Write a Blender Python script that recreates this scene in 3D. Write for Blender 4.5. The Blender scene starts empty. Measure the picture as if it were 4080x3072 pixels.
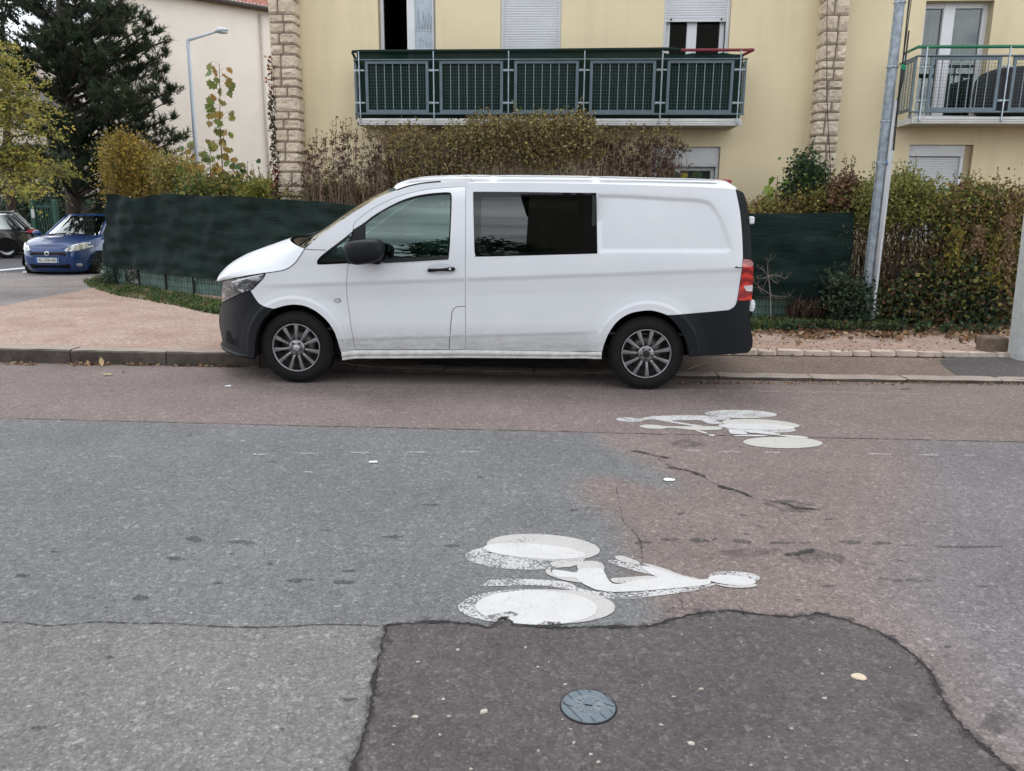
import bpy, bmesh, math, random
import numpy as np
from mathutils import Vector, Matrix
from mathutils.geometry import delaunay_2d_cdt
random.seed(7); rng=np.random.default_rng(7)
S=bpy.context.scene; COL=S.collection
# ---------------- camera ----------------
FPX,H,PITCH,YAW,ROLL=3090.985,1.54958,0.21665977,0.05589212,0.00803394
def _cam():
    cy,sy=math.cos(YAW),math.sin(YAW)
    f=Vector((-sy*math.cos(PITCH),cy*math.cos(PITCH),-math.sin(PITCH)))
    r=Vector((cy,sy,0)); u=r.cross(f); c,s=math.cos(ROLL),math.sin(ROLL)
    return f,c*r+s*u,-s*r+c*u
CF,CR,CU=_cam()
cam=bpy.data.objects.new('camera',bpy.data.cameras.new('camera')); COL.objects.link(cam)
M=Matrix(((CR.x,CU.x,-CF.x,0),(CR.y,CU.y,-CF.y,0),(CR.z,CU.z,-CF.z,H),(0,0,0,1)))
cam.matrix_world=M; cam.data.sensor_fit='HORIZONTAL'; cam.data.sensor_width=36; cam.data.lens=FPX/4080*36
cam.data.clip_end=600; cam.data.clip_start=.05; S.camera=cam
# ---------------- world, sun, exposure ----------------
SUN_EL,SUN_AZ=66,335      # azimuth measured from +Y clockwise: high, a little beyond the building
world=bpy.data.worlds.new('World'); S.world=world; world.use_nodes=True
def build_world():
    nt=world.node_tree; nt.nodes.clear(); N=nt.nodes.new; L=nt.links.new
    out=N('ShaderNodeOutputWorld'); bg=N('ShaderNodeBackground'); bg.inputs['Strength'].default_value=.10
    sky=N('ShaderNodeTexSky'); sky.sky_type='NISHITA'; sky.sun_disc=False
    sky.sun_elevation=math.radians(SUN_EL); sky.sun_rotation=math.radians(SUN_AZ); sky.air_density=1; sky.dust_density=1.5
    tc=N('ShaderNodeTexCoord'); mp=N('ShaderNodeMapping'); mp.inputs['Scale'].default_value=(1.3,1.3,6)
    n1=N('ShaderNodeTexNoise'); n1.inputs['Scale'].default_value=2.6; n1.inputs['Detail'].default_value=8; n1.inputs['Roughness'].default_value=.6
    n2=N('ShaderNodeTexNoise'); n2.inputs['Scale'].default_value=1.9; n2.inputs['Detail'].default_value=7
    mp2=N('ShaderNodeMapping'); mp2.inputs['Location'].default_value=(3.1,1.7,.4); mp2.inputs['Scale'].default_value=(1,1,7)
    L(tc.outputs['Generated'],mp.inputs[0]); L(mp.outputs[0],n1.inputs[0]); L(tc.outputs['Generated'],mp2.inputs[0]); L(mp2.outputs[0],n2.inputs[0])
    r1=N('ShaderNodeValToRGB'); r1.color_ramp.elements[0].position=.30; r1.color_ramp.elements[1].position=.40
    L(n1.outputs[0],r1.inputs[0])
    r2=N('ShaderNodeValToRGB'); e=r2.color_ramp.elements; e[0].position=.36; e[0].color=(3.6,3.9,4.4,1); e[1].position=.66; e[1].color=(13,13.2,13.6,1)
    L(n2.outputs[0],r2.inputs[0])
    sp=N('ShaderNodeSeparateXYZ'); L(tc.outputs['Generated'],sp.inputs[0]); gr=N('ShaderNodeMapRange'); gr.inputs[1].default_value=0; gr.inputs[2].default_value=.9; gr.inputs[3].default_value=1.3; gr.inputs[4].default_value=.72; L(sp.outputs[2],gr.inputs[0])
    ml=N('ShaderNodeVectorMath'); ml.operation='SCALE'; L(r2.outputs[0],ml.inputs[0]); L(gr.outputs[0],ml.inputs['Scale'])
    mx=N('ShaderNodeMixRGB'); L(r1.outputs[0],mx.inputs[0]); L(sky.outputs[0],mx.inputs[1]); L(ml.outputs[0],mx.inputs[2])
    L(mx.outputs[0],bg.inputs[0]); L(bg.outputs[0],out.inputs[0])
build_world()
sd=bpy.data.lights.new('sun','SUN'); sd.energy=.5; sd.angle=math.radians(16); sd.color=(1,.97,.93)
sun=bpy.data.objects.new('sun',sd); COL.objects.link(sun)
_az=math.radians(SUN_AZ); _el=math.radians(SUN_EL)
_d=Vector((math.sin(_az)*math.cos(_el),math.cos(_az)*math.cos(_el),math.sin(_el)))
sun.rotation_euler=(-_d).to_track_quat('-Z','Y').to_euler(); sun.location=_d*30
S.view_settings.view_transform='Standard'; S.view_settings.look='None'; S.view_settings.exposure=1.03; S.view_settings.gamma=1
S.render.engine='CYCLES'; S.cycles.max_bounces=8; S.cycles.transparent_max_bounces=16
# ---------------- pixel helpers (photo pixels 4080x3072) ----------------
def ray(u,v): return CF+CR*((u-2040)/FPX)-CU*((v-1536)/FPX)
def G(u,v,z=0.0):
    d=ray(u,v); t=(z-H)/d.z; return Vector((0,0,H))+d*t
def W(u,v,Y):
    d=ray(u,v); return Vector((0,0,H))+d*(Y/d.y)
def proj(P):
    d=Vector(P)-Vector((0,0,H)); z=d.dot(CF); return (2040+FPX*d.dot(CR)/z,1536-FPX*d.dot(CU)/z)
# ---------------- materials ----------------
def newmat(name):
    m=bpy.data.materials.new(name); m.use_nodes=True; nt=m.node_tree; nt.nodes.clear()
    out=nt.nodes.new('ShaderNodeOutputMaterial'); p=nt.nodes.new('ShaderNodeBsdfPrincipled'); nt.links.new(p.outputs[0],out.inputs[0])
    return m,nt,p,out
def noise(nt,scale,detail=4,rough=.5,vec=None,dim=None):
    n=nt.nodes.new('ShaderNodeTexNoise'); n.inputs['Scale'].default_value=scale; n.inputs['Detail'].default_value=detail; n.inputs['Roughness'].default_value=rough
    if vec is not None: nt.links.new(vec,n.inputs['Vector'])
    return n.outputs[0]
def ramp(nt,src,stops):
    r=nt.nodes.new('ShaderNodeValToRGB'); e=r.color_ramp.elements
    while len(e)>len(stops): e.remove(e[-1])
    while len(e)<len(stops): e.new(.5)
    for k,(p,c) in enumerate(stops):
        e[k].position=p; e[k].color=(c if len(c)==4 else (*c,1)) if hasattr(c,'__len__') else (c,c,c,1)
    nt.links.new(src,r.inputs[0]); return r.outputs[0]
def mixc(nt,fac,a,b,mode='MIX'):
    m=nt.nodes.new('ShaderNodeMixRGB'); m.blend_type=mode
    for k,v in ((0,fac),(1,a),(2,b)):
        if hasattr(v,'is_output') or isinstance(v,bpy.types.NodeSocket): nt.links.new(v,m.inputs[k])
        elif k==0: m.inputs[0].default_value=v
        else: m.inputs[k].default_value=(*v,1) if len(v)==3 else v
    return m.outputs[0]
def bump(nt,p,src,strength,dist=.01):
    b=nt.nodes.new('ShaderNodeBump'); b.inputs['Strength'].default_value=strength; b.inputs['Distance'].default_value=dist
    nt.links.new(src,b.inputs['Height']); nt.links.new(b.outputs[0],p.inputs['Normal']); return b
def objco(nt,scale=None):
    t=nt.nodes.new('ShaderNodeTexCoord'); o=t.outputs['Object']
    if scale:
        m=nt.nodes.new('ShaderNodeMapping'); m.inputs['Scale'].default_value=scale; nt.links.new(o,m.inputs[0]); o=m.outputs[0]
    return o
def pos(nt,scale=None):
    g=nt.nodes.new('ShaderNodeNewGeometry'); o=g.outputs['Position']
    if scale:
        m=nt.nodes.new('ShaderNodeMapping'); m.inputs['Scale'].default_value=scale; nt.links.new(o,m.inputs[0]); o=m.outputs[0]
    return o
MATS={}
def simple(name,col,rough=.5,metal=0.,var=.12,vscale=6,bmp=0,bscale=60,bdist=.003,coat=0,spec=None):
    if name in MATS: return MATS[name]
    m,nt,p,out=newmat(name); v=pos(nt)
    n=noise(nt,vscale,5,.6,v); lo=tuple(max(0,c*(1-var)) for c in col); hi=tuple(c*(1+var) for c in col)
    c=ramp(nt,n,[(.3,lo),(.7,hi)]); nt.links.new(c,p.inputs['Base Color'])
    p.inputs['Roughness'].default_value=rough; p.inputs['Metallic'].default_value=metal
    if coat: p.inputs['Coat Weight'].default_value=coat; p.inputs['Coat Roughness'].default_value=.06
    if spec is None and rough>=.7: p.inputs['Specular IOR Level'].default_value=.2
    if spec is not None: p.inputs['Specular IOR Level'].default_value=spec
    if bmp: bump(nt,p,noise(nt,bscale,4,.6,v),bmp,bdist)
    MATS[name]=m; return m
def glassmat(name,tint=(.5,.6,.58),refl=.08,rough=.01,ior=1.5,gain=1.0):
    """thin sheet of glass: tinted see-through plus mirror reflection by angle"""
    if name in MATS: return MATS[name]
    m,nt,p,out=newmat(name); nt.nodes.remove(p)
    tr=nt.nodes.new('ShaderNodeBsdfTransparent'); tr.inputs[0].default_value=(*tint,1)
    gl=nt.nodes.new('ShaderNodeBsdfGlossy'); gl.inputs['Roughness'].default_value=rough; gl.inputs[0].default_value=(.74,.97,.90,1) if name=='cab_glass' else (.95,1,.98,1)
    fr=nt.nodes.new('ShaderNodeFresnel'); fr.inputs[0].default_value=ior
    mt=nt.nodes.new('ShaderNodeMath'); mt.operation='MULTIPLY_ADD'; mt.inputs[1].default_value=gain; mt.inputs[2].default_value=refl; mt.use_clamp=True
    nt.links.new(fr.outputs[0],mt.inputs[0])
    mx=nt.nodes.new('ShaderNodeMixShader'); nt.links.new(mt.outputs[0],mx.inputs[0]); nt.links.new(tr.outputs[0],mx.inputs[1]); nt.links.new(gl.outputs[0],mx.inputs[2])
    nt.links.new(mx.outputs[0],out.inputs[0]); MATS[name]=m; return m
def leafmat(name,rough=.55,trans=.3,bmp=0):
    """colour comes from the leaf's own colour attribute"""
    if name in MATS: return MATS[name]
    m,nt,p,out=newmat(name); a=nt.nodes.new('ShaderNodeAttribute'); a.attribute_name='Col'
    nt.links.new(a.outputs['Color'],p.inputs['Base Color']); p.inputs['Roughness'].default_value=rough
    p.inputs['Specular IOR Level'].default_value=.3
    if trans:
        t=nt.nodes.new('ShaderNodeBsdfTranslucent'); nt.links.new(a.outputs['Color'],t.inputs[0])
        mx=nt.nodes.new('ShaderNodeMixShader'); mx.inputs[0].default_value=trans
        nt.links.new(p.outputs[0],mx.inputs[1]); nt.links.new(t.outputs[0],mx.inputs[2]); nt.links.new(mx.outputs[0],out.inputs[0])
    MATS[name]=m; return m
# ---------------- object helpers ----------------
def tag(o,label,cat,group=None,kind=None):
    o['label']=label
    if cat: o['category']=cat
    if group: o['group']=group
    if kind: o['kind']=kind
    return o
def thing(name,label,cat,loc=(0,0,0),group=None):
    o=bpy.data.objects.new(name,None); COL.objects.link(o); o.location=loc; o.empty_display_size=.2
    return tag(o,label,cat,group)
def wloc(o):
    v=Vector((0,0,0))
    while o is not None: v+=Vector(o.location); o=o.parent
    return v
def link(name,me,parent=None,origin=None):
    o=bpy.data.objects.new(name,me); COL.objects.link(o)
    if parent is not None:
        o.parent=parent; me.transform(Matrix.Translation(-wloc(parent)))
    elif origin is not None:
        me.transform(Matrix.Translation(-Vector(origin))); o.location=origin
    return o
class MB:
    def __init__(s): s.v=[]; s.f=[]; s.sm=[]; s.mi=[]; s.cur=0
    def add(s,vs,fs,smooth=False):
        b=len(s.v); s.v+=[tuple(x) for x in vs]; s.f+=[tuple(i+b for i in f) for f in fs]; s.sm+=[smooth]*len(fs); s.mi+=[s.cur]*len(fs); return b
    def box(s,a,b):
        x0,y0,z0=a; x1,y1,z1=b
        s.add([(x0,y0,z0),(x1,y0,z0),(x1,y1,z0),(x0,y1,z0),(x0,y0,z1),(x1,y0,z1),(x1,y1,z1),(x0,y1,z1)],
              [(0,3,2,1),(4,5,6,7),(0,1,5,4),(1,2,6,5),(2,3,7,6),(3,0,4,7)])
    def bbox(s,a,b,bv=.01):
        """bevelled box"""
        x0,y0,z0=a; x1,y1,z1=b; bv=min(bv,abs(x1-x0)/2.01,abs(y1-y0)/2.01,abs(z1-z0)/2.01)
        bm=bmesh.new(); bmesh.ops.create_cube(bm,size=1)
        for v in bm.verts: v.co=Vector(((x0+x1)/2+v.co.x*(x1-x0),(y0+y1)/2+v.co.y*(y1-y0),(z0+z1)/2+v.co.z*(z1-z0)))
        bmesh.ops.bevel(bm,geom=bm.edges[:],offset=bv,segments=2,affect='EDGES',profile=.5)
        s.frombm(bm)
    def frombm(s,bm,smooth=False):
        bm.verts.index_update(); s.add([v.co.copy() for v in bm.verts],[[v.index for v in f.verts] for f in bm.faces],smooth); bm.free()
    def tube(s,pts,r,n=8,smooth=True,cap=True):
        pts=[Vector(p) for p in pts]; rs=r if hasattr(r,'__len__') else [r]*len(pts)
        rings=[]; prev=None
        for i,p in enumerate(pts):
            t=(pts[min(i+1,len(pts)-1)]-pts[max(i-1,0)])
            if t.length<1e-9: t=Vector((0,0,1))
            t.normalize()
            if prev is None: a=t.orthogonal().normalized()
            else:
                a=prev-t*prev.dot(t)
                a=a.normalized() if a.length>1e-6 else t.orthogonal().normalized()
            prev=a; b=t.cross(a)
            rings.append([p+(a*math.cos(2*math.pi*k/n)+b*math.sin(2*math.pi*k/n))*rs[i] for k in range(n)])
        vs=[v for rg in rings for v in rg]; fs=[]
        for i in range(len(rings)-1):
            for k in range(n): fs.append((i*n+k,i*n+(k+1)%n,(i+1)*n+(k+1)%n,(i+1)*n+k))
        if cap: fs.append(tuple(range(n-1,-1,-1))); fs.append(tuple((len(rings)-1)*n+k for k in range(n)))
        s.add(vs,fs,smooth)
    def bar(s,a,b,w,d,up=(0,0,1)):
        a=Vector(a); b=Vector(b); t=(b-a).normalized(); u=Vector(up); x=t.cross(u)
        if x.length<1e-5: x=t.orthogonal()
        x.normalize(); y=x.cross(t)
        q=[x*w/2+y*d/2,-x*w/2+y*d/2,-x*w/2-y*d/2,x*w/2-y*d/2]
        s.add([a+k for k in q]+[b+k for k in q],[(0,1,2,3),(7,6,5,4),(0,4,5,1),(1,5,6,2),(2,6,7,3),(3,7,4,0)])
    def lathe(s,prof,c,axis='Y',n=48,smooth=True):
        """prof: (r, h) pairs; revolve about axis through c"""
        c=Vector(c); vs=[]
        for r,h in prof:
            for k in range(n):
                a=2*math.pi*k/n
                o={'Y':Vector((r*math.cos(a),h,r*math.sin(a))),'Z':Vector((r*math.cos(a),r*math.sin(a),h)),'X':Vector((h,r*math.cos(a),r*math.sin(a)))}[axis]
                vs.append(c+o)
        fs=[(i*n+k,i*n+(k+1)%n,(i+1)*n+(k+1)%n,(i+1)*n+k) for i in range(len(prof)-1) for k in range(n)]
        s.add(vs,fs,smooth)
    def grid(s,rows,smooth=True,closed=False):
        m=len(rows[0]); vs=[p for r in rows for p in r]; fs=[]
        for i in range(len(rows)-1):
            for k in range(m-1 if not closed else m): fs.append((i*m+k,i*m+(k+1)%m,(i+1)*m+(k+1)%m,(i+1)*m+k))
        s.add(vs,fs,smooth)
    def sheet(s,poly,z,zfun=None):
        """flat triangulated polygon in XY"""
        r=delaunay_2d_cdt([Vector((p[0],p[1])) for p in poly],[],[list(range(len(poly)))],1,1e-6)
        s.add([(v.x,v.y,z if zfun is None else zfun(v.x,v.y)) for v in r[0]],[tuple(f) for f in r[2]])
    def build(s,name,mats,parent=None,origin=None,recalc=False):
        me=bpy.data.meshes.new(name); me.from_pydata(s.v,[],s.f)
        if not isinstance(mats,(list,tuple)): mats=[mats]
        for m in mats: me.materials.append(m)
        me.polygons.foreach_set('use_smooth',s.sm); me.polygons.foreach_set('material_index',s.mi)
        if recalc:
            bm=bmesh.new(); bm.from_mesh(me); bmesh.ops.recalc_face_normals(bm,faces=bm.faces); bm.to_mesh(me); bm.free()
        me.update(); return link(name,me,parent,origin)
def struct(o): o['kind']='structure'; return o
def crom(pts,sub=5,closed=False):
    """Catmull-Rom through points; a point with third element truthy is a sharp corner"""
    P=[Vector((p[0],p[1])) for p in pts]; C=[len(p)>2 and bool(p[2]) for p in pts]; n=len(P); out=[]
    segs=range(n) if closed else range(n-1)
    for i in segs:
        a,b=P[i],P[(i+1)%n]
        p0=P[i-1] if (closed or i>0) and not C[i] else a-(b-a)
        p3=P[(i+2)%n] if (closed or i+2<n) and not C[(i+1)%n] else b+(b-a)
        for k in range(sub):
            t=k/sub; t2,t3=t*t,t*t*t
            out.append(.5*((2*a)+(b-p0)*t+(2*p0-5*a+4*b-p3)*t2+(3*a-p0-3*b+p3)*t3))
    if not closed: out.append(P[-1])
    return out
def inpoly(x,z,poly):
    c=False; n=len(poly); j=n-1
    for i in range(n):
        xi,zi=poly[i][0],poly[i][1]; xj,zj=poly[j][0],poly[j][1]
        if (zi>z)!=(zj>z) and x<(xj-xi)*(z-zi)/(zj-zi)+xi: c=not c
        j=i
    return c
def pdist(x,z,poly,closed=True):
    d=1e9; n=len(poly)
    for i in range(n if closed else n-1):
        ax,az=poly[i][0],poly[i][1]; bx,bz=poly[(i+1)%n][0],poly[(i+1)%n][1]; dx,dz=bx-ax,bz-az
        t=((x-ax)*dx+(z-az)*dz)/(dx*dx+dz*dz+1e-12); t=0 if t<0 else 1 if t>1 else t
        e=(ax+t*dx-x)**2+(az+t*dz-z)**2
        if e<d: d=e
    return math.sqrt(d)
def sstep(a,b,x):
    t=max(0,min(1,(x-a)/(b-a))); return t*t*(3-2*t)
def text_mesh(txt,size,extrude=0.0):
    cu=bpy.data.curves.new('t','FONT'); cu.body=txt; cu.size=size; cu.extrude=extrude; cu.align_x='CENTER'; cu.align_y='CENTER'; cu.resolution_u=3
    o=bpy.data.objects.new('t',cu); COL.objects.link(o); dg=bpy.context.evaluated_depsgraph_get(); me=bpy.data.meshes.new_from_object(o.evaluated_get(dg))
    vs=[v.co.copy() for v in me.vertices]; fs=[tuple(p.vertices) for p in me.polygons]
    bpy.data.objects.remove(o); bpy.data.meshes.remove(me); bpy.data.curves.remove(cu); return vs,fs
# ================= WHITE VAN =================
YV=6.925; VW=.964; YC=YV+VW
def c6(x,y): return (800+x*.5283,680+y*.5283)
def c7(x,y): return (1800+x*.5651,680+y*.5651)
WF=Vector((-2.385,0,.335)); WR=Vector((.82,0,.335))
CR0=W(*c6(1105,840),YV); CR1=W(*c7(2050,688),YV)
LC0=W(*c6(1140,1265),YV); LC1=W(*c7(1020,1133),YV)
XN=-3.30; XS=-2.62; XRR=1.86
_recess=[(1027,160,1),(1250,165),(1500,180),(1700,190),(1790,202),(1840,228),(1895,300),(1940,400),(1970,500),(1978,555),(1950,585,1),(1027,585,1)]
RECESS=None
def pieces(t,pts):
    if t<=pts[0][0]: return pts[0][1]
    for (a,va),(b,vb) in zip(pts,pts[1:]):
        if t<=b: return va+(vb-va)*(t-a)/(b-a)
    return pts[-1][1]
SMOOTHN=False
def inset(x,z):
    zc=CR0.z+(CR1.z-CR0.z)*(x-CR0.x)/(CR1.x-CR0.x); zl=LC0.z+(LC1.z-LC0.z)*(x-LC0.x)/(LC1.x-LC0.x)
    fade=sstep(-2.95,-2.2,x)
    if z>=zc: f=.010*min(1,(z-zc)/.15)*fade
    else: f=(pieces(zc-z,[(0,0),(.035,.013),(.16,.020),(.42,.010),(2,.010)]))*fade
    if z<zl: f+=pieces(zl-z,[(0,0),(.03,.010),(.3,.05)])*sstep(-2.1,-1.9,x)*(1-sstep(.2,.45,x))
    if z>1.12: f+=.115*((z-1.12)/.68)**1.5
    if z>1.66 and not SMOOTHN: f+=.35*(z-1.66)**2/.12
    if x<XS: f+=.50*((XS-x)/(XS-XN))**2.3 if x>XN else .5+(XN-x)*1.5
    if x>1.45: f+=.10*((x-1.45)/.42)**2.5
    for w in (WF,WR):
        r=math.hypot(x-w.x,(z-w.z)*1.0)
        if z>.2 and r<.58: f-=.016*(1-sstep(.46,.475,r)) + .008*(1-sstep(.475,.56,r))
    if RECESS is not None and RB[0]<x<RB[1] and RB[2]<z<RB[3] and inpoly(x,z,RECESS): f+=.022*sstep(0,.045,min(pdist(x,z,RECESS[:-1],False),9))
    return f
def onside(u,v,off=0):
    Y=YV
    for _ in range(8):
        P=W(u,v,Y+off); Y=YV+inset(P.x,P.z)
    return Vector((P.x,P.z))
RECESS_=[onside(*c7(x,y)) for x,y in [(p.x,p.y) for p in crom(_recess,4,True)]]
RB=(min(p.x for p in RECESS_),max(p.x for p in RECESS_),min(p.y for p in RECESS_),max(p.y for p in RECESS_))
RECESS=RECESS_
def trace(pts,cc,closed=True,sub=4):
    return [onside(*p) for p in [cc(q.x,q.y) for q in crom(pts,sub,closed)]]
def mixed(*segs):
    """segs: (cc, pts) open chains joined"""
    out=[]
    for cc,pts in segs:
        q=[cc(p.x,p.y) for p in crom(pts,4,False)]; out+=[onside(*p) for p in q]
    r=[out[0]]
    for p in out[1:]:
        if (p-r[-1]).length>.0015: r.append(p)
    if (r[0]-r[-1]).length<.0015: r.pop()
    return r
def shrink(poly,s):
    if s==0: return poly
    A=sum(poly[i].x*poly[(i+1)%len(poly)].y-poly[(i+1)%len(poly)].x*poly[i].y for i in range(len(poly))); sg=1 if A>0 else -1
    out=[]; n=len(poly)
    for i in range(n):
        e=(poly[(i+1)%n]-poly[i-1]); e.normalize(); nn=Vector((-e.y,e.x))*sg; out.append(poly[i]+nn*s)
    return out
def nrm(x,z,e=.006):
    dx=(inset(x+e,z)-inset(x-e,z))/(2*e); dz=(inset(x,z+e)-inset(x,z-e))/(2*e)
    return Vector((dx,-1,dz)).normalized()
def resample(P,n):
    d=[0]
    for a,b in zip(P,P[1:]): d.append(d[-1]+(b-a).length)
    out=[];j=0
    for k in range(n):
        t=d[-1]*k/(n-1)
        while j<len(P)-2 and d[j+1]<t: j+=1
        out.append(P[j].lerp(P[j+1],(t-d[j])/max(1e-9,d[j+1]-d[j])))
    return out
def panel(name,poly,mat,parent,holes=(),off=0.,s=.0,step=.035,depth=.012,far=False,sub=None,hs=0.):
    poly=shrink(poly,s); holes=[shrink(h,-hs) for h in holes]
    pts=list(poly); loops=[list(range(len(poly)))]
    for h in holes:
        b=len(pts); pts+=list(h); loops.append(list(range(b,b+len(h))))
    x0=min(p.x for p in poly); x1=max(p.x for p in poly); z0=min(p.y for p in poly); z1=max(p.y for p in poly)
    nb=len(pts); feat=[]
    def addf(p,tol=.010):
        if inpoly(p.x,p.y,poly) and not any(inpoly(p.x,p.y,h) for h in holes) and pdist(p.x,p.y,poly)>.006 and all(pdist(p.x,p.y,h)>.006 for h in holes): feat.append(p)
    if not far and step<=.05:
        k=int((x1-x0)/.022)
        for i in range(k+1):
            xx=x0+(x1-x0)*i/k; zc=CR0.z+(CR1.z-CR0.z)*(xx-CR0.x)/(CR1.x-CR0.x); zl=LC0.z+(LC1.z-LC0.z)*(xx-LC0.x)/(LC1.x-LC0.x)
            for dz in (.012,0,-.012,-.024,-.037,-.05): addf(Vector((xx,zc+dz)))
            for dz in (.01,0,-.012,-.024,-.036): addf(Vector((xx,zl+dz)))
        if x0<RB[0] and x1>RB[1]:
            RR=RECESS[:-1]
            for q in (0,.011,.022,.034,.045,.056):
                sh=[]; n=len(RR)
                P=resample([Vector((p.x,p.y,0)) for p in RR],220)
                for i in range(1,219):
                    e=(P[i+1]-P[i-1]).normalized(); p=Vector((P[i].x-e.y*q,P[i].y+e.x*q)); p2=Vector((P[i].x+e.y*q,P[i].y-e.x*q))
                    p=p if (inpoly(p.x,p.y,RECESS) or q==0) else p2
                    if q==0 or abs(pdist(p.x,p.y,RR,False)-q)<.003: sh.append(p)
                for p in sh: addf(p)
        for w in (WF,WR):
            for rr in (.448,.46,.467,.475,.49,.51,.535,.56,.575):
                for i in range(150):
                    a=math.pi*2*i/150; p=Vector((w.x+rr*math.cos(a),w.z+rr*math.sin(a)))
                    if p.y>.2: addf(p)
    cells={}
    for p in feat: cells.setdefault((int(p.x/.02),int(p.y/.02)),[]).append(p)
    kept=[]
    cell2={}
    for p in feat:
        ky=(int(p.x/.008),int(p.y/.008)); bad=False
        for a in (-1,0,1):
            for b in (-1,0,1):
                for q in cell2.get((ky[0]+a,ky[1]+b),()):
                    if (q-p).length<.008: bad=True
        if not bad: cell2.setdefault(ky,[]).append(p); kept.append(p)
    pts+=kept
    def nearf(x_,z_):
        kx,kz=int(x_/.02),int(z_/.02)
        for a in (-1,0,1):
            for b in (-1,0,1):
                for q in cells.get((kx+a,kz+b),()):
                    if (q.x-x_)**2+(q.y-z_)**2<.02**2: return True
        return False
    x=x0+step/2; r=0
    while x<x1:
        z=z0+step/2*(1+(r%2))
        while z<z1:
            if not nearf(x,z) and inpoly(x,z,poly) and not any(inpoly(x,z,h) for h in holes):
                if pdist(x,z,poly)>step*.4 and all(pdist(x,z,h)>step*.4 for h in holes): pts.append(Vector((x,z)))
            z+=step
        x+=step; r+=1
    res=delaunay_2d_cdt(pts,[],loops,0,1e-7); V,Fc=res[0],res[2]
    F=[]
    for f in Fc:
        cx=sum(V[i].x for i in f)/len(f); cz=sum(V[i].y for i in f)/len(f)
        if inpoly(cx,cz,poly) and not any(inpoly(cx,cz,h) for h in holes): F.append(list(f))
    def y(p): 
        yy=YV+inset(p.x,p.y)+off; return 2*YC-yy if far else yy
    vs=[(p.x,y(p),p.y) for p in V]; ns=[]
    global SMOOTHN
    SMOOTHN=('glass' in name or 'pane' in name or name=='side_window')
    for p in V:
        n=nrm(p.x,p.y)
        if far: n=Vector((n.x,-n.y,n.z))
        ns.append(n)
    SMOOTHN=False
    fs=[]
    for f in F:
        a,b,c=(Vector(vs[i]) for i in f[:3]); n=(b-a).cross(c-a)
        if n.dot(ns[f[0]])<0: f=f[::-1]
        fs.append(tuple(f))
    # flange
    for lp in [poly]+holes:
        b=len(vs); n=len(lp); sg=-1 if far else 1
        for p in lp:
            yy=y(p); vs.append((p.x,yy,p.y)); vs.append((p.x,yy+sg*depth,p.y))
        for i in range(n):
            e=(lp[(i+1)%n]-lp[i]).normalized()
        for k in range(2*n): ns.append(Vector((0,0,0)))
        for i in range(n):
            j=(i+1)%n; e=(lp[j]-lp[i]); q=Vector((e.y,0,-e.x)).normalized() if e.length>1e-9 else Vector((0,0,1))
            ns[b+2*i]=q; ns[b+2*i+1]=q
            fs.append((b+2*i,b+2*j,b+2*j+1,b+2*i+1))
    me=bpy.data.meshes.new(name); me.from_pydata(vs,[],fs); me.materials.append(mat)
    me.polygons.foreach_set('use_smooth',[True]*len(fs))
    o=link(name,me,parent); me.update()
    me.normals_split_custom_set_from_vertices([tuple(n) for n in ns])
    return o
def seam(mb,pts,w=.006,off=-.0015,far=False):
    """dark groove drawn as a thin ribbon following the side surface"""
    L=[];R=[]
    n=len(pts)
    for i,p in enumerate(pts):
        e=(pts[min(i+1,n-1)]-pts[max(i-1,0)]); e.normalize(); q=Vector((-e.y,e.x))*w/2
        for s,A in ((1,L),(-1,R)):
            a=p+q*s; yy=YV+inset(a.x,a.y)+off; A.append((a.x,2*YC-yy if far else yy,a.y))
    mb.grid([L,R])

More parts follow.
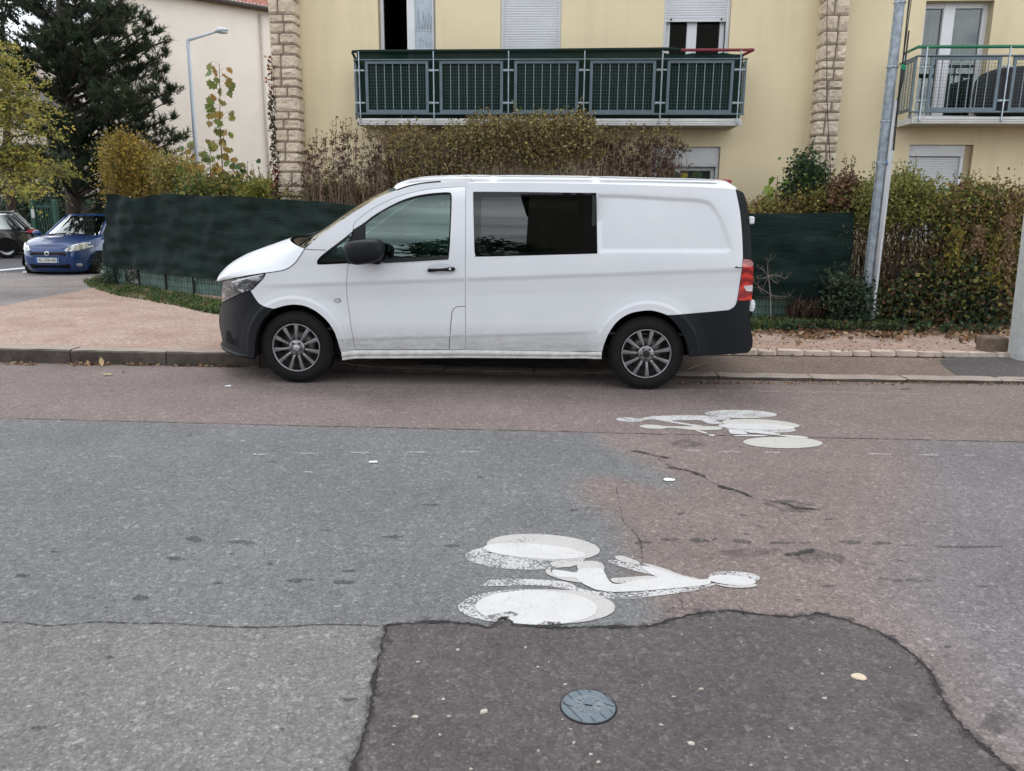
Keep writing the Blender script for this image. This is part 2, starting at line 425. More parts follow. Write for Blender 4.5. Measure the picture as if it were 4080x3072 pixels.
def vanmats():
    # painted white body with road dirt low down on the panels
    m,nt,p,out=newmat('van_white_paint'); v=pos(nt)
    sx=nt.nodes.new('ShaderNodeSeparateXYZ'); nt.links.new(v,sx.inputs[0])
    n=noise(nt,3.,6,.65,v); n2=noise(nt,70,3,.7,pos(nt,(1,1,1.0))); n3=noise(nt,14,5,.7,pos(nt,(.5,1,2.2)))
    mr=nt.nodes.new('ShaderNodeMapRange'); mr.inputs[1].default_value=.60; mr.inputs[2].default_value=.26; mr.inputs[3].default_value=0; mr.inputs[4].default_value=1
    nt.links.new(sx.outputs[2],mr.inputs[0])
    d=nt.nodes.new('ShaderNodeMath'); d.operation='MULTIPLY'; nt.links.new(mr.outputs[0],d.inputs[0]); nt.links.new(ramp(nt,n3,[(.3,.35),(.65,1)]),d.inputs[1])
    base=mixc(nt,ramp(nt,n,[(.3,0.),(.8,1.)]),(.68,.705,.735),(.73,.752,.775))
    film=mixc(nt,d.outputs[0],base,(.30,.29,.27))
    sp=nt.nodes.new('ShaderNodeMath'); sp.operation='MULTIPLY'; nt.links.new(ramp(nt,n2,[(.62,0.),(.68,.85)]),sp.inputs[0]); nt.links.new(mr.outputs[0],sp.inputs[1])
    fin=mixc(nt,sp.outputs[0],film,(.1,.095,.085)); nt.links.new(fin,p.inputs['Base Color'])
    nt.links.new(ramp(nt,d.outputs[0],[(0,.32),(1,.7)]),p.inputs['Roughness']); p.inputs['Coat Weight'].default_value=.25; p.inputs['Coat Roughness'].default_value=.08
    MATS['paint']=m
    MATS['blackplastic']=simple('black_bumper_plastic',(.007,.0085,.0115),.5,bmp=.25,bscale=500,bdist=.0006,var=.12,spec=.22)
    MATS['trim']=simple('gloss_black_trim',(.004,.004,.005),.2,var=.1,spec=.22)
    MATS['rubber']=simple('tyre_rubber',(.011,.011,.011),.8,bmp=.2,bscale=200,var=.25)
    MATS['inner']=simple('dark_inner_shell',(.035,.04,.04),.8)
    MATS['dark_window_edge']=simple('dark_window_edge',(.004,.004,.005),.03,spec=.5)
    MATS['gap']=simple('panel_gap',(.006,.006,.007),.9)
    MATS['alloy']=simple('alloy_grey',(.29,.29,.30),.33,.85,var=.25,vscale=25)
    MATS['alloydark']=simple('alloy_shadow_grey',(.018,.018,.02),.6,.2)
    MATS['chrome']=simple('chrome',(.75,.76,.78),.15,1.)
    MATS['seat']=simple('seat_cloth',(.05,.055,.06),.9)
    glassmat('cab_glass',(.60,.80,.73),.06,gain=1.2); glassmat('privacy_glass',(.16,.20,.18),.02,gain=1.0); glassmat('windscreen_glass',(.30,.36,.33),.10,gain=1.6)
    glassmat('lens_glass',(.85,.88,.9),.06)
vanmats()
P_=MATS
VAN=thing('van','white delivery van parked by the kerb with black bumpers and dark side windows','van',(WF.x,YC,0))

# ---- outlines
DOOR=mixed((c6,[(1150,440,1),(1153,420),(1160,400),(1180,375),(1230,335),(1300,285),(1430,220),(1560,175),(1700,145),(1850,130),(1997,122,1)]),
           (c6,[(1997,122,1),(1995,500),(1993,800),(1995,1100),(1997,1349,1)]),(c6,[(1997,1349,1),(1165,1348,1)]),
           (c6,[(1165,1348,1),(1150,1270),(1125,1100),(1105,950),(1102,830),(1113,705,1)]),
           (c6,[(1113,705,1),(1128,560),(1150,440,1)]))
FRAME_PTS=[(1153,442,1),(1232,392),(1300,340),(1400,280),(1500,230),(1600,195),(1700,175),(1800,165),(1868,163),(1890,178),(1893,250),(1887,400),(1880,550),(1870,660,1),(1500,682),(1270,695),(1115,704,1),(1128,560)]
FRAME=trace(FRAME_PTS,c6)
GL_PTS=[(1240,402,1),(1330,335),(1450,265),(1600,210),(1760,184),(1862,178),(1880,192),(1877,400),(1863,645,1),(1400,664),(1236,675,1)]
GLASS=trace(GL_PTS,c6)
QW=trace([(1145,455,1),(1060,525),(960,600),(905,645),(878,680),(880,703),(905,709),(1110,700,1),(1128,560)],c6)
BW=trace([(150,170),(156,152),(185,148),(500,150),(1020,157,1),(1027,585,1),(600,597),(195,607),(168,597),(160,560),(155,400)],c7)
BWI=trace([(207,210),(213,190),(245,184),(600,186),(900,190),(926,198),(931,225),(930,520),(915,553),(880,562),(600,572),(240,583),(213,575),(206,540)],c7)
HEADL=trace([(172,828,1),(330,797),(490,772,1),(468,812),(430,852),(376,902),(300,930),(225,963),(165,997,1),(154,960),(160,880)],c6)
def arc(w,r,a0,a1,n=24):
    return [Vector((w.x+r*math.cos(math.radians(a0+(a1-a0)*k/n)),w.z+r*1.0*math.sin(math.radians(a0+(a1-a0)*k/n)))) for k in range(n+1)]
ARF=[(1060,1375,1),(1040,1310),(1010,1220),(955,1135),(880,1068),(800,1025),(720,1010),(640,1016),(550,1041,1)]
ARF2=[(550,1041,1),(475,1115),(430,1200),(410,1290),(403,1405,1)]
ARR=[(1520,1018,1),(1465,998),(1385,985),(1260,1005),(1170,1060),(1110,1140),(1075,1220),(1056,1290,1)]
ARR2=[(1675,1312,1),(1662,1230),(1630,1150),(1580,1080),(1520,1018,1)]
ROOFE=[(1480,145),(1560,117),(1650,101),(1810,88),(1950,80),(2065,75)]
ROOFE7=[(90,86),(500,86),(1000,93),(1500,106),(1800,118),(1950,127),(2001,133,1)]
BODY=mixed((c6,[(786,588,1),(840,540),(900,490),(1000,425),(1100,350),(1250,255),(1350,195),(1480,145,1)]),(c6,ROOFE),(c7,ROOFE7),
           (c7,[(2001,133,1),(2030,280),(2045,430),(2052,620),(2045,700),(2025,830),(2010,920),(1995,955),(1962,977),(1925,985),(1610,1013),(1520,1018,1)]),
           (c7,ARR),(c7,[(1056,1290,1),(1057,1275,1),(95,1262,1)]),(c6,[(1997,1351,1),(1165,1352,1),(1060,1375,1)]),(c6,ARF),
           (c6,[(550,1041,1),(500,1030),(450,1008),(412,965),(376,904,1)]),(c6,[(376,904,1),(430,852),(468,812),(490,772,1)]),
           (c6,[(490,772,1),(560,762),(630,748),(680,722),(720,685),(755,635),(786,588,1)]))
BUMPF=mixed((c6,[(165,998,1),(225,965),(300,932),(376,905,1)]),(c6,[(376,905,1),(412,965),(450,1008),(500,1030),(550,1041,1)]),(c6,ARF2),
            (c6,[(403,1405,1),(300,1392),(220,1366),(170,1338),(156,1312),(160,1290,1),(146,1220),(136,1150),(138,1060),(150,1010),(165,998,1)]))
BUMPR=mixed((c7,[(1520,1018,1),(1610,1013),(1925,985),(1962,977),(1995,955),(2012,916,1)]),(c7,[(2012,916,1),(2096,917,1),(2102,1080),(2120,1180),(2119,1235),(2100,1270),(2080,1285,1),(1675,1312,1)]),(c7,ARR2))
TAIL=trace([(2053,622,1),(2095,626),(2118,640),(2125,665),(2122,800),(2114,915,1),(2014,915,1),(2027,830),(2047,700)],c7)
DPIL=trace([(2003,135,1),(2038,143),(2062,165),(2082,230),(2098,330),(2110,460),(2117,632,1),(2053,619,1),(2046,430),(2031,280)],c7)
for far in (False,True):
    holes=[shrink(DOOR,-.0035),QW,BW]
    panel('side_panel',BODY,P_['paint'],VAN,holes=holes,far=far,step=.03 if not far else .08)
    dr=panel('front_door',mixed((c6,[(1150,440,1),(1153,420),(1160,400),(1180,375),(1230,335),(1300,285),(1430,220),(1560,175),(1700,145),(1850,130),(1997,122,1)]),
           (c6,[(1997,122,1),(1995,500),(1993,800),(1995,1100),(1997,1349,1)]),(c6,[(1997,1349,1),(1165,1348,1)]),
           (c6,[(1165,1348,1),(1150,1270),(1125,1100),(1105,950),(1102,830),(1113,705,1)]),
           (c6,[(1115,704,1),(1270,695),(1500,682),(1870,660,1)]),(c6,[(1870,660,1),(1880,550),(1887,400),(1893,250),(1890,178),(1868,163),(1800,165),(1700,175),(1600,195),(1500,230),(1400,280),(1300,340),(1232,392),(1153,442,1)])),P_['paint'],VAN,far=far,step=.03 if not far else .08)
    panel('window_frame',FRAME,P_['trim'],dr,holes=[GLASS],off=.002,far=far,step=.06,s=.001)
    panel('window_glass',GLASS,MATS['cab_glass'],dr,off=.010,far=far,step=.1,depth=.003,s=-.004)
    q=panel('quarter_window',QW,P_['trim'],VAN,holes=[shrink(QW,.022)],off=.003,far=far,step=.05)
    panel('pane',shrink(QW,.021),MATS['cab_glass'],q,off=.006,far=far,step=.1,depth=.002)
    q=panel('side_window',BW,MATS['dark_window_edge'],VAN,holes=[BWI],off=-.001,far=far,step=.1 if far else .026,s=.002)
    panel('pane',BWI,MATS['privacy_glass'],q,off=.001,far=far,step=.05 if far else .026,depth=.002)
    panel('front_bumper',BUMPF,P_['blackplastic'],VAN,far=far,off=.002,step=.03)
    panel('rear_bumper',BUMPR,P_['blackplastic'],VAN,far=far,off=-.006,step=.04)
    panel('pillar_trim',DPIL,P_['blackplastic'],VAN,far=far,off=.001,s=.002,step=.05)
# tail lights
def tailmat():
    m,nt,p,out=newmat('tail_light_lens'); v=pos(nt)
    sx=nt.nodes.new('ShaderNodeSeparateXYZ'); nt.links.new(v,sx.inputs[0])
    w=nt.nodes.new('ShaderNodeTexWave'); w.bands_direction='Z'; w.inputs['Scale'].default_value=3.2; w.inputs['Distortion'].default_value=6; w.inputs['Detail'].default_value=2; w.inputs['Detail Scale'].default_value=1.6
    nt.links.new(pos(nt,(1.5,1,1)),w.inputs[0])
    c=ramp(nt,w.outputs[0],[(0,(.22,.005,.006)),(.6,(.36,.009,.008)),(.9,(.62,.035,.02))]); nt.links.new(c,p.inputs['Base Color'])
    p.inputs['Roughness'].default_value=.12; p.inputs['Coat Weight'].default_value=1; p.inputs['Coat Roughness'].default_value=.02
    return m
TM=tailmat()
REV=trace([(2057,812,1),(2120,806,1),(2118,850,1),(2080,848),(2066,832)],c7)
for far in (False,True):
    t=panel('tail_light',TAIL,TM,VAN,off=-.008,far=far,step=.03,depth=.02,s=.001)
    panel('reversing_lens',REV,simple('clear_lens',(.62,.56,.58),.15,var=.15,vscale=30,coat=1),t,off=-.011,far=far,step=.05)
# headlights
def headmat():
    m,nt,p,out=newmat('headlight_inside'); v=pos(nt,(1,1,1.6))
    n=noise(nt,9,3,.5,v); c=ramp(nt,n,[(.35,(.015,.017,.02)),(.47,(.10,.11,.12)),(.55,(.035,.04,.045)),(.68,(.45,.47,.5))]); nt.links.new(c,p.inputs['Base Color'])
    p.inputs['Metallic'].default_value=.5; p.inputs['Roughness'].default_value=.25; p.inputs['Coat Weight'].default_value=1; p.inputs['Coat Roughness'].default_value=.02; bump(nt,p,n,.6,.03); return m
HM=headmat()
DRL=trace([(230,836,1),(330,809),(464,781,1),(456,790),(330,821),(240,846,1)],c6)
for far in (False,True):
    h=panel('headlight',HEADL,HM,VAN,off=.001,far=far,step=.04,s=.002,depth=.03)
    panel('light_strip',DRL,simple('drl_white',(.7,.74,.78),.2,var=.05,coat=1),h,off=-.001,far=far,step=.06,depth=.001)
    g=MB(); seam(g,mixed((c6,[(172,828,1),(330,797),(490,772,1),(468,812),(430,852),(376,902),(300,930),(225,963),(165,997,1)])),.010,-.001,far); g.build('light_gasket',P_['gap'],h)
# dark inner shell behind all the gaps (with the same openings)
def shellside(far):
    hs=[shrink(GLASS,-.01),QW,BWI]
    OUT=mixed((c6,[(786,588,1),(840,540),(900,490),(1000,425),(1100,350),(1250,255),(1350,195),(1480,145,1)]),(c6,ROOFE),(c7,ROOFE7),
       (c7,[(2001,133,1),(2040,150),(2060,175),(2090,330),(2110,620,1),(2110,915),(2100,1080),(2110,1230),(2080,1270,1),(1680,1300,1)]),(c7,ARR2),(c7,ARR),(c7,[(1056,1290,1),(95,1270,1)]),
       (c6,[(1997,1360,1),(1060,1380,1)]),(c6,ARF),(c6,ARF2),(c6,[(403,1395,1),(300,1380),(220,1350),(175,1320,1),(160,1220),(150,1100),(180,990),(180,850,1)]),(c6,[(180,850,1),(330,797),(560,764),(680,724),(755,637),(786,588,1)]))
    return OUT,hs
for far in (False,True):
    OUT,hs=shellside(far)
    o=panel('inner_shell',shrink(OUT,.006),P_['inner'],VAN,holes=hs,off=.022,far=far,step=.12,depth=.03)
# ---- lofted top surfaces
def chain_px(cc,pts,Y,sub=4):
    return [W(*cc(p.x,p.y),Y) for p in crom(pts,sub,False)]
def _resample_(P,n):
    d=[0]
    for a,b in zip(P,P[1:]): d.append(d[-1]+(b-a).length)
    out=[];j=0
    for k in range(n):
        t=d[-1]*k/(n-1)
        while j<len(P)-2 and d[j+1]<t: j+=1
        out.append(P[j].lerp(P[j+1],(t-d[j])/max(1e-9,d[j+1]-d[j])))
    return out
def side3(poly): return [Vector((p.x,YV+inset(p.x,p.y),p.y)) for p in poly]
def loft(name,mat,e,c,shape,parent,n=40,m=12,bulge=0):
    """e: near edge curve, c: centreline curve; shape(t)->(weight toward c height/x, fraction across)"""
    e=resample(e,n); c=resample(c,n); rows=[]
    for k in range(n):
        row=[]
        for i in range(m+1):
            t=i/m; a,b=shape(t); y=e[k].y+(YC-e[k].y)*b
            row.append(Vector((e[k].x+(c[k].x-e[k].x)*a,y,e[k].z+(c[k].z-e[k].z)*a)))
        row=row+[Vector((p.x,2*YC-p.y,p.z)) for p in row[:-1][::-1]]
        rows.append(row)
    g=MB(); g.grid(rows); return g.build(name,mat,parent,recalc=True)
# hood
HE=side3(mixed((c6,[(172,826,1),(330,796),(490,771),(560,761),(630,747),(680,721),(720,684),(755,634),(784,590,1)])))
HC=chain_px(c6,[(172,822),(179,795),(200,760),(240,715),(300,665),(380,618),(470,580),(560,548),(640,520),(730,493)],YV+.75)
def hshape(t):
    # rises quickly over the shoulder, then flat crown
    b=t**1.35; a=1-(1-t)**2.6; return a,b
loft('hood',P_['paint'],HE,HC,hshape,VAN)
# cowl and wipers
WE=side3(mixed((c6,[(786,588,1),(840,540),(900,490),(1000,425),(1100,350),(1250,255),(1350,195),(1478,144,1)])))
WC=chain_px(c6,[(850,497),(890,471),(1000,402),(1100,327),(1200,262),(1300,202),(1400,152),(1462,122)],YV+.80)
def wshape(t): return 1-(1-t)**2.2,t
ws=loft('windscreen',MATS['windscreen_glass'],WE,WC,wshape,VAN)
cb=MB(); a=HE[-1]; b=WE[0]; c=HC[-1]; d=WC[0]
rows=[]
for t in [k/10 for k in range(11)]:
    aa,bb=hshape(t); w2=wshape(t)
    y=a.y+(YC-a.y)*t
    p=Vector((a.x+(c.x-a.x)*aa,y,a.z+(c.z-a.z)*aa-.012)); q=Vector((b.x+(d.x-b.x)*w2[0]+.02,y,b.z+(d.z-b.z)*w2[0]-.012))
    rows.append([p,p.lerp(q,.5)-Vector((0,0,.03)),q])
rows+= [[Vector((v.x,2*YC-v.y,v.z)) for v in r] for r in rows[:-1][::-1]]
cb.grid(rows); cb.build('cowl',P_['trim'],VAN,recalc=True)
wp=MB()
p0=W(*c6(745,560),YV+.22); p1=W(*c6(885,474),YV+.35); p2=W(*c6(800,492),YV+.6)
wp.tube([p0,p0.lerp(p1,.5)+Vector((0,0,.008)),p1,p1+Vector((.1,.28,.05))],.008,6); wp.tube([p2,p1+Vector((.0,.15,.02))],.01,6)
wp.tube([p0+Vector((.02,.1,.0)),p1+Vector((-.02,.2,-.01))],.010,6)
wp.build('wiper',P_['trim'],VAN)
# roof
RE=side3(mixed((c6,ROOFE),(c7,ROOFE7)))
RC=chain_px(c6,[(1462,122),(1472,104),(1500,86),(1560,66),(1650,49),(1760,38),(1900,33),(2065,31)],YV+.42)+chain_px(c7,[(90,28),(500,31),(1000,37),(1500,50),(1850,60),(1925,70)],YV+.42)
def rshape(t):
    b=t; a=min(1,1-(1-min(1,t/.42))**2.4)+.04*max(0,t-.42); return a,b
roof=loft('roof',P_['paint'],RE,RC,rshape,VAN,n=80,m=16)
rb=MB()
for yy in (.30,.40,.52,.66,.80):
    for x0,x1 in ((-1.35,-.72),(-.66,-.1),(-.04,.45),(.5,1.25)):
        pass
# roof beads: low raised strips along the roof
RCn=resample(RC,60)
def roofz(x,y):
    b=(y-(YV+.14))/(YC-YV-.14); t=max(0,min(1,b)); a=rshape(t)[0]
    k=min(range(60),key=lambda i:abs(RCn[i].x-x)); REn=RE_[k]
    return REn.z+(RCn[k].z-REn.z)*a
RE_=resample(RE,60)
for x0,x1 in ((-1.38,-.62),(-.56,.30),(.36,1.40)):
    for yy in (.26,.36,.47,.60,.75):
        y=YV+yy; n=10; L=[];R=[];Mid=[]
        for k in range(n+1):
            x=x0+(x1-x0)*k/n; z=roofz(x,y); h=.0020*min(1,k/1.,(n-k)/1.)
            L.append((x,y-.018,roofz(x,y-.018)-.001)); Mid.append((x,y,z+h)); R.append((x,y+.018,roofz(x,y+.018)-.001))
        rb.grid([L,Mid,R])
        rb.grid([[(a,2*YC-b_,c_) for a,b_,c_ in q] for q in (L,Mid,R)])
rb.build('roof_bead',P_['paint'],VAN,recalc=True)
# rear face: loft across
REAR=mixed((c7,[(2001,133,1),(2038,143),(2062,165),(2082,230),(2098,330),(2110,460),(2117,632,1),(2125,665),(2122,800),(2114,915,1)]),(c7,[(2096,917,1),(2102,1080),(2120,1180),(2119,1235),(2100,1270),(2080,1285,1)]))
R3=side3(REAR); rows=[]
for p in R3:
    row=[]
    for i in range(9):
        t=i/8; y=p.y-.0+(YC-p.y)*t; row.append(Vector((p.x-.004+.03*(1-(1-t)**3),y,p.z)))
    rows.append(row+[Vector((q.x,2*YC-q.y,q.z)) for q in row[:-1][::-1]])
k=len(REAR)*6//10
g=MB(); g.grid([r for r in rows if r[0].z>.62]); g.build('rear_door',P_['paint'],VAN,recalc=True)
g=MB(); g.grid([r for r in rows if r[0].z<.66]); g.build('rear_valance',P_['blackplastic'],VAN,recalc=True)
# roof-to-rear closing strip
g=MB(); a=RE[-1]; c=RC[-1]; pr=[]
for i in range(17):
    t=i/16; s_=rshape(t); pr.append(Vector((a.x+(c.x-a.x)*s_[0],a.y+(YC-a.y)*s_[1],a.z+(c.z-a.z)*s_[0])))
r0=pr+[Vector((q.x,2*YC-q.y,q.z)) for q in pr[:-1][::-1]]
top=rows[1]; top=resample(top,len(r0)); mid=[(p*.5+q*.5)+Vector((.012,0,.012*(abs(p.y-YC)<.8))) for p,q in zip(r0,top)]
g.grid([r0,mid,top]); g.build('roof_rear_edge',P_['paint'],VAN,recalc=True)
g=MB(); x=W(*c7(1930,74),YV+.5); g.bbox((x.x-.10,YC-.40,x.z-.02),(x.x+.075,YC+.40,x.z+.022),.015); g.build('brake_light',TM,VAN)
# front face: grille/bumper loft between the two sides
NOSE=mixed((c6,[(172,826,1),(160,880),(154,960),(165,998,1)]),(c6,[(150,1010),(138,1060),(136,1150),(146,1220),(160,1290),(156,1312),(170,1338),(220,1366),(300,1392),(403,1405,1)]))
rows=[]
for p in side3(NOSE):
    row=[]
    for i in range(9):
        t=i/8; row.append(Vector((p.x-.10*(1-(1-t)**2.2),p.y+(YC-p.y)*t,p.z)))
    rows.append(row+[Vector((q.x,2*YC-q.y,q.z)) for q in row[:-1][::-1]])
g=MB(); g.grid([r for r in rows]); g.build('grille',P_['blackplastic'],VAN,recalc=True)
# sill: rounded rocker moulding + floor edge
def sill(far):
    g=MB(); A=mixed((c6,[(1064,1366,1),(1165,1353,1),(1997,1352,1)]),(c7,[(95,1264,1),(1057,1277,1)])); A=resample([Vector((p.x,0,p.y)) for p in A],40)
    prof=[(.004,.0),(-.010,-.008),(-.014,-.028),(-.010,-.046),(.004,-.056),(.006,-.060),(-.001,-.062),(-.001,-.080),(.03,-.082)]
    rows=[]
    for p in A:
        y0=YV+inset(p.x,p.z); k=1.0-.18*sstep(0,2.8,p.x-A[0].x)
        rows.append([Vector((p.x,(y0+a) if not far else 2*YC-(y0+a),p.z+b*k)) for a,b in prof])
    g.grid(rows); return g.build('sill',MATS['silldirty'],VAN,recalc=True)
MATS['silldirty']=simple('dirty_white_sill',(.60,.60,.57),.5,var=.18,vscale=14)
sill(False); sill(True)
g=MB(); g.box((XN+.35,YV+.10,.27),(XRR-1.3,2*YC-YV-.10,.40)); g.box((XRR-.6,YV+.10,.36),(XRR-.15,2*YC-YV-.10,.5)); g.box((-1.6,YV+.2,.20),(.3,YC+.5,.28)); g.box((.1,YV+.13,.215),(.24,YV+.16,.29))
g.build('underbody',P_['gap'],VAN)
# wheel wells: arch lips running inward
for far in (False,True):
    for pts,cc in ((ARF,c6),(ARF2,c6),(ARR,c7),(ARR2,c7)):
        g=MB(); L=mixed((cc,pts)); rows=[[],[],[]]
        for p in L:
            y=YV+inset(p.x,p.y)
            for r_,dy in zip(rows,(.0,.02,.42)):
                yy=y+dy+.004; r_.append(Vector((p.x,2*YC-yy if far else yy,p.y)))
        g.grid(rows); g.build('wheel_arch_liner',P_['gap'],VAN)
    yb=YV+.42
    for w in (WF,WR):
        yy=2*YC-yb if far else yb
        ang=[math.pi*k/16 for k in range(17)]; vs=[Vector((w.x,yy,w.z))]+[Vector((w.x+.5*math.cos(a),yy,w.z+.5*math.sin(a))) for a in ang]
        g=MB(); g.add(vs,[(0,k,k+1) for k in range(1,17)]); g.build('wheel_well',P_['gap'],VAN)
# seams
g=MB()
seam(g,mixed((c6,[(1993,1022,1),(1950,1024),(1925,1030),(1905,1048),(1893,1085),(1882,1200),(1873,1345,1)])),.005); g.build('fuel_flap_seam',P_['gap'],VAN); g=MB()
seam(g,mixed((c6,[(1480,145),(1560,117),(1650,98),(1730,88),(1810,81)])),.012,-.003); g.build('roof_seal',P_['gap'],VAN); g=MB()
seam(g,mixed((c6,[(784,591,1),(850,596),(945,599,1)])),.005); g.build('pillar_seam',P_['gap'],VAN); g=MB()
seam(g,mixed((c6,[(490,772,1),(560,762),(630,748),(680,722),(720,685),(755,635),(784,590,1)])),.007,-.002)
g.build('hood_seam',P_['gap'],VAN)
# window rubber at the waist
g=MB(); seam(g,mixed((c6,[(1240,688,1),(1500,676),(1868,654,1)])),.035,-.006); g.build('waist_strip',simple('matt_rubber_strip',(.03,.03,.032),.7),VAN)
# door handle: recess + bar
def surf(u,v,off): p=onside(u,v); return Vector((p.x,YV+inset(p.x,p.y)+off,p.y))
hc=surf(*c6(1815,746),0)
g=MB(); rx,rz=.127,.052; rowsr=[]
for k in range(6):
    q=k/5; r_=[]
    for i in range(33):
        a=2*math.pi*i/32; x=hc.x+rx*q*math.cos(a); z=hc.z+.005+rz*q*math.sin(a)*(1-.25*math.cos(a)*0); r_.append(Vector((x,YV+inset(x,z)-.0015+.0008*(1-q),z)))
    rowsr.append(r_)
g.grid(rowsr); g.build('handle_recess',simple('shaded_paint_recess',(.58,.61,.65),.35,var=.03),dr if False else VAN,recalc=True)  # shading of the recess put in as a darker paint colour
g=MB(); L=[(-.120,.0),(-.10,.012),(-.05,.016),(.03,.016),(.10,.016),(.122,.006)]
rows=[]
for x,h in [(-.124,.006),(-.112,.016),(-.06,.014),(-.02,.012),(.03,.013),(.07,.017),(.112,.018),(.124,.008)]:
    sl=.06*x; r_=[]
    for i in range(10):
        a=2*math.pi*i/10; r_.append(Vector((hc.x+x,hc.y-.030+.014*math.sin(a)+ (0 if abs(x)<.1 else .012),hc.z+sl+h*math.cos(a))))
    rows.append(r_)
g.grid(rows,closed=True); g.add(rows[0],[tuple(range(10))]); g.add(rows[-1],[tuple(range(10))])
hd=g.build('door_handle',P_['blackplastic'],VAN,recalc=True)
g=MB(); g.lathe([(0,-.048),(.009,-.048),(.010,-.040)],(hc.x+.082,hc.y,hc.z+.005),n=16); g.build('lock',P_['chrome'],hd)
# side indicator
ic=surf(*c6(1032,979),0)
def ell(cx,cz,rx,rz,off,n=28): return [Vector((cx+rx*math.cos(2*math.pi*k/n),cz+rz*math.sin(2*math.pi*k/n))) for k in range(n)]
o=panel('side_indicator',ell(ic.x,ic.z,.032,.020,0),simple('indicator_rim',(.16,.17,.17),.4),VAN,off=-.003,step=.02)
panel('lens',ell(ic.x,ic.z,.026,.0145,0),simple('indicator_lens',(.55,.56,.53),.12,coat=1,var=.1,vscale=60),o,off=-.007,step=.02)
# tiny dealer sticker
sc=surf(*c7(2020,683),0)
g=MB(); g.box((sc.x-.030,sc.y-.004,sc.z-.004),(sc.x+.032,sc.y-.001,sc.z+.003)); g.box((sc.x-.022,sc.y-.004,sc.z+.003),(sc.x-.008,sc.y-.001,sc.z+.010)); g.build('sticker',P_['gap'],VAN)
# rear hinges
for (a,b),(c_,d_) in (((2097,322),(2118,378)),((2096,908),(2121,990))):
    p=W(*c7(a,b),YV+.10); q=W(*c7(c_,d_),YV+.10); g=MB(); g.bbox((p.x,YV+.055,q.z),(q.x+.004,YV+.15,p.z),.012); g.bbox((p.x+.004,YV+.05,(p.z+q.z)/2-.03),(q.x+.008,YV+.14,(p.z+q.z)/2+.03),.01); g.build('hinge',P_['paint'],VAN)
# fog-lamp recess
g=MB(); L=mixed((c6,[(192,1212,1),(215,1212),(232,1260),(265,1290),(262,1322,1),(210,1300,1),(192,1290,1)]))
panel('fog_recess',L,P_['gap'],VAN,off=-.002,step=.05)
g=MB(); seam(g,mixed((c6,[(158,1292,1),(180,1305),(230,1318),(268,1322,1),(272,1290,1),(262,1250,1)])),.012,-.006); g.build('fog_recess_edge',P_['blackplastic'],VAN); g=MB(); seam(g,mixed((c6,[(150,1066,1),(210,1064),(245,1060,1)])),.006,-.003); g.build('bumper_crease',P_['blackplastic'],VAN)
g=MB(); lp=[onside(*c6(*p)) for p in [(156,1312),(170,1338),(220,1368),(300,1394),(400,1408)]]; g.tube([Vector((p.x,YV+inset(p.x,p.y)+.01,p.y)) for p in lp],.022,8); g.build('bumper_lip',P_['blackplastic'],VAN)
# ---- door mirror
def blob(name,cx,cy,cz,rx,ry,rz,ex,mat,parent,skew=0,taper=0,rot=0):
    rows=[]; n=24
    for i in range(n//2+1):
        ph=-math.pi/2+math.pi*i/(n//2); r_=[]
        for k in range(n):
            th=2*math.pi*k/n
            def sg(v,e): return math.copysign(abs(v)**e,v)
            x=sg(math.cos(ph),ex)*sg(math.cos(th),ex); y=sg(math.cos(ph),ex)*sg(math.sin(th),ex); z=sg(math.sin(ph),ex)
            X=x*rx*(1+taper*z); Z=z*rz*(1+skew*x); c,s=math.cos(rot),math.sin(rot)
            r_.append(Vector((cx+X*c-Z*s,cy+y*ry,cz+X*s+Z*c)))
        rows.append(r_)
    g=MB(); g.grid(rows,closed=True); return g.build(name,mat,parent,recalc=True)
mc=W(*c6(1238,612),YV-.17)
for sy in (1,-1):
    cy=mc.y if sy==1 else 2*YC-mc.y
    mi=blob('door_mirror',mc.x,cy,mc.z,.172,.105,.105,.62,P_['blackplastic'],VAN,skew=-.06,taper=.10,rot=.12)
    g=MB(); g.bbox((mc.x+.06,min(cy,cy+sy*.17),mc.z-.11),(mc.x+.135,max(cy,cy+sy*.17),mc.z-.03),.02); g.build('mirror_arm',P_['trim'],mi)
    g=MB(); g.lathe([(0,0),(.06,0)],(mc.x+.155,cy,mc.z+.006),'X',24); g.build('mirror_glass',simple('mirror_silver',(.5,.53,.55),.05,1.),mi)
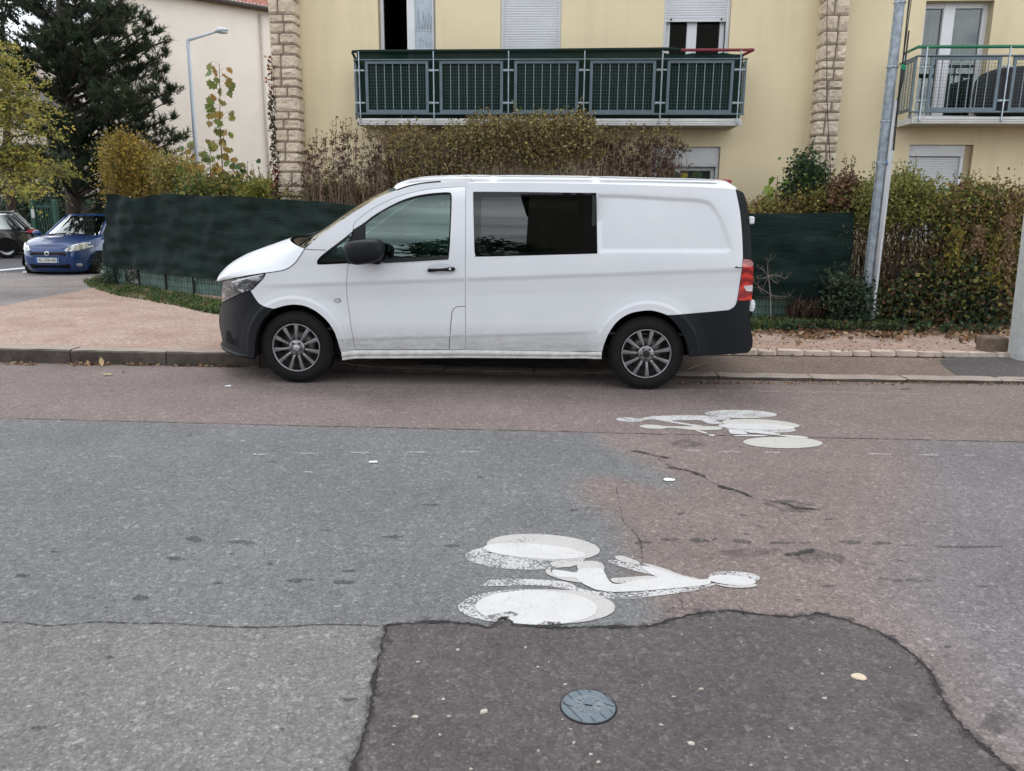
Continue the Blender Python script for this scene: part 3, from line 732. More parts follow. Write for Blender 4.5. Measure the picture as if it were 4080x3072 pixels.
# ---- wheels
def wheel(cx,cz,far,cap):
    r=bpy.data.objects.new('wheel',None); COL.objects.link(r); r.parent=VAN; r.location=Vector((cx,YC,cz))-Vector(VAN.location)
    yf=YV+.012; sg=1; c=Vector((cx,yf,cz))
    def yy(y): return y if not far else -y
    base=Vector((cx,yf if not far else 2*YC-yf,cz))
    g=MB(); prof=[(.222,.012),(.232,.002),(.262,-.004),(.296,.004),(.318,.020),(.328,.040)]
    g.lathe([(a,yy(b)) for a,b in prof]+[(.330,yy(.05)),(.330,yy(.20)),(.31,yy(.235)),(.24,yy(.24))],base,n=64)
    # tread blocks
    nb=76
    for k in range(nb):
        a=2*math.pi*k/nb
        for (y0,y1,r0,r1,sh) in ((.028,.075,.322,.3375,0),(.085,.135,.327,.3385,.5),(.145,.20,.327,.3375,0)):
            a0=a+sh*math.pi/nb; a1=a0+2*math.pi/nb*.66; vs=[]
            for rr in (r0,r1):
                for yv in (y0,y1):
                    for aa in (a0,a1): vs.append(base+Vector((rr*math.cos(aa),yy(yv),rr*math.sin(aa))))
            g.add(vs,[(4,5,7,6),(0,1,5,4),(2,6,7,3),(0,4,6,2),(1,3,7,5)])
    g.build('tyre',P_['rubber'],r,recalc=False)
    g=MB(); g.cur=0
    g.lathe([(.2235,yy(.006)),(.2245,yy(-.001)),(.217,yy(-.003)),(.211,yy(.004)),(.209,yy(.02))],base,n=64)
    ns=11; a_off=math.radians(88 if cap else 78)
    for k in range(ns):
        a=a_off+2*math.pi*k/ns; d=Vector((math.cos(a),0,math.sin(a))); t=Vector((-math.sin(a),0,math.cos(a)))
        rows=[]
        for rr,w,y in ((.068,.010,.020),(.085,.0105,.008),(.12,.0125,.004),(.16,.016,.004),(.195,.0195,.006),(.214,.0215,.008)):
            rows.append([base+d*rr-t*w+Vector((0,yy(y+.022),0)),base+d*rr-t*w*.92+Vector((0,yy(y+.002),0)),base+d*rr+Vector((0,yy(y),0)),base+d*rr+t*w*.92+Vector((0,yy(y+.002),0)),base+d*rr+t*w+Vector((0,yy(y+.022),0))])
        g.grid(rows,smooth=False)
    g.lathe([(0.034,yy(.004)),(.062,yy(.006)),(.072,yy(.012)),(.078,yy(.03))],base,n=40)
    g.cur=1; g.lathe([(.209,yy(.02)),(.200,yy(.10)),(.12,yy(.085)),(.0,yy(.085))],base,n=48)
    for k in range(5):
        a=math.radians(90+36)+2*math.pi*k/5; q=base+Vector((.0505*math.cos(a),yy(.0035),.0505*math.sin(a))); g.lathe([(0,0),(.0105,0)],q,n=12)
    g.lathe([(0,yy(.003)),(.031,yy(.003)),(.035,yy(.006))],base,n=28)
    rim=g.build('rim',[P_['alloy'],P_['alloydark']],r)
    # brake disc hint
    g=MB(); g.lathe([(.08,yy(.08)),(.155,yy(.08)),(.155,yy(.10))],base,n=40); g.build('brake_disc',simple('brake_steel',(.12,.115,.11),.45,.7),r)
    if cap:
        g=MB(); g.lathe([(0,yy(-.0005)),(.026,yy(0)),(.029,yy(.003))],base,n=32); hub=g.build('hub_cap',simple('hub_cap_silver',(.55,.56,.58),.3,.8),r)
        g=MB(); g.cur=0
        for k in range(3):
            a=math.radians(90+120*k); d=Vector((math.cos(a),0,math.sin(a))); t=Vector((-math.sin(a),0,math.cos(a))); e=Vector((0,yy(-.003),0))
            g.add([base+e+d*.022,base+e+t*.004,base+e-t*.004],[(0,1,2)])
        g.lathe([(.0215,yy(-.003)),(.0245,yy(-.003))],base,n=28); g.build('hub_emblem',simple('emblem_bright',(.85,.86,.88),.2,.8),hub) if False else g.build('hub_emblem',simple('emblem_bright',(.85,.86,.88),.2,.8),r)
    return r
wheel(WF.x,WF.z,False,True); wheel(WR.x,WR.z,False,False); wheel(WF.x,WF.z+.0,True,True); wheel(WR.x,WR.z,True,False)
g=MB(); rows=[]
for k in range(20):
    e=RE_[k*3 if k<19 else 59]; c=RCn[k*3 if k<19 else 59]; rows.append([Vector((e.x+(c.x-e.x)*rshape(t)[0],e.y+(YC-e.y)*t+.06*(1-t),e.z+(c.z-e.z)*rshape(t)[0]-.07)) for t in [j/10 for j in range(11)]])
    rows[-1]+=[Vector((p.x,2*YC-p.y,p.z)) for p in rows[-1][:-1][::-1]]
g.grid(rows); g.build('roof_lining',P_['inner'],VAN)
# ---- cab interior
sx0=-1.35
for cy in (YV+.42,YC+.48):
    g=MB(); g.bbox((sx0-.02,cy-.25,.62),(sx0+.50,cy+.25,.80),.05); g.bbox((sx0+.42,cy-.24,.75),(sx0+.56,cy+.24,1.34),.05); g.bbox((sx0+.46,cy-.12,1.36),(sx0+.55,cy+.12,1.56),.04); g.build('seat',P_['seat'],VAN)
g=MB(); g.bbox((-2.35,YV+.1,.75),(-1.82,2*YC-YV-.1,1.10),.08); g.build('dashboard',P_['inner'],VAN)
g=MB(); sc_=Vector((-1.70,YV+.45,1.10)); n=20; ringp=[sc_+Vector((.08*math.sin(2*math.pi*k/n)*1.0-.0,.19*math.cos(2*math.pi*k/n),.17*math.sin(2*math.pi*k/n))) for k in range(n+1)]
g.tube(ringp,.014,6,cap=False); g.tube([sc_+Vector((-.12,0,-.12)),sc_],.03,8); g.tube([sc_+Vector((0,-.18,0)),sc_+Vector((0,.18,0))],.015,6); g.build('steering_wheel',P_['trim'],VAN)
g=MB(); g.box((-2.4,YV+.06,.5),(1.7,2*YC-YV-.06,.52)); g.box((.30,YV+.05,.5),(.33,2*YC-YV-.05,1.72)); g.build('cargo_floor',P_['inner'],VAN)
for cy in (YV+.35,YC,YC+.6): g=MB(); g.bbox((-.20,cy-.22,.75),(-.08,cy+.22,1.36),.05); g.bbox((-.18,cy-.12,1.38),(-.09,cy+.12,1.58),.04); g.build('seat',P_['seat'],VAN)
# ================= GROUND =================
def asphalt(name,base_sock_fn,agg=120,bmpv=.5,spec=.25,light=.45):
    m,nt,p,out=newmat(name); v=pos(nt)
    vo=nt.nodes.new('ShaderNodeTexVoronoi'); vo.inputs['Scale'].default_value=agg; nt.links.new(v,vo.inputs['Vector'])
    vo2=nt.nodes.new('ShaderNodeTexVoronoi'); vo2.inputs['Scale'].default_value=agg*.42; nt.links.new(v,vo2.inputs['Vector'])
    base=base_sock_fn(nt,v)
    sep=nt.nodes.new('ShaderNodeSeparateColor'); nt.links.new(vo.outputs['Color'],sep.inputs[0])
    k=ramp(nt,sep.outputs[0],[(0,.80),(.45,.96),(.8,1.04),(.95,1.28),(1,1.5)])
    c=mixc(nt,1.,base,k,'MULTIPLY')
    sep2=nt.nodes.new('ShaderNodeSeparateColor'); nt.links.new(vo2.outputs['Color'],sep2.inputs[0])
    k2=ramp(nt,sep2.outputs[1],[(0,.82),(.5,1.),(.93,1.02),(.97,1.35)]); c=mixc(nt,1.,c,k2,'MULTIPLY')
    gap=ramp(nt,vo.outputs['Distance'],[(.0,1.05),(.5,1.0),(.85,.66)]); c=mixc(nt,.8,c,gap,'MULTIPLY')
    n=noise(nt,1.1,6,.6,v); c=mixc(nt,1.,c,ramp(nt,n,[(.3,.86),(.7,1.1)]),'MULTIPLY')
    n2=noise(nt,9,6,.7,v); c=mixc(nt,1.,c,ramp(nt,n2,[(.3,.90),(.7,1.07)]),'MULTIPLY')
    nt.links.new(c,p.inputs['Base Color']); p.inputs['Roughness'].default_value=.85; p.inputs['Specular IOR Level'].default_value=spec
    inv=nt.nodes.new('ShaderNodeMath'); inv.operation='MULTIPLY_ADD'; inv.inputs[1].default_value=-1.; nt.links.new(vo.outputs['Distance'],inv.inputs[0]); nt.links.new(noise(nt,260,3,.6,v),inv.inputs[2])
    bump(nt,p,inv.outputs[0],bmpv,.004); return m
def roadbase(nt,v):
    a=nt.nodes.new('ShaderNodeAttribute'); a.attribute_name='Zone'; s=nt.nodes.new('ShaderNodeSeparateColor'); nt.links.new(a.outputs['Color'],s.inputs[0])
    c=mixc(nt,s.outputs[0],(.214,.174,.162),(.172,.175,.179)); c=mixc(nt,s.outputs[1],c,(.188,.178,.189)); c=mixc(nt,s.outputs[2],c,(.198,.194,.188)); return c
ROADM=asphalt('road_asphalt',roadbase,115)
PATCHM=asphalt('patch_asphalt',lambda nt,v:ramp(nt,noise(nt,1.6,4,.5,v),[(.3,(.102,.091,.091)),(.7,(.122,.109,.109))]),105,.7)
def flat(col): return lambda nt,v:ramp(nt,noise(nt,2.,4,.5,v),[(.3,tuple(c*.92 for c in col)),(.7,tuple(c*1.08 for c in col))])
SWASPH=asphalt('pavement_asphalt',flat((.28,.25,.243)),110,.4)
STREETM=asphalt('side_street_asphalt',flat((.12,.123,.133)),60,.3)
STRIPM=asphalt('strip_asphalt',flat((.215,.165,.138)),85,.8)
DARKP=asphalt('dark_pavement_patch_asphalt',flat((.105,.095,.097)),110,.5)
def gravelm():
    m,nt,p,out=newmat('pink_sand_gravel'); v=pos(nt)
    n=noise(nt,1.3,6,.6,v); c=ramp(nt,n,[(.25,(.35,.235,.185)),(.5,(.43,.315,.258)),(.75,(.50,.39,.33))])
    n2=noise(nt,26,6,.75,pos(nt,(1,1.,1))); c=mixc(nt,1.,c,ramp(nt,n2,[(.32,.55),(.5,.98),(.7,1.3)]),'MULTIPLY')
    vo=nt.nodes.new('ShaderNodeTexVoronoi'); vo.inputs['Scale'].default_value=70; nt.links.new(v,vo.inputs['Vector']); s=nt.nodes.new('ShaderNodeSeparateColor'); nt.links.new(vo.outputs['Color'],s.inputs[0])
    c=mixc(nt,1.,c,ramp(nt,s.outputs[0],[(0,.75),(.3,.97),(.9,1.03),(1,1.3)]),'MULTIPLY'); nt.links.new(c,p.inputs['Base Color'])
    p.inputs['Roughness'].default_value=.95; p.inputs['Specular IOR Level'].default_value=.15; bump(nt,p,n2,.8,.02); return m
GRAVEL=gravelm()
SOIL=simple('garden_soil',(.07,.055,.035),.95,var=.35,vscale=5,bmp=.6,bscale=12,bdist=.05)
# base ground to the horizon
g=MB(); g.add([(-300,-300,-.06),(300,-300,-.06),(300,300,-.06),(-300,300,-.06)],[(0,1,2,3)]); struct(g.build('ground',simple('far_ground',(.11,.11,.085),.95,var=.3,vscale=.5)))
# zones, in photo pixels, laid on the road
GREYZ=[(-600,1651),(2376,1724),(2400,1780),(2520,1825),(2620,1870),(2720,1930),(2700,1962),(2560,1925),(2440,1900),(2350,1905),(2325,1960),(2360,2010),(2440,2070),(2450,2180),(2465,2290),(2540,2370),(2600,2430),(2590,2500),(2590,2700),(-600,2700)]
LOWZ=[(-900,2478),(0,2477),(100,2481),(190,2492),(283,2486),(377,2477),(566,2483),(660,2481),(802,2491),(990,2498),(1132,2495),(1321,2486),(1540,2494),(1560,3400),(-900,3400)]
RIGHTZ=[(3560,1740),(3620,1900),(3700,2150),(3640,2400),(3760,2600),(3900,2900),(4300,3200),(5200,3200),(5200,1780)]
def gp(poly,z=0): return [(G(u,v,z).x,G(u,v,z).y) for u,v in poly]
_gz,_lz,_rz=gp(GREYZ),gp(LOWZ),gp(RIGHTZ)
def softmask(x,y,poly,soft,amp,fr,seed):
    x2=x+amp*math.sin(fr*y+seed)+amp*.6*math.sin(fr*2.3*x+1.7*seed); y2=y+amp*.5*math.sin(fr*1.7*x+seed*2)
    d=pdist(x2,y2,poly); return sstep(-soft,soft,d if inpoly(x2,y2,poly) else -d)
rows=[]; cols=[]; Ys=[.6]
while Ys[-1]<7.72: Ys.append(min(7.72,Ys[-1]*1.0125+.002))
for Y in Ys:
    r=[]
    for i in range(121):
        x=(-1+2*i/120)*(.92*Y+.8); r.append((x,Y,0.)); 
        gz=softmask(x,Y,_gz,.035+.02*Y,.03,3.,1.); 
        if Y>5.512: gz=0
        elif Y>5.3: gz=gz if inpoly(x,Y,_gz) else 0
        lz=softmask(x,Y,_lz,.012,.0,3,2.); rz=softmask(x,Y,_rz,.30,.08,2,.5) if Y<5.512 else 0.
        cols.append((gz,rz*(1-gz)*.85,lz,1))
    rows.append(r)
g=MB(); g.grid(rows,smooth=False); ro=g.build('road',ROADM); struct(ro)
a=ro.data.color_attributes.new('Zone','FLOAT_COLOR','POINT'); a.data.foreach_set('color',np.array(cols,dtype=np.float32).ravel())
# the rest of the road, beyond and behind the detailed sheet
g=MB(); g.sheet([(-60,-20),(60,-20),(60,7.64),(-60,7.72)],-.008); struct(g.build('road',ROADM))
# dark patch in front
PATCH=[(1540,2490),(1600,2484),(1720,2474),(1850,2480),(1955,2500),(1985,2468),(2008,2455),(2032,2470),(2045,2490),(2200,2500),(2400,2497),(2560,2495),(2640,2480),(2700,2460),(2780,2441),(2900,2430),(2980,2441),(3060,2450),(3160,2456),(3260,2444),(3330,2455),(3400,2480),(3480,2508),(3560,2548),(3620,2590),(3680,2640),(3715,2690),(3745,2760),(3790,2840),(3860,2920),(3950,3000),(4050,3080),(4150,3200),(4150,3300),(1380,3300),(1390,3200),(1405,3072),(1420,3010),(1437,2960),(1460,2900),(1472,2850),(1488,2750),(1503,2650),(1523,2560)]
def jag(pts,amp,step,seed=1,closed=True):
    r=random.Random(seed); out=[]
    for a,b in zip(pts,pts[1:]+(pts[:1] if closed else [])):
        a=Vector(a);b=Vector(b);n=max(1,int((b-a).length/step))
        for k in range(n):
            p=a.lerp(b,k/n); out.append((p.x+r.uniform(-amp,amp),p.y+r.uniform(-amp,amp)*.45))
    return out
PJpx=jag(PATCH,7,11,3); PJ=gp(PJpx,.005)
g=MB(); g.sheet(PJ,.005); struct(g.build('road_patch',PATCHM))
def crack(g,pts,w,z,seed,jit=5,step=14,closed=False,wv=.7):
    r=random.Random(seed); q=[(p.x,p.y) for p in crom(pts,3,False)]; q=jag(q,jit,step,seed,False)
    P=[G(u,v,z) for u,v in q]; L=[];R=[]
    for i,p in enumerate(P):
        e=(P[min(i+1,len(P)-1)]-P[max(i-1,0)]); e.normalize(); n=Vector((-e.y,e.x,0)); ww=w*(1-wv+wv*2*r.random())/2*(1 if 0<i<len(P)-1 else .1)
        L.append(p+n*ww); R.append(p-n*ww)
    g.grid([L,R],smooth=False)
# the old paint traces and stains
def stainm(name,col,op,sc=40,lo=.42,hi=.6):
    m,nt,p,out=newmat(name); v=pos(nt); p.inputs['Base Color'].default_value=(*col,1); p.inputs['Roughness'].default_value=.85
    tr=nt.nodes.new('ShaderNodeBsdfTransparent'); mx=nt.nodes.new('ShaderNodeMixShader')
    nt.links.new(ramp(nt,noise(nt,sc,5,.7,v),[(lo,0.),(hi,op)]),mx.inputs[0]); nt.links.new(tr.outputs[0],mx.inputs[1]); nt.links.new(p.outputs[0],mx.inputs[2]); nt.links.new(mx.outputs[0],out.inputs[0]); return m
CRW=stainm('broken_crack',(.028,.025,.026),.9,45,.36,.50); CRS=stainm('crumbly_dark_edge',(.05,.044,.046),.75,30,.44,.62)  # cracks, and a broken dark band for the crumbled patch edge
CRM=simple('crack_dark',(.034,.031,.032),.95,var=.4,vscale=40)
def edgeline(g,w,z,seed,off=0):
    r=random.Random(seed); P=[G(u,v,z) for u,v in PJpx if v<3150]; k0=max(range(len(P)),key=lambda i:(P[i]-P[i-1]).length); P=P[k0:]+P[:k0]; L=[];R=[]; n=len(P); ph=r.uniform(0,9)
    for i,p in enumerate(P):
        e=P[min(i+1,n-1)]-P[max(i-1,0)]; e.normalize(); q=Vector((-e.y,e.x,0)); ww=w*(.12+1.5*max(0,.42+mn_.noise(Vector((i*.11+ph,0,seed)))+.6*mn_.noise(Vector((i*.45,ph,0)))))*r.uniform(.5,1.4)/2; L.append(p+q*(ww+off)); R.append(p-q*(ww-off))
    g.grid([L,R],smooth=False)
from mathutils import noise as mn_
g=MB(); edgeline(g,.012,.0075,5); struct(g.build('road_crack',CRM)); g=MB(); edgeline(g,.05,.0065,8); struct(g.build('crumbled_edge',CRS))
cA=lambda x,y:(2040+x*.9436,1500+y*.9436); cB=lambda x,y:(x*.9436,1500+y*.9436)
g=MB()
for pts,w in (([(500,312),(560,322),(620,336),(690,347)],.030),([(655,384),(730,392),(790,412),(835,432)],.034),([(500,312),(600,333),(655,372),(690,384),(790,413),(850,448),(900,470),(980,492),(1030,515),(1090,524),(1200,552),(1320,562)],.009),([(865,458),(900,468),(950,480),(1020,510)],.032),([(1085,520),(1150,535),(1200,552),(1300,560)],.022),
              ([(440,460),(452,520),(470,610),(520,660),(545,700),(550,760),(545,790)],.006),([(690,920),(715,950),(730,1000)],.006),([(640,1015),(680,975),(740,990)],.006),([(1020,625),(1060,636),(1100,646)],.008),([(1150,752),(1230,742),(1290,722)],.03)):
    crack(g,[cA(*p) for p in pts],w*(.75 if w>.01 else .55),.004,len(pts)+int(w*1000),4,8,wv=.9)
crack(g,[(-500,1653),(0,1665),(1200,1695),(2040,1714),(3000,1737),(4300,1765)],.011,.003,11,1.6,20)
crack(g,[p for p in LOWZ[1:13]],.006,.003,12,2,16)
struct(g.build('road_crack',CRW))
def blobpx(g,u,v,rx,ry,z,seed,n=22,ir=.35):
    r=random.Random(seed); ph=[r.uniform(0,6.3) for _ in range(4)]; poly=[]
    for k in range(n):
        a=2*math.pi*k/n; s=1+ir*(.5*math.sin(2*a+ph[0])+.35*math.sin(3*a+ph[1])+.25*math.sin(5*a+ph[2])); q=G(u+rx*s*math.cos(a),v+ry*s*math.sin(a),z); poly.append((q.x,q.y))
    g.sheet(poly,z)
g=MB()
for i,(x,y,rx,ry) in enumerate([(820,685,38,11),(1020,697,52,8),(740,768,42,8),(1475,820,26,7),(1455,867,45,9),(1245,860,40,8),(1300,856,35,3),(593,932,31,12),(95,840,26,9),(457,1186,18,8),(160,1482,34,9),(1470,1363,38,7),(1660,676,44,6),(1910,714,30,6),(1825,541,38,4),(1153,358,13,3),(450,975,10,4),(478,945,12,4),(394,935,12,3),(980,748,16,4),(1140,790,14,4),(1378,650,18,3),(2030,425,18,4),(1190,1487,13,6),(560,1460,12,4),(800,247,10,3),(230,738,26,4),(925,870,26,4)]):
    blobpx(g,*cB(x,y),rx*.94,ry*.94,.003,i)
for i,(x,y,rx,ry) in enumerate([(550,699,38,7),(670,688,38,7),(790,690,44,9),(855,685,14,5),(970,695,44,8),(1140,701,50,6),(1240,701,24,3),(1430,698,48,8),(1560,703,48,7),(1680,712,28,3),(1930,718,125,5),(710,578,17,5),(975,585,19,4),(1340,602,18,4),(1330,884,33,4),(260,564,18,4),(1735,613,14,4),(1140,576,12,3),(990,664,16,3),(1840,1140,18,5),(1830,1180,12,4),(1210,943,16,4),(1630,775,24,4),(1570,853,22,4),(1990,885,30,4),(1660,52,26,4)]):
    blobpx(g,*cA(x,y),rx*.94,ry*.94,.003,i+50)
struct(g.build('road_stain',stainm('tar_stain',(.055,.055,.058),.72,70,.36,.60)))
g=MB()
for i,(x,y,rx,ry) in enumerate([(745,282,60,20),(1290,760,95,32),(1000,740,110,18),(1180,545,100,22),(2050,1450,70,60),(1680,1410,60,40),(1690,860,80,9)]): blobpx(g,*cA(x,y),rx,ry,.0035 if i!=5 else .008,i+90)
struct(g.build('road_stain',stainm('soft_stain',(.075,.065,.065),.55,14,.38,.66)))
FADE=stainm('faded_paint',(.62,.60,.60),.75,90,.40,.62)
g=MB()
for (x0,x1,y,fn) in ((360,372,340,cB),(455,522,335,cB),(1065,1140,327,cB),(1265,1345,323,cB),(1480,1560,320,cB),(1720,1800,318,cB),(1940,2030,316,cB),(1285,1320,402,cB),(1015,1035,270,cB),(730,800,312,cA),(875,965,317,cA),(1070,1130,319,cA),(1500,1600,326,cA),(1720,1800,330,cA),(1910,1960,331,cA)):
    a=fn(x0,y-2); b=fn(x1,y+3); P=[G(a[0],a[1],.0035),G(b[0],a[1]+1,.0035),G(b[0],b[1]+1,.0035),G(a[0],b[1],.0035)]; g.add(P,[(3,2,1,0)])
struct(g.build('faded_road_line',FADE))
g=MB(); a=G(1300,1530,.0035); g.add([G(1290,1526,.0035),G(3700,1566,.0035),G(3700,1573,.0035),G(1290,1532,.0035)],[(3,2,1,0)]); struct(g.build('faded_road_line',stainm('very_faded_paint',(.55,.5,.48),.45,30,.45,.7)))
# ---- bicycle markings
def paintm(name,col,lo,hi,sc=110,sc2=5.,wob=.5,opmax=1.):
    m,nt,p,out=newmat(name); v=pos(nt)
    c=ramp(nt,noise(nt,9,5,.6,v),[(.3,tuple(k*.93 for k in col)),(.7,col)]); nt.links.new(c,p.inputs['Base Color']); p.inputs['Roughness'].default_value=.6; bump(nt,p,noise(nt,150,3,.6,v),.35,.003)
    s=nt.nodes.new('ShaderNodeMath'); s.operation='MULTIPLY_ADD'; s.inputs[1].default_value=wob; nt.links.new(noise(nt,sc2,4,.6,v),s.inputs[0]); nt.links.new(noise(nt,sc,4,.75,v),s.inputs[2])
    f=ramp(nt,s.outputs[0],[(lo+wob*.5,0.),(hi+wob*.5,opmax)])
    vc=nt.nodes.new('ShaderNodeTexVoronoi'); vc.feature='DISTANCE_TO_EDGE'; vc.inputs['Scale'].default_value=9
    wv=nt.nodes.new('ShaderNodeMixRGB'); wv.inputs[0].default_value=.12; nt.links.new(v,wv.inputs[1])
    nn=nt.nodes.new('ShaderNodeTexNoise'); nn.inputs['Scale'].default_value=12; nt.links.new(v,nn.inputs[0]); nt.links.new(nn.outputs[1],wv.inputs[2]); nt.links.new(wv.outputs[0],vc.inputs['Vector'])
    ck=ramp(nt,vc.outputs['Distance'],[(.004,.15),(.012,1.)]); f=mixc(nt,.22,f,ck,'MULTIPLY') if lo<.42 else f
    tr=nt.nodes.new('ShaderNodeBsdfTransparent'); mx=nt.nodes.new('ShaderNodeMixShader'); nt.links.new(f,mx.inputs[0]); nt.links.new(tr.outputs[0],mx.inputs[1]); nt.links.new(p.outputs[0],mx.inputs[2]); nt.links.new(mx.outputs[0],out.inputs[0]); return m
PW=paintm('fresh_white_road_paint',(.55,.55,.545),.30,.34); PB=paintm('older_grey_road_paint',(.46,.45,.435),.31,.35); PS=paintm('worn_speckled_road_paint',(.50,.50,.50),.43,.505,85)
PL=paintm('light_worn_road_paint',(.52,.52,.52),.385,.45,70)
def pel(cx,cy,rx,ry,tilt=0,n=56): return [(cx+rx*math.cos(2*math.pi*k/n)*math.cos(tilt)-ry*math.sin(2*math.pi*k/n)*math.sin(tilt),cy+rx*math.cos(2*math.pi*k/n)*math.sin(tilt)+ry*math.sin(2*math.pi*k/n)*math.cos(tilt)) for k in range(n)]
def layer(polys,cc,z,name,mat,par,smooth=True):
    g=MB()
    for i,pl in enumerate(polys):
        q=pl if len(pl)>40 else [(p.x,p.y) for p in crom(pl,3,True)]
        q=jag([cc(*p) for p in q],1.0,6,len(q)+i); P=[(G(u,v,z).x,G(u,v,z).y) for u,v in q]; g.sheet(P,z+.00012*i)
    return g.build(name,mat,par)
c3=lambda x,y:(1750+x*.633,2050+y*.633); c4=lambda x,y:(2400+x*.4295,1600+y*.4295)
b1=thing('bicycle_marking','large white bicycle and rider painted on the road, wheels cut by the dark patch','road marking',G(2400,2340))
layer([pel(540,268,376,78,.02),pel(570,580,452,110,0),[(290,432),(330,411),(500,405),(650,411),(800,425),(900,468),(1050,488),(1200,484),(1400,466),(1700,436),(1745,440),(1600,480),(1400,508),(1200,530),(1050,527),(900,502),(760,462),(600,446),(300,450)],
       [(1065,292),(1100,285),(1200,305),(1270,322),(1320,360),(1330,378),(1200,345),(1080,306)],pel(1858,393,162,35,.05)],c3,.0025,'worn_paint',PS,b1)
layer([pel(655,206,356,82,.06),pel(682,580,427,109,.01),[(670,350),(700,345),(720,372),(870,398),(892,428),(780,410),(685,378)],[(705,300),(780,291),(900,292),(890,306),(820,330),(722,328)],[(870,312),(930,292),(1020,303),(1035,350),(950,345),(880,350)],
       [(1085,402),(1200,394),(1320,386),(1372,396),(1250,425),(1140,432),(1095,426)],[(1105,266),(1140,259),(1200,275),(1256,300),(1250,315),(1130,288)],[(1285,312),(1330,315),(1430,345),(1530,382),(1640,405),(1530,396),(1400,360)],[(1740,436),(1850,448),(1990,438),(1985,455),(1900,462),(1800,455)]],c3,.0032,'older_paint',PB,b1)
layer([pel(600,230,322,46,.07),pel(612,585,384,108,.02),
       [(718,348),(800,356),(862,366),(880,345),(950,335),(1028,343),(1045,375),(1062,405),(1090,432),(1140,436),(1250,412),(1370,396),(1335,376),(1280,335),(1290,322),(1400,352),(1530,392),(1640,408),(1700,406),(1692,440),(1500,462),(1300,478),(1100,487),(1000,475),(950,458),(890,425),(850,398),(760,396),(720,376)],
       pel(1842,413,150,30,.08)],c3,.0045,'fresh_paint',PW,b1)
b2=thing('bicycle_marking','overlapping white bicycle marking on the road behind the van, one solid white wheel','road marking',G(2900,1700))
layer([pel(1283,115,334,37,.02),[(130,162),(160,149),(250,148),(350,158),(430,140),(600,130),(830,125),(1000,135),(1170,150),(1165,172),(1060,170),(1080,186),(1130,196),(1100,208),(1000,205),(950,190),(910,172),(770,172),(640,178),(800,205),(930,225),(850,228),(600,187),(480,166),(392,168),(360,184),(250,187),(160,178)],pel(1470,255,325,32,.03)],c4,.0022,'worn_paint',PL,b2)
layer([pel(1470,207,358,42,.05),[(350,226),(400,213),(500,217),(600,229),(860,229),(1080,231),(1112,250),(1060,262),(860,264),(740,252),(620,243),(540,253),(420,248),(355,236)],pel(1675,380,368,52,.02)],c4,.0030,'older_paint',paintm('cream_road_paint',(.48,.47,.435),.22,.26),b2)
layer([pel(1430,232,352,29,.03),[(862,263),(910,270),(970,290),(960,296),(900,281)],[(975,306),(1042,307),(1032,322)],[(1175,262),(1250,264),(1330,285),(1342,302),(1260,302),(1190,295)],[(1340,262),(1450,270),(1650,300),(1600,309),(1440,294),(1350,285)],[(1230,312),(1370,309),(1500,312),(1510,322),(1240,320)],[(1620,312),(1760,315),(1870,323),(1910,334),(1880,340),(1700,325)]],c4,.0040,'fresh_paint',PW,b2)
# ---- manhole cover
mc_=G(2344,2809,.012); R0=.088
MC=thing('water_valve_cover','small round blue-grey cast iron water cover set in the dark patch','manhole cover',(mc_.x,mc_.y,0))
IRON=simple('blue_grey_iron',(.13,.165,.19),.55,.3,var=.14,vscale=40,bmp=.3,bscale=300,bdist=.001); IRONL=simple('worn_bright_iron',(.19,.22,.24),.5,.3,var=.15,vscale=80); IROND=simple('iron_groove',(.05,.06,.07),.7)
o=Vector((mc_.x,mc_.y,0))
g=MB(); g.lathe([(0,.012),(R0-.004,.012),(R0,.009),(R0,.004)],o,'Z',64,smooth=False); g.build('cover_plate',IRON,MC)
g=MB(); g.lathe([(R0+.0005,.0105),(R0+.004,.006),(R0+.0045,.004)],o,'Z',64); g.build('rim_gap',CRM,MC)
g=MB(); tl=math.radians(-58); dx,dy=math.cos(tl),math.sin(tl); nx,ny=-dy,dx
for q in (-.062,-.028,.010,.046,.078):
    half=math.sqrt(max(0,(R0-.004)**2-q*q)); 
    for s0,s1 in ((-half,-.052 if abs(q)<.05 else 0),(.052 if abs(q)<.05 else 0,half)):
        if abs(q)<.05 and abs(s0)<.05 and abs(s1)<.05: continue
        a=o+Vector((nx*q+dx*s0,ny*q+dy*s0,.0118)); b=o+Vector((nx*q+dx*s1,ny*q+dy*s1,.0118)); g.bar(a,b,.0035,.002)
for s in (-1,1):
    a=o+Vector((s*.05,s*.012,.0118)); b=o+Vector((s*(R0-.006),s*.0-.002*s,.0118)); g.bar(a,b,.004,.0022)
g.build('groove',IROND,MC)
g=MB()
g.lathe([(.0475,.0125),(.0495,.0135),(.0515,.0125)],o,'Z',56)
def ringseg(g,a0,a1,r0,r1,z,n=18):
    A=[o+Vector((r0*math.cos(a0+(a1-a0)*k/n),r0*math.sin(a0+(a1-a0)*k/n),z)) for k in range(n+1)]; B=[o+Vector((r1*math.cos(a0+(a1-a0)*k/n),r1*math.sin(a0+(a1-a0)*k/n),z)) for k in range(n+1)]; g.grid([A,B],smooth=False)
ringseg(g,math.radians(98),math.radians(250),.021,.045,.0132); ringseg(g,math.radians(-72),math.radians(52),.021,.045,.0132)
g.build('letter_band',IRONL,MC)
g=MB()
def arctext(txt,a0,a1,size):
    for k,ch in enumerate(txt):
        a=a0+(a1-a0)*k/(len(txt)-1); vs,fs=text_mesh(ch,size); r=a-math.pi/2; c,s=math.cos(r),math.sin(r); p=o+Vector((.033*math.cos(a),.033*math.sin(a),.0138))
        g.add([p+Vector((v.x*c*.8-v.y*s,v.x*s*.8+v.y*c,0)) for v in vs],fs)
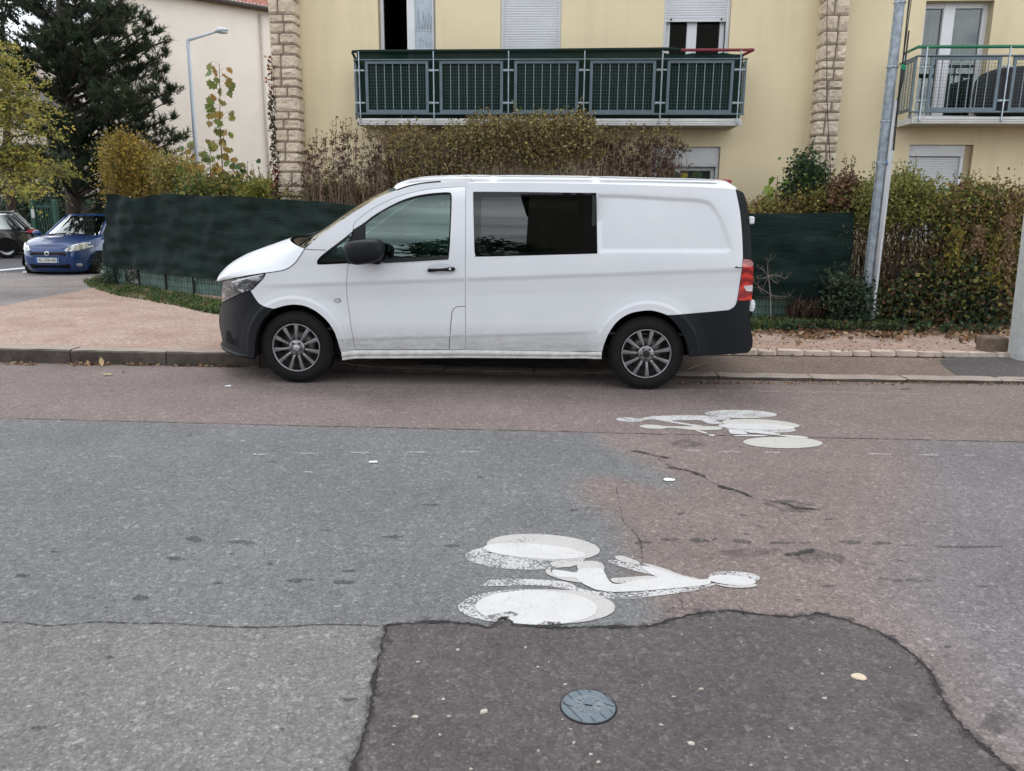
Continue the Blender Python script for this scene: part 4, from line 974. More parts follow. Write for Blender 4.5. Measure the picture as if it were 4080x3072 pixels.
arctext('SOVAL',math.radians(238),math.radians(112),.026); arctext('EAU',math.radians(36),math.radians(-56),.026)
g.build('lettering',IROND,MC)
g=MB(); g.bar(o+Vector((-.012,.001,.0128)),o+Vector((.012,-.003,.0128)),.004,.002); g.build('key_slot',P_['gap'],MC)
# ---- kerb
KB=[(-30,7.68),(-2.7,7.66),(-1.6,7.56),(2,7.47),(4.5,7.54),(30,8.2)]
def kbY(x):
    for (a,ya),(b,yb) in zip(KB,KB[1:]):
        if x<=b: return ya+(yb-ya)*(x-a)/(b-a)
    return KB[-1][1]
def kbZ(x): return .145-(.145-.035)*sstep(-2.9,-1.7,x)
KM,nt,p,out=newmat('kerb_stone'); v=pos(nt)
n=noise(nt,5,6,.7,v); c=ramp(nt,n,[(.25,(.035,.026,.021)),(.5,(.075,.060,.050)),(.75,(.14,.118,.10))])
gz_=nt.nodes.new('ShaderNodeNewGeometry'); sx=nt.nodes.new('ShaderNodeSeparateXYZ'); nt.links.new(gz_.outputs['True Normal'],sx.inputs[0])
c=mixc(nt,ramp(nt,sx.outputs[2],[(.5,0.),(.9,1.)]),c,ramp(nt,noise(nt,4,6,.7,v),[(.3,(.30,.25,.215)),(.7,(.42,.365,.32))])); nt.links.new(c,p.inputs['Base Color']); p.inputs['Roughness'].default_value=.9; bump(nt,p,noise(nt,30,6,.75,v),1.,.02)  # front face darker than top: stains, with its shade put into the colour too
g=MB(); x=-14.; r=random.Random(4)
while x<12:
    L=1.0+r.uniform(-.03,.03) if x<-2.9 else .9; x1=x+L-.012; prof=[(0.,-.02),(.002,.55),(.006,.86),(.018,.98),(.04,1.0),(.20,1.0),(.21,.5)]; rows=[]; dz=r.uniform(-.004,.004)
    ks=[x+(x1-x)*k/6 for k in range(7)]
    rows=[[Vector((xx,kbY(xx)+a+.004*math.sin(xx*9)*(b>0),max(-.02,kbZ(xx)*b+dz*(b>.1)+(.003*math.sin(xx*13+a*60))*(b>.5)))) for a,b in prof] for xx in ks]
    g.grid(rows,smooth=False); n_=len(prof)
    for rr in (rows[0],rows[-1]): g.add(rr,[tuple(range(n_))])
    x+=L
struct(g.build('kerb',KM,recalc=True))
# ---- pavements
def pz(x,y=0): return kbZ(x)-.012 if y<8.9 or x<-1 else kbZ(x)+.02
FA=G(405,1132,.12); FB=Vector((-2.55,11.05,.1)); # fence corner points (left end, bend)
fd=(Vector((FA.x,FA.y,0))-Vector((FB.x,FB.y,0)))
cob0=G(-200,1262,.11); cob1=G(0,1228,.11); cob2=G(200,1186,.11); cob3=G(330,1160,.11); cob4=G(415,1143,.11)
def sub_sheet(poly,zf,name,mat,step=.25):
    pts=[Vector(p) for p in poly]; x0=min(p.x for p in pts);x1=max(p.x for p in pts);y0=min(p.y for p in pts);y1=max(p.y for p in pts); P=list(pts); x=x0+step/2
    while x<x1:
        y=y0+step/2
        while y<y1:
            if inpoly(x,y,pts) and pdist(x,y,pts)>step*.3: P.append(Vector((x,y)))
            y+=step
        x+=step
    res=delaunay_2d_cdt(P,[],[list(range(len(pts)))],1,1e-6); g=MB(); g.add([(v.x,v.y,zf(v.x,v.y)) for v in res[0]],[tuple(f) for f in res[2]]); return struct(g.build(name,mat))
def bumpy(x,y): return .006*math.sin(x*3.1+y*1.3)+.005*math.sin(x*1.3-y*4.1)
kl=[(x,kbY(x)+.205) for x in [-14+.5*k for k in range(23)]]
sub_sheet(kl+[(-2.5,7.87),(-2.0,7.8),(-1.4,7.76),(-1.4,11.6),(-2.6,11.6),(FA.x,FA.y+.1),(cob4.x,cob4.y),(cob3.x,cob3.y),(cob2.x,cob2.y),(cob1.x,cob1.y),(cob0.x,cob0.y),(-14,cob0.y-1.2)],lambda x,y:kbZ(x)-.010+bumpy(x,y)*sstep(7.9,8.4,y),'gravel_pavement',GRAVEL)
CY0=G(2995,1404,.08).y; CY1=G(3900,1412,.08).y
def cobY(x): return CY0+(CY1-CY0)*(x-2.2)/2.7
sub_sheet([(-1.4,cobY(-1.4)+.12),(3,cobY(3)+.12),(14,cobY(8)+.12),(14,12.2),(-1.4,12.2)],lambda x,y:.082+bumpy(x,y)+.02*sstep(9.5,11,y),'gravel_pavement',GRAVEL)
sub_sheet([(-1.39,kbY(-1.39)+.205),(0,kbY(0)+.205),(2,kbY(2)+.205),(4.5,kbY(4.5)+.205),(14,kbY(14)+.205),(14,cobY(8)),(3,cobY(3)),(-1.39,cobY(-1.39))],lambda x,y:.026+.02*sstep(7.7,9.1,y)+bumpy(x,y)*.5*sstep(7.8,8.2,y)*(1-sstep(8.9,9.05,y)),'pavement_strip',STRIPM)
pd=[(3745,1432),(3770,1455),(3810,1480),(3845,1497),(3930,1500),(4100,1504),(4300,1508),(4300,1420),(4000,1418),(3860,1416),(3760,1422)]
sub_sheet([(G(u,v,.055).x,min(G(u,v,.055).y,9.1)) for u,v in jag(pd,2,20,5)],lambda x,y:.031+.02*sstep(7.7,9.1,y)+bumpy(x,y)*.5*sstep(7.8,8.2,y)*(1-sstep(8.9,9.05,y)),'pavement_patch',DARKP)
# asphalt pavement and side street at the left
s0=G(-250,1112,.0); s1=G(410,1094,.0); sd_=(Vector((s1.x,s1.y,0))-Vector((s0.x,s0.y,0))).normalized()
far0=Vector((s0.x,s0.y,0))-sd_*30; far1=Vector((s1.x,s1.y,0))+sd_*14
g=MB(); g.sheet([(cob0.x-6,cob0.y-3),(cob0.x,cob0.y),(cob1.x,cob1.y),(cob2.x,cob2.y),(cob3.x,cob3.y),(cob4.x,cob4.y),(FA.x+.5,FA.y+.3),(far1.x,far1.y),(far0.x,far0.y)],.105); struct(g.build('asphalt_pavement',SWASPH))
nrm_=Vector((-sd_.y,sd_.x,0))
g=MB(); g.add([far0+Vector((0,0,.0)),far1+Vector((0,0,.0)),far1+nrm_*9.2,far0+nrm_*9.2],[(0,1,2,3)]); struct(g.build('side_street',STREETM))
g=MB(); g.add([far0+nrm_*9.2+Vector((0,0,.09)),far1+nrm_*9.2+Vector((0,0,.09)),far1+nrm_*12.+Vector((0,0,.1)),far0+nrm_*12+Vector((0,0,.1)),far1+nrm_*9.2-Vector((0,0,.05)),far0+nrm_*9.2-Vector((0,0,.05))],[(0,1,2,3),(0,5,4,1)]); struct(g.build('far_pavement',SWASPH))
g=MB(); a=G(-200,1092,.006); b=G(150,1060,.006); c_=G(150,1065,.006); d=G(-200,1098,.006); g.add([d,c_,b,a],[(0,1,2,3)]); a=[G(u,v,.006) for u,v in ((86,1087),(128,1085),(118,1080),(90,1082))]; g.add(a,[(0,1,2,3)]); a=[G(u,v,.006) for u,v in ((12,1091),(27,1090),(25,1086),(15,1087))]; g.add(a,[(0,1,2,3)]); struct(g.build('side_street_line',simple('street_white_line',(.72,.74,.76),.6)))
# stone edging rows
def stone(g,c,ax,L,Wd,hh,r):
    ay=Vector((-ax.y,ax.x,0)); n=8; top=[];bot=[]
    for k in range(n):
        a=2*math.pi*(k+.5)/n; ca=math.copysign(abs(math.cos(a))**.45,math.cos(a)); sa=math.copysign(abs(math.sin(a))**.45,math.sin(a))
        p=c+ax*(L/2*ca*(1+r.uniform(-.06,.04)))+ay*(Wd/2*sa*(1+r.uniform(-.1,.05))); top.append(p*1+Vector((0,0,hh+r.uniform(-.004,.003)))); bot.append(p+(p-c)*.06)
    m=[t*.94+c*.06+Vector((0,0,.004)) for t in top]; m=[c+(t-c)*.86+Vector((0,0,.004)) for t in top]
    g.grid([bot,top,m],closed=True,smooth=False); g.add(m,[tuple(range(n))])
COBM=simple('pale_edging_stone',(.50,.42,.36),.9,var=.25,vscale=5,bmp=.6,bscale=30,bdist=.01)
g=MB(); r=random.Random(9); x=1.7
while x<8:
    L=r.uniform(.20,.34); stone(g,Vector((x+L/2,cobY(x)+.06,.05)),Vector((1,.03,0)),L-.015,.125,.055+r.uniform(-.012,.008),r); x+=L
struct(g.build('edging_stones',COBM,recalc=True))
g=MB(); P=[cob0,cob1,cob2,cob3,cob4]
for a,b in zip(P,P[1:]):
    d=(b-a); n=max(1,int(d.length/.42)); ax=d.normalized(); ax.z=0
    for k in range(n): stone(g,a.lerp(b,(k+.5)/n)*1.0+Vector((0,0,-.02)),ax,d.length/n*.93,.13,.035+r.uniform(-.004,.004),r)
struct(g.build('edging_stones',simple('grey_edging_stone',(.46,.41,.38),.9,var=.2,vscale=6),recalc=True))
# garden soil behind the fences
g=MB(); g.sheet([(FA.x,FA.y+.1),(-2.6,11.6),(-1.4,11.8),(14,12.2),(14,13.05),(-4.5,13.05),(-4.5,24),(FA.x-1,24)],.09); struct(g.build('garden_soil',SOIL))
# ---- pebbles, leaves
def pebbles(spots,name,label,mat,kind=None):
    g=MB(); r=random.Random(3)
    for u,v,s,z in spots:
        c=G(u,v,z); n=r.choice([4,5,6]); a0=r.uniform(0,6); T=[];B=[]; ex=r.uniform(.7,1.7); s=s*r.uniform(.55,1.15)
        for k in range(n):
            a=a0+2*math.pi*k/n; rr=s*r.uniform(.5,1.3)*.5; p=c+Vector((rr*math.cos(a)*ex,rr*math.sin(a),0)); B.append(p); T.append(c+(p-c)*.7+Vector((0,0,s*.16)))
        g.grid([B,T],closed=True,smooth=False); g.add(T,[tuple(range(n))])
    o=g.build(name,mat,recalc=True); tag(o,label,'stones',kind='stuff'); return o
sp=[]
for x,y,s in [(57,1145,22),(110,1226,13),(1935-1930,1328,10),(225,1300,13),(550,1303,22),(800,1320,26),(683,1352,12),(1318,1358,24),(212,1447,16),(250,1490,18),(60,1498,16),(262,1546,28),(757,1548,32),(335,1595,26),(367,1628,22),(110,1580,14),(818,1575,20),(1085,1522,20),(1008,1640,22),(1155,1610,13),(1240,1560,9),(1668,1623,20),(630,1470,13),(1183,1485,13),(1310,1256,22),(1300,1156,16),(1328,1113,16),(968,1120,20),(770,1124,14),(905,1087,12),(838,1060,10),(717,1088,10),(805,1020,12),(1270,1040,11),(1100,980,9),(1550,1395,12),(1312,1340,8),(1970,1047,16),(1595,1228,12),(1705,1515,9),(155,1205,10),(1775,1035,8)]: sp.append((*cA(x,y),s*.00062+.002,.006))
for x,y,s in [(1933,1153,24),(1765,1205,14),(1873,1362,16),(1752,1436,26),(1895,1436,26),(2043,1415,36),(1857,1512,22),(1990,1657,22),(1890,1287,12),(1665,1476,12),(1660,1555,10),(1770,1070,9)]: sp.append((*cB(x,y),s*.00062+.002,.006))
for x,y,s in [(865,1038,14),(695,1035,12),(968,1042,12),(762,1237,18),(807,998,16),(1425,1025,8),(1540,1040,8),(967,1317,18),(187,22,16),(763,18,18),(640,177,12),(188,162,9)]: sp.append((*cB(x,y),s*.00062+.003,.002))
pebbles(sp,'embedded_stones','pale chips of stone set in the dark tarmac patch and the road',simple('pale_chipping',(.42,.385,.33),.8,var=.3,vscale=30))
# white litter flecks on the road: single things
def fleck(u,v,s,label,col=(.72,.74,.76),z=.004,name='paper_scrap'):
    g=MB(); r=random.Random(int(u)); c=G(u,v,z); n=9
    T=[c+Vector((s*math.cos(2*math.pi*k/n)*r.uniform(.7,1.1),s*.7*math.sin(2*math.pi*k/n)*r.uniform(.6,1.1),r.uniform(.001,.006))) for k in range(n)]; g.add(T,[tuple(range(n))]); B=[Vector((p.x,p.y,z)) for p in T]; g.grid([B,T],closed=True,smooth=False)
    o=g.build(name,simple('fleck_%d'%int(col[0]*100),col,.6),origin=c); tag(o,label,'litter')
fleck(2668,1912,.040,'white round blob on the road below the rear bicycle marking'); fleck(908,1538,.034,'white scrap lying on the road just below the front wheel'); fleck(1488,1841,.034,'white scrap on the grey asphalt in front of the van'); fleck(3425,2698,.028,'cream crumpled scrap on the dark patch at right',(.55,.46,.34),.006)
# ---- fallen leaves
def leafmesh(kind,r,s):
    """one curled leaf around the origin"""
    if kind=='maple': pr=[(0,-.5),(.08,-.2),(.45,-.3),(.35,-.05),(.6,.2),(.3,.2),(.28,.45),(.1,.35),(0,.7),(-.1,.35),(-.28,.45),(-.3,.2),(-.6,.2),(-.35,-.05),(-.45,-.3),(-.08,-.2)]
    else: pr=[(0,-.6),(.2,-.35),(.28,0),(.2,.35),(0,.65),(-.2,.35),(-.28,0),(-.2,-.35)]
    cv=r.uniform(.2,.9); vs=[(0,0,0)]+[(x*s,y*s,s*cv*(x*x+.4*y*y)*r.uniform(.6,1.3)) for x,y in pr]; n=len(pr)
    return vs,[(0,k+1,(k+1)%n+1) for k in range(n)]
LEAFCOL=[(.30,.19,.10),(.20,.12,.065),(.34,.23,.13),(.13,.075,.045),(.24,.12,.06),(.40,.30,.19),(.09,.055,.035)]
LM=leafmat('fallen_leaf',.75,.15)
def litter(name,label,spots,seed,cols=LEAFCOL,kindp=.35,tilt=.5):
    r=random.Random(seed); g=MB(); cc=[]
    for p,s in spots:
        vs,fs=leafmesh('maple' if r.random()<kindp else 'oval',r,s); a=r.uniform(0,6.28); M_=Matrix.Rotation(a,3,'Z')@Matrix.Rotation(r.gauss(0,tilt),3,'X')@Matrix.Rotation(r.gauss(0,tilt),3,'Y')
        g.add([Vector(p)+M_@Vector(v)+Vector((0,0,.006+s*.12)) for v in vs],fs); c=cols[r.randrange(len(cols))]; k=r.uniform(.7,1.25); cc+=[(c[0]*k,c[1]*k,c[2]*k,1)]*len(vs)
    o=g.build(name,LM); at=o.data.color_attributes.new('Col','FLOAT_COLOR','POINT'); at.data.foreach_set('color',np.array(cc,dtype=np.float32).ravel()); tag(o,label,'leaves',kind='stuff'); return o
r=random.Random(12); sp=[]
for _ in range(2300):
    u=r.uniform(2950,4100); v=1314+r.gauss(0,16)+10*math.sin(u*.02); p=G(u,v,.10); sp.append(((p.x,p.y,.095),r.uniform(.03,.09)))
for _ in range(420):
    u=r.uniform(2950,4100); v=1360+abs(r.gauss(0,26)); p=G(u,min(v,1400),.09); sp.append(((p.x,p.y,.085),r.uniform(.012,.03)))
litter('leaf_litter','brown fallen leaves drifted along the foot of the right hedge',sp,21)
sp=[]
for _ in range(560):
    u=r.uniform(2700,4100); v=1527+.006*(u-3000)+r.gauss(0,3.2); p=G(u,v,.0); sp.append(((p.x,min(p.y,kbY(p.x)-.01),.0),r.uniform(.008,.026)))
for _ in range(420):
    u=r.uniform(2990,4000); v=1409+r.gauss(0,4.5)+(u>3650)*abs(r.gauss(0,5)); p=G(u,v,.055); sp.append(((p.x,p.y,.045),r.uniform(.012,.035)))
for _ in range(150):
    u=r.uniform(2700,4080); v=r.uniform(1415,1500); p=G(u,v,.05); sp.append(((p.x,p.y,.04),r.uniform(.006,.018)))
litter('leaf_litter','small dry leaf bits gathered along the low kerb and edging stones at right',sp,22)
sp=[]
for cu,sd,n in ((95,35,40),(370,50,90),(560,30,40),(760,60,30),(930,60,25),(1050,80,20)):
    for _ in range(n):
        u=r.gauss(cu,sd); p=G(u,1452+r.gauss(0,4),.0); sp.append(((p.x,min(p.y,7.63),.0),r.uniform(.015,.05)))
litter('leaf_litter','dry leaves caught in the gutter below the left kerb',sp,23)
def oneleaf(u,v,z,s,label,col,rot,tilt=.2,kind='oval'):
    r=random.Random(int(u+v)); vs,fs=leafmesh(kind,r,s); g=MB(); M_=Matrix.Rotation(rot,3,'Z')@Matrix.Rotation(tilt,3,'X'); c=G(u,v,z)
    g.add([c+M_@Vector(q)+Vector((0,0,s*.15)) for q in vs],fs); o=g.build('fallen_leaf',LM,origin=c); at=o.data.color_attributes.new('Col','FLOAT_COLOR','POINT'); at.data.foreach_set('color',np.array([(*col,1)]*len(vs),dtype=np.float32).ravel()); tag(o,label,'leaf')
oneleaf(405,1447,.03,.085,'tan leaf standing upright against the left kerb',(.50,.36,.18),.6,.9); oneleaf(352,1452,.015,.06,'curled brown leaf leaning on the kerb left of the upright tan leaf',(.42,.30,.16),.9,1.0)
oneleaf(430,1497,.0,.085,'yellow-tan leaf lying on the road below the left kerb',(.50,.40,.20),1.5,.1); oneleaf(492,1485,.0,.03,'tiny dark leaf on the road near the left kerb',(.05,.03,.02),.5,.3)
oneleaf(3310,1292,.1,.0001,'x',(.4,.2,.1),0) if False else None
g=MB(); g.tube([G(2722,1482,.05),G(2760,1462,.07),G(2800,1448,.08),G(2830,1436,.06)],[.005,.008,.007,.003],6); o=g.build('twig',simple('dry_wood',(.20,.13,.08),.8,var=.3,vscale=20),origin=G(2722,1482,.03)); tag(o,'dry brown twig on the tarmac behind the rear wheel','twig')
# ================= YELLOW APARTMENT BUILDING =================
YW=13.0
def stucco(name,col,dark):
    m,nt,p,out=newmat(name); v=pos(nt)
    n=noise(nt,.7,5,.6,v); c=ramp(nt,n,[(.3,tuple(k*.94 for k in col)),(.7,tuple(k*1.03 for k in col))])
    st=noise(nt,1.,6,.65,pos(nt,(3.2,3.2,.35))); c=mixc(nt,ramp(nt,st,[(.50,0.),(.85,.32)]),c,dark)
    sp=noise(nt,16,6,.8,v); c=mixc(nt,ramp(nt,sp,[(.60,0.),(.74,.5)]),c,dark)
    wv=noise(nt,1.,3,.5,pos(nt,(2,2,55))); c=mixc(nt,1.,c,ramp(nt,wv,[(.35,.985),(.65,1.01)]),'MULTIPLY')
    nt.links.new(c,p.inputs['Base Color']); p.inputs['Roughness'].default_value=.9; p.inputs['Specular IOR Level'].default_value=.2; bump(nt,p,noise(nt,130,4,.7,v),.35,.004); return m
STUC=stucco('yellow_stucco',(.79,.685,.455),(.42,.35,.235))
REVEAL=simple('reveal_render',(.50,.42,.28),.85,var=.08)
PVC=simple('white_pvc',(.72,.74,.76),.35,var=.04); PVC2=simple('white_shutter',(.66,.68,.70),.45,var=.06,vscale=3)
GREYBLUE=simple('blue_grey_railing_steel',(.115,.16,.185),.4,.3,var=.15,vscale=6); GALV=simple('galvanised_steel',(.36,.42,.46),.35,.7,var=.3,vscale=8)
BARM=simple('dull_galvanised_bar',(.20,.25,.28),.45,.4)
MESHM=simple('mesh_wire',(.07,.10,.105),.5,.4); ROOM=simple('dark_room',(.005,.005,.006),.95)
BLD=thing('apartment_building','yellow rendered apartment building with stone pillars and first floor balconies','building',(1,YW,0))
def wx(u,v): return W(u,v,YW).x
def wz(u,v): return W(u,v,YW).z
XL=wx(1118,380); 
# openings x0,x1,z0,z1 in the wall plane
zf=3.0
OP={'w1':(wx(1510,190),wx(1737,190),zf,wz(2040,-220)),'w2':(wx(1994,100),wx(2236,100),zf,wz(2040,-220)),'w3':(wx(2642,150),wx(2906,150),zf,wz(2040,-220)),
    'w4':(wx(3674,160),wx(3925,300),zf-.02,wz(3800,2)),'w5':(wx(2600,620),wx(2869,620),1.25,wz(2869,585)),'w6':(wx(3618,640),wx(3872,640),1.2,wz(3800,577)),'w7':(wx(1545,680),wx(1830,680),1.25,wz(1600,585))}
xs0,xs1=XL,10.5
outer=[Vector(p) for p in ((xs0,-.1),(xs1,-.1),(xs1,7.5),(xs0,7.5))]; pts=list(outer); loops=[[0,1,2,3]]; rects=[]
for a,b,c,d in OP.values():
    k=len(pts); pts+=[Vector((a,c)),Vector((b,c)),Vector((b,d)),Vector((a,d))]; loops.append([k,k+1,k+2,k+3]); rects.append((a,b,c,d))
res=delaunay_2d_cdt(pts,[],loops,0,1e-6)
g=MB(); fs=[]
for f in res[2]:
    cx=sum(res[0][i].x for i in f)/3; cz=sum(res[0][i].y for i in f)/3
    if not any(a<cx<b and c<cz<d for a,b,c,d in rects): fs.append(tuple(f))
g.add([(v.x,YW,v.y) for v in res[0]],fs)
g.add([(xs0,YW,-.1),(xs0,YW,7.5),(xs0,YW+9,7.5),(xs0,YW+9,-.1)],[(0,1,2,3)]); g.add([(xs0,YW,7.5),(xs1,YW,7.5),(xs1,YW+9,7.5),(xs0,YW+9,7.5)],[(0,1,2,3)]); g.add([(xs1,YW,-.1),(xs1,YW,7.5),(xs1,YW+9,7.5),(xs1,YW+9,-.1)],[(0,1,2,3)]); g.add([(xs0,YW+9,-.1),(xs0,YW+9,7.5),(xs1,YW+9,7.5),(xs1,YW+9,-.1)],[(0,1,2,3)])
g.build('wall',STUC,BLD)
RD=.20
def window(key,build):
    a,b,c,d=OP[key]; g=MB()
    for q in (((a,YW,c),(a,YW,d),(a,YW+RD,d),(a,YW+RD,c)),((b,YW,c),(b,YW+RD,c),(b,YW+RD,d),(b,YW,d)),((a,YW,d),(b,YW,d),(b,YW+RD,d),(a,YW+RD,d)),((a,YW,c),(a,YW+RD,c),(b,YW+RD,c),(b,YW,c))): g.add(q,[(0,1,2,3)])
    w=g.build('window',REVEAL,BLD); 
    g=MB(); g.box((a-.05,YW+1.6,c-.05),(b+.05,YW+1.62,d+.05))
    for q in ((a-.05,a-.03),(b+.03,b+.05)): g.box((q[0],YW+RD+.06,c-.05),(q[1],YW+1.6,d+.05))
    g.box((a-.05,YW+RD+.06,d+.03),(b+.05,YW+1.6,d+.05)); g.box((a-.05,YW+RD+.06,c-.05),(b+.05,YW+1.6,c-.03))
    g.build('room',ROOM,w); build(w,a,b,c,d); return w
def frame(w,a,b,c,d,mull=(),fw=.06,y=None,bottom=.08):
    y=YW+RD-.05 if y is None else y; g=MB()
    g.bbox((a,y,c),(a+fw,y+.06,d),.006); g.bbox((b-fw,y,c),(b,y+.06,d),.006); g.bbox((a+fw,y+.002,d-fw),(b-fw,y+.062,d),.006); g.bbox((a+fw,y+.002,c),(b-fw,y+.062,c+bottom),.006)
    for m,wd in mull: g.bbox((m-wd/2,y-.012,c+.002),(m+wd/2,y+.058,d-.002),.006)
    return g.build('frame',PVC,w)
def shutter(w,a,b,z0,z1,y=None,pitch=.037,name='roller_shutter'):
    y=YW+.10 if y is None else y; g=MB(); z=z1; rows=[]
    while z>z0:
        for dz,dy in ((0,.006),(-.004,.0),(-pitch*.5,-.004),(-pitch+.004,-.001),(-pitch+.002,.007)):
            rows.append([Vector((a,y+dy,z+dz)),Vector((b,y+dy,z+dz))])
        z-=pitch
    g.grid(rows,smooth=False); g.box((a,y-.008,z0-.03),(b,y+.012,z0+.012)); o=g.build(name,PVC2,w); return o
def guides(w,a,b,c,d):
    g=MB(); g.bbox((a,YW+.06,c),(a+.045,YW+.13,d),.004); g.bbox((b-.045,YW+.06,c),(b,YW+.13,d),.004); g.build('shutter_guide',PVC,w)
GLW=glassmat('window_glass',(.62,.66,.66),.03,gain=1.); 
def w1(w,a,b,c,d):
    frame(w,a,b,c,d,fw=.05); m=wx(1618,190)
    g=MB(); yy=YW+RD-.09; g.bbox((m,yy,c+.05),(m+.125,yy+.05,d-.05),.008); g.bbox((b-.07,yy,c+.05),(b-.045,yy+.05,d-.05),.005); g.bbox((m+.12,yy+.002,c+.05),(b-.06,yy+.048,c+.14),.006); g.build('sash',PVC,w)
    g=MB(); g.box((m+.12,yy+.02,c+.1),(b-.06,yy+.03,d-.1)); p=g.build('pane',simple('frosted_blue_glass',(.40,.49,.55),.18,var=.16,vscale=5,coat=.6),w)
    g=MB(); r=random.Random(2); bx=m+.15
    zb=4.05
    for k in range(7):
        x=bx+k*.045; g.tube([(x,yy+.016,zb+.35),(x+r.uniform(-.01,.03),yy+.016,zb+.53+r.uniform(0,.12)),(x+.04,yy+.016,zb+.37)],.004,4)
    for k in range(5): g.tube([(bx+.02+k*.05,yy+.016,zb+.15+r.uniform(-.03,.05)),(bx+.06+k*.05,yy+.016,zb+.2+r.uniform(-.04,.04)),(bx+.05+k*.05,yy+.016,zb+.1)],.003,4)
    g.tube([(bx-.01,yy+.016,zb+.335),(b-.08,yy+.016,zb+.335)],.003,4)
    for k in range(3): g.tube([(bx+.06+k*.06,yy+.016,zb+.95-k*.04),(bx+.09+k*.06,yy+.016,zb+.93-k*.04)],.006,4)
    g.build('white_scribble',simple('chalk_white',(.62,.68,.72),.8),p)
window('w1',w1)
def w2(w,a,b,c,d): guides(w,a,b,c,d); shutter(w,a+.046,b-.046,c,d)
window('w2',w2)
def w3(w,a,b,c,d):
    zb=wz(2780,72); guides(w,a,b,c,d); s=shutter(w,a+.046,b-.046,zb,d); g=MB()
    for q in (.12,.88): x=a+(b-a)*q; g.lathe([(0,-.02),(.013,-.02),(.013,0)],(x,YW+.09,zb+.0),n=12)
    g.build('stop_buffer',P_['gap'],s); m=(wx(2745,150)+wx(2778,150))/2; frame(w,a+.05,b-.05,c,zb+.3,mull=[(m,.15)],y=YW+RD-.03,fw=.07)
    g=MB(); g.box((a+.1,YW+RD+.0,c+.1),(b-.1,YW+RD+.006,zb+.3)); g.build('pane',GLW,w)
window('w3',w3)
def curtain(w,a,b,c,d,y,mat,amp=.03,name='curtain'):
    g=MB(); n=int((b-a)/.012); rows=[]
    for z in (c,d): rows.append([Vector((a+(b-a)*k/n,y+amp*math.sin(k*.55)+amp*.5*math.sin(k*.23+1),z)) for k in range(n+1)])
    g.grid(rows); return g.build(name,mat,w)
VOILE,nt,p,out=newmat('voile_curtain'); p.inputs['Base Color'].default_value=(.60,.61,.59,1); p.inputs['Roughness'].default_value=.9
tr=nt.nodes.new('ShaderNodeBsdfTransparent'); mx=nt.nodes.new('ShaderNodeMixShader'); nt.links.new(ramp(nt,noise(nt,1,3,.5,pos(nt,(14,14,.5))),[(.4,.25),(.6,.75)]),mx.inputs[0]); nt.links.new(tr.outputs[0],mx.inputs[1]); nt.links.new(p.outputs[0],mx.inputs[2]); nt.links.new(mx.outputs[0],out.inputs[0])
def w4(w,a,b,c,d):
    m=a+(b-a)*.42; frame(w,a,b,c,d,mull=[(m,.17)],fw=.075,bottom=.14)
    g=MB(); g.box((a+.07,YW+RD-.01,c+.1),(b-.07,YW+RD-.004,d-.06)); g.build('pane',GLW,w)
    curtain(w,a+.1,m-.03,c+.1,d-.05,YW+RD+.10,VOILE); curtain(w,m+.1,b-.05,c+.1,d-.05,YW+RD+.10,VOILE)
    g=MB(); g.box((a+.02,YW+RD+.2,c+.1),(m-.05,YW+RD+.25,c+.85)); g.build('red_blanket',simple('dark_red_cloth',(.12,.025,.02),.9),w)
window('w4',w4)
def w5(w,a,b,c,d):
    g=MB(); g.bbox((a,YW+.05,d-.27),(b,YW+.12,d),.006); g.bbox((a,YW+.045,d-.30),(b,YW+.115,d-.272),.004); g.build('shutter_box',PVC2,w); guides(w,a,b,c,d-.3); m=wx(2702,690); frame(w,a+.045,b-.045,c,d-.30,mull=[(m,.09)],fw=.06)
    g=MB(); g.box((a+.1,YW+RD-.01,c+.1),(b-.1,YW+RD-.004,d-.36)); g.build('pane',GLW,w); curtain(w,m+.05,b-.09,c,d-.35,YW+RD+.06,simple('lace_curtain',(.34,.37,.38),.9,var=.35,vscale=30),.012)
window('w5',w5)
def w6(w,a,b,c,d): 
    g=MB(); g.bbox((a,YW+.05,d-.17),(b-.10,YW+.12,d),.006); g.build('shutter_box',PVC2,w); guides(w,a,b-.10,c,d-.17); shutter(w,a+.046,b-.146,c,d-.18)
    g=MB(); g.box((b-.10,YW+.06,c),(b,YW+.2,d)); g.build('reveal_infill',REVEAL,w)
window('w6',w6)
def w7(w,a,b,c,d):
    g=MB(); g.bbox((a,YW+.05,d-.27),(b,YW+.12,d),.006); g.build('shutter_box',PVC2,w); guides(w,a,b,c,d-.28); frame(w,a+.045,b-.045,c,d-.28,mull=[((a+b)/2,.10)])
    g=MB(); g.box((a+.1,YW+RD-.01,c+.1),(b-.1,YW+RD-.004,d-.34)); g.build('pane',GLW,w)
window('w7',w7)
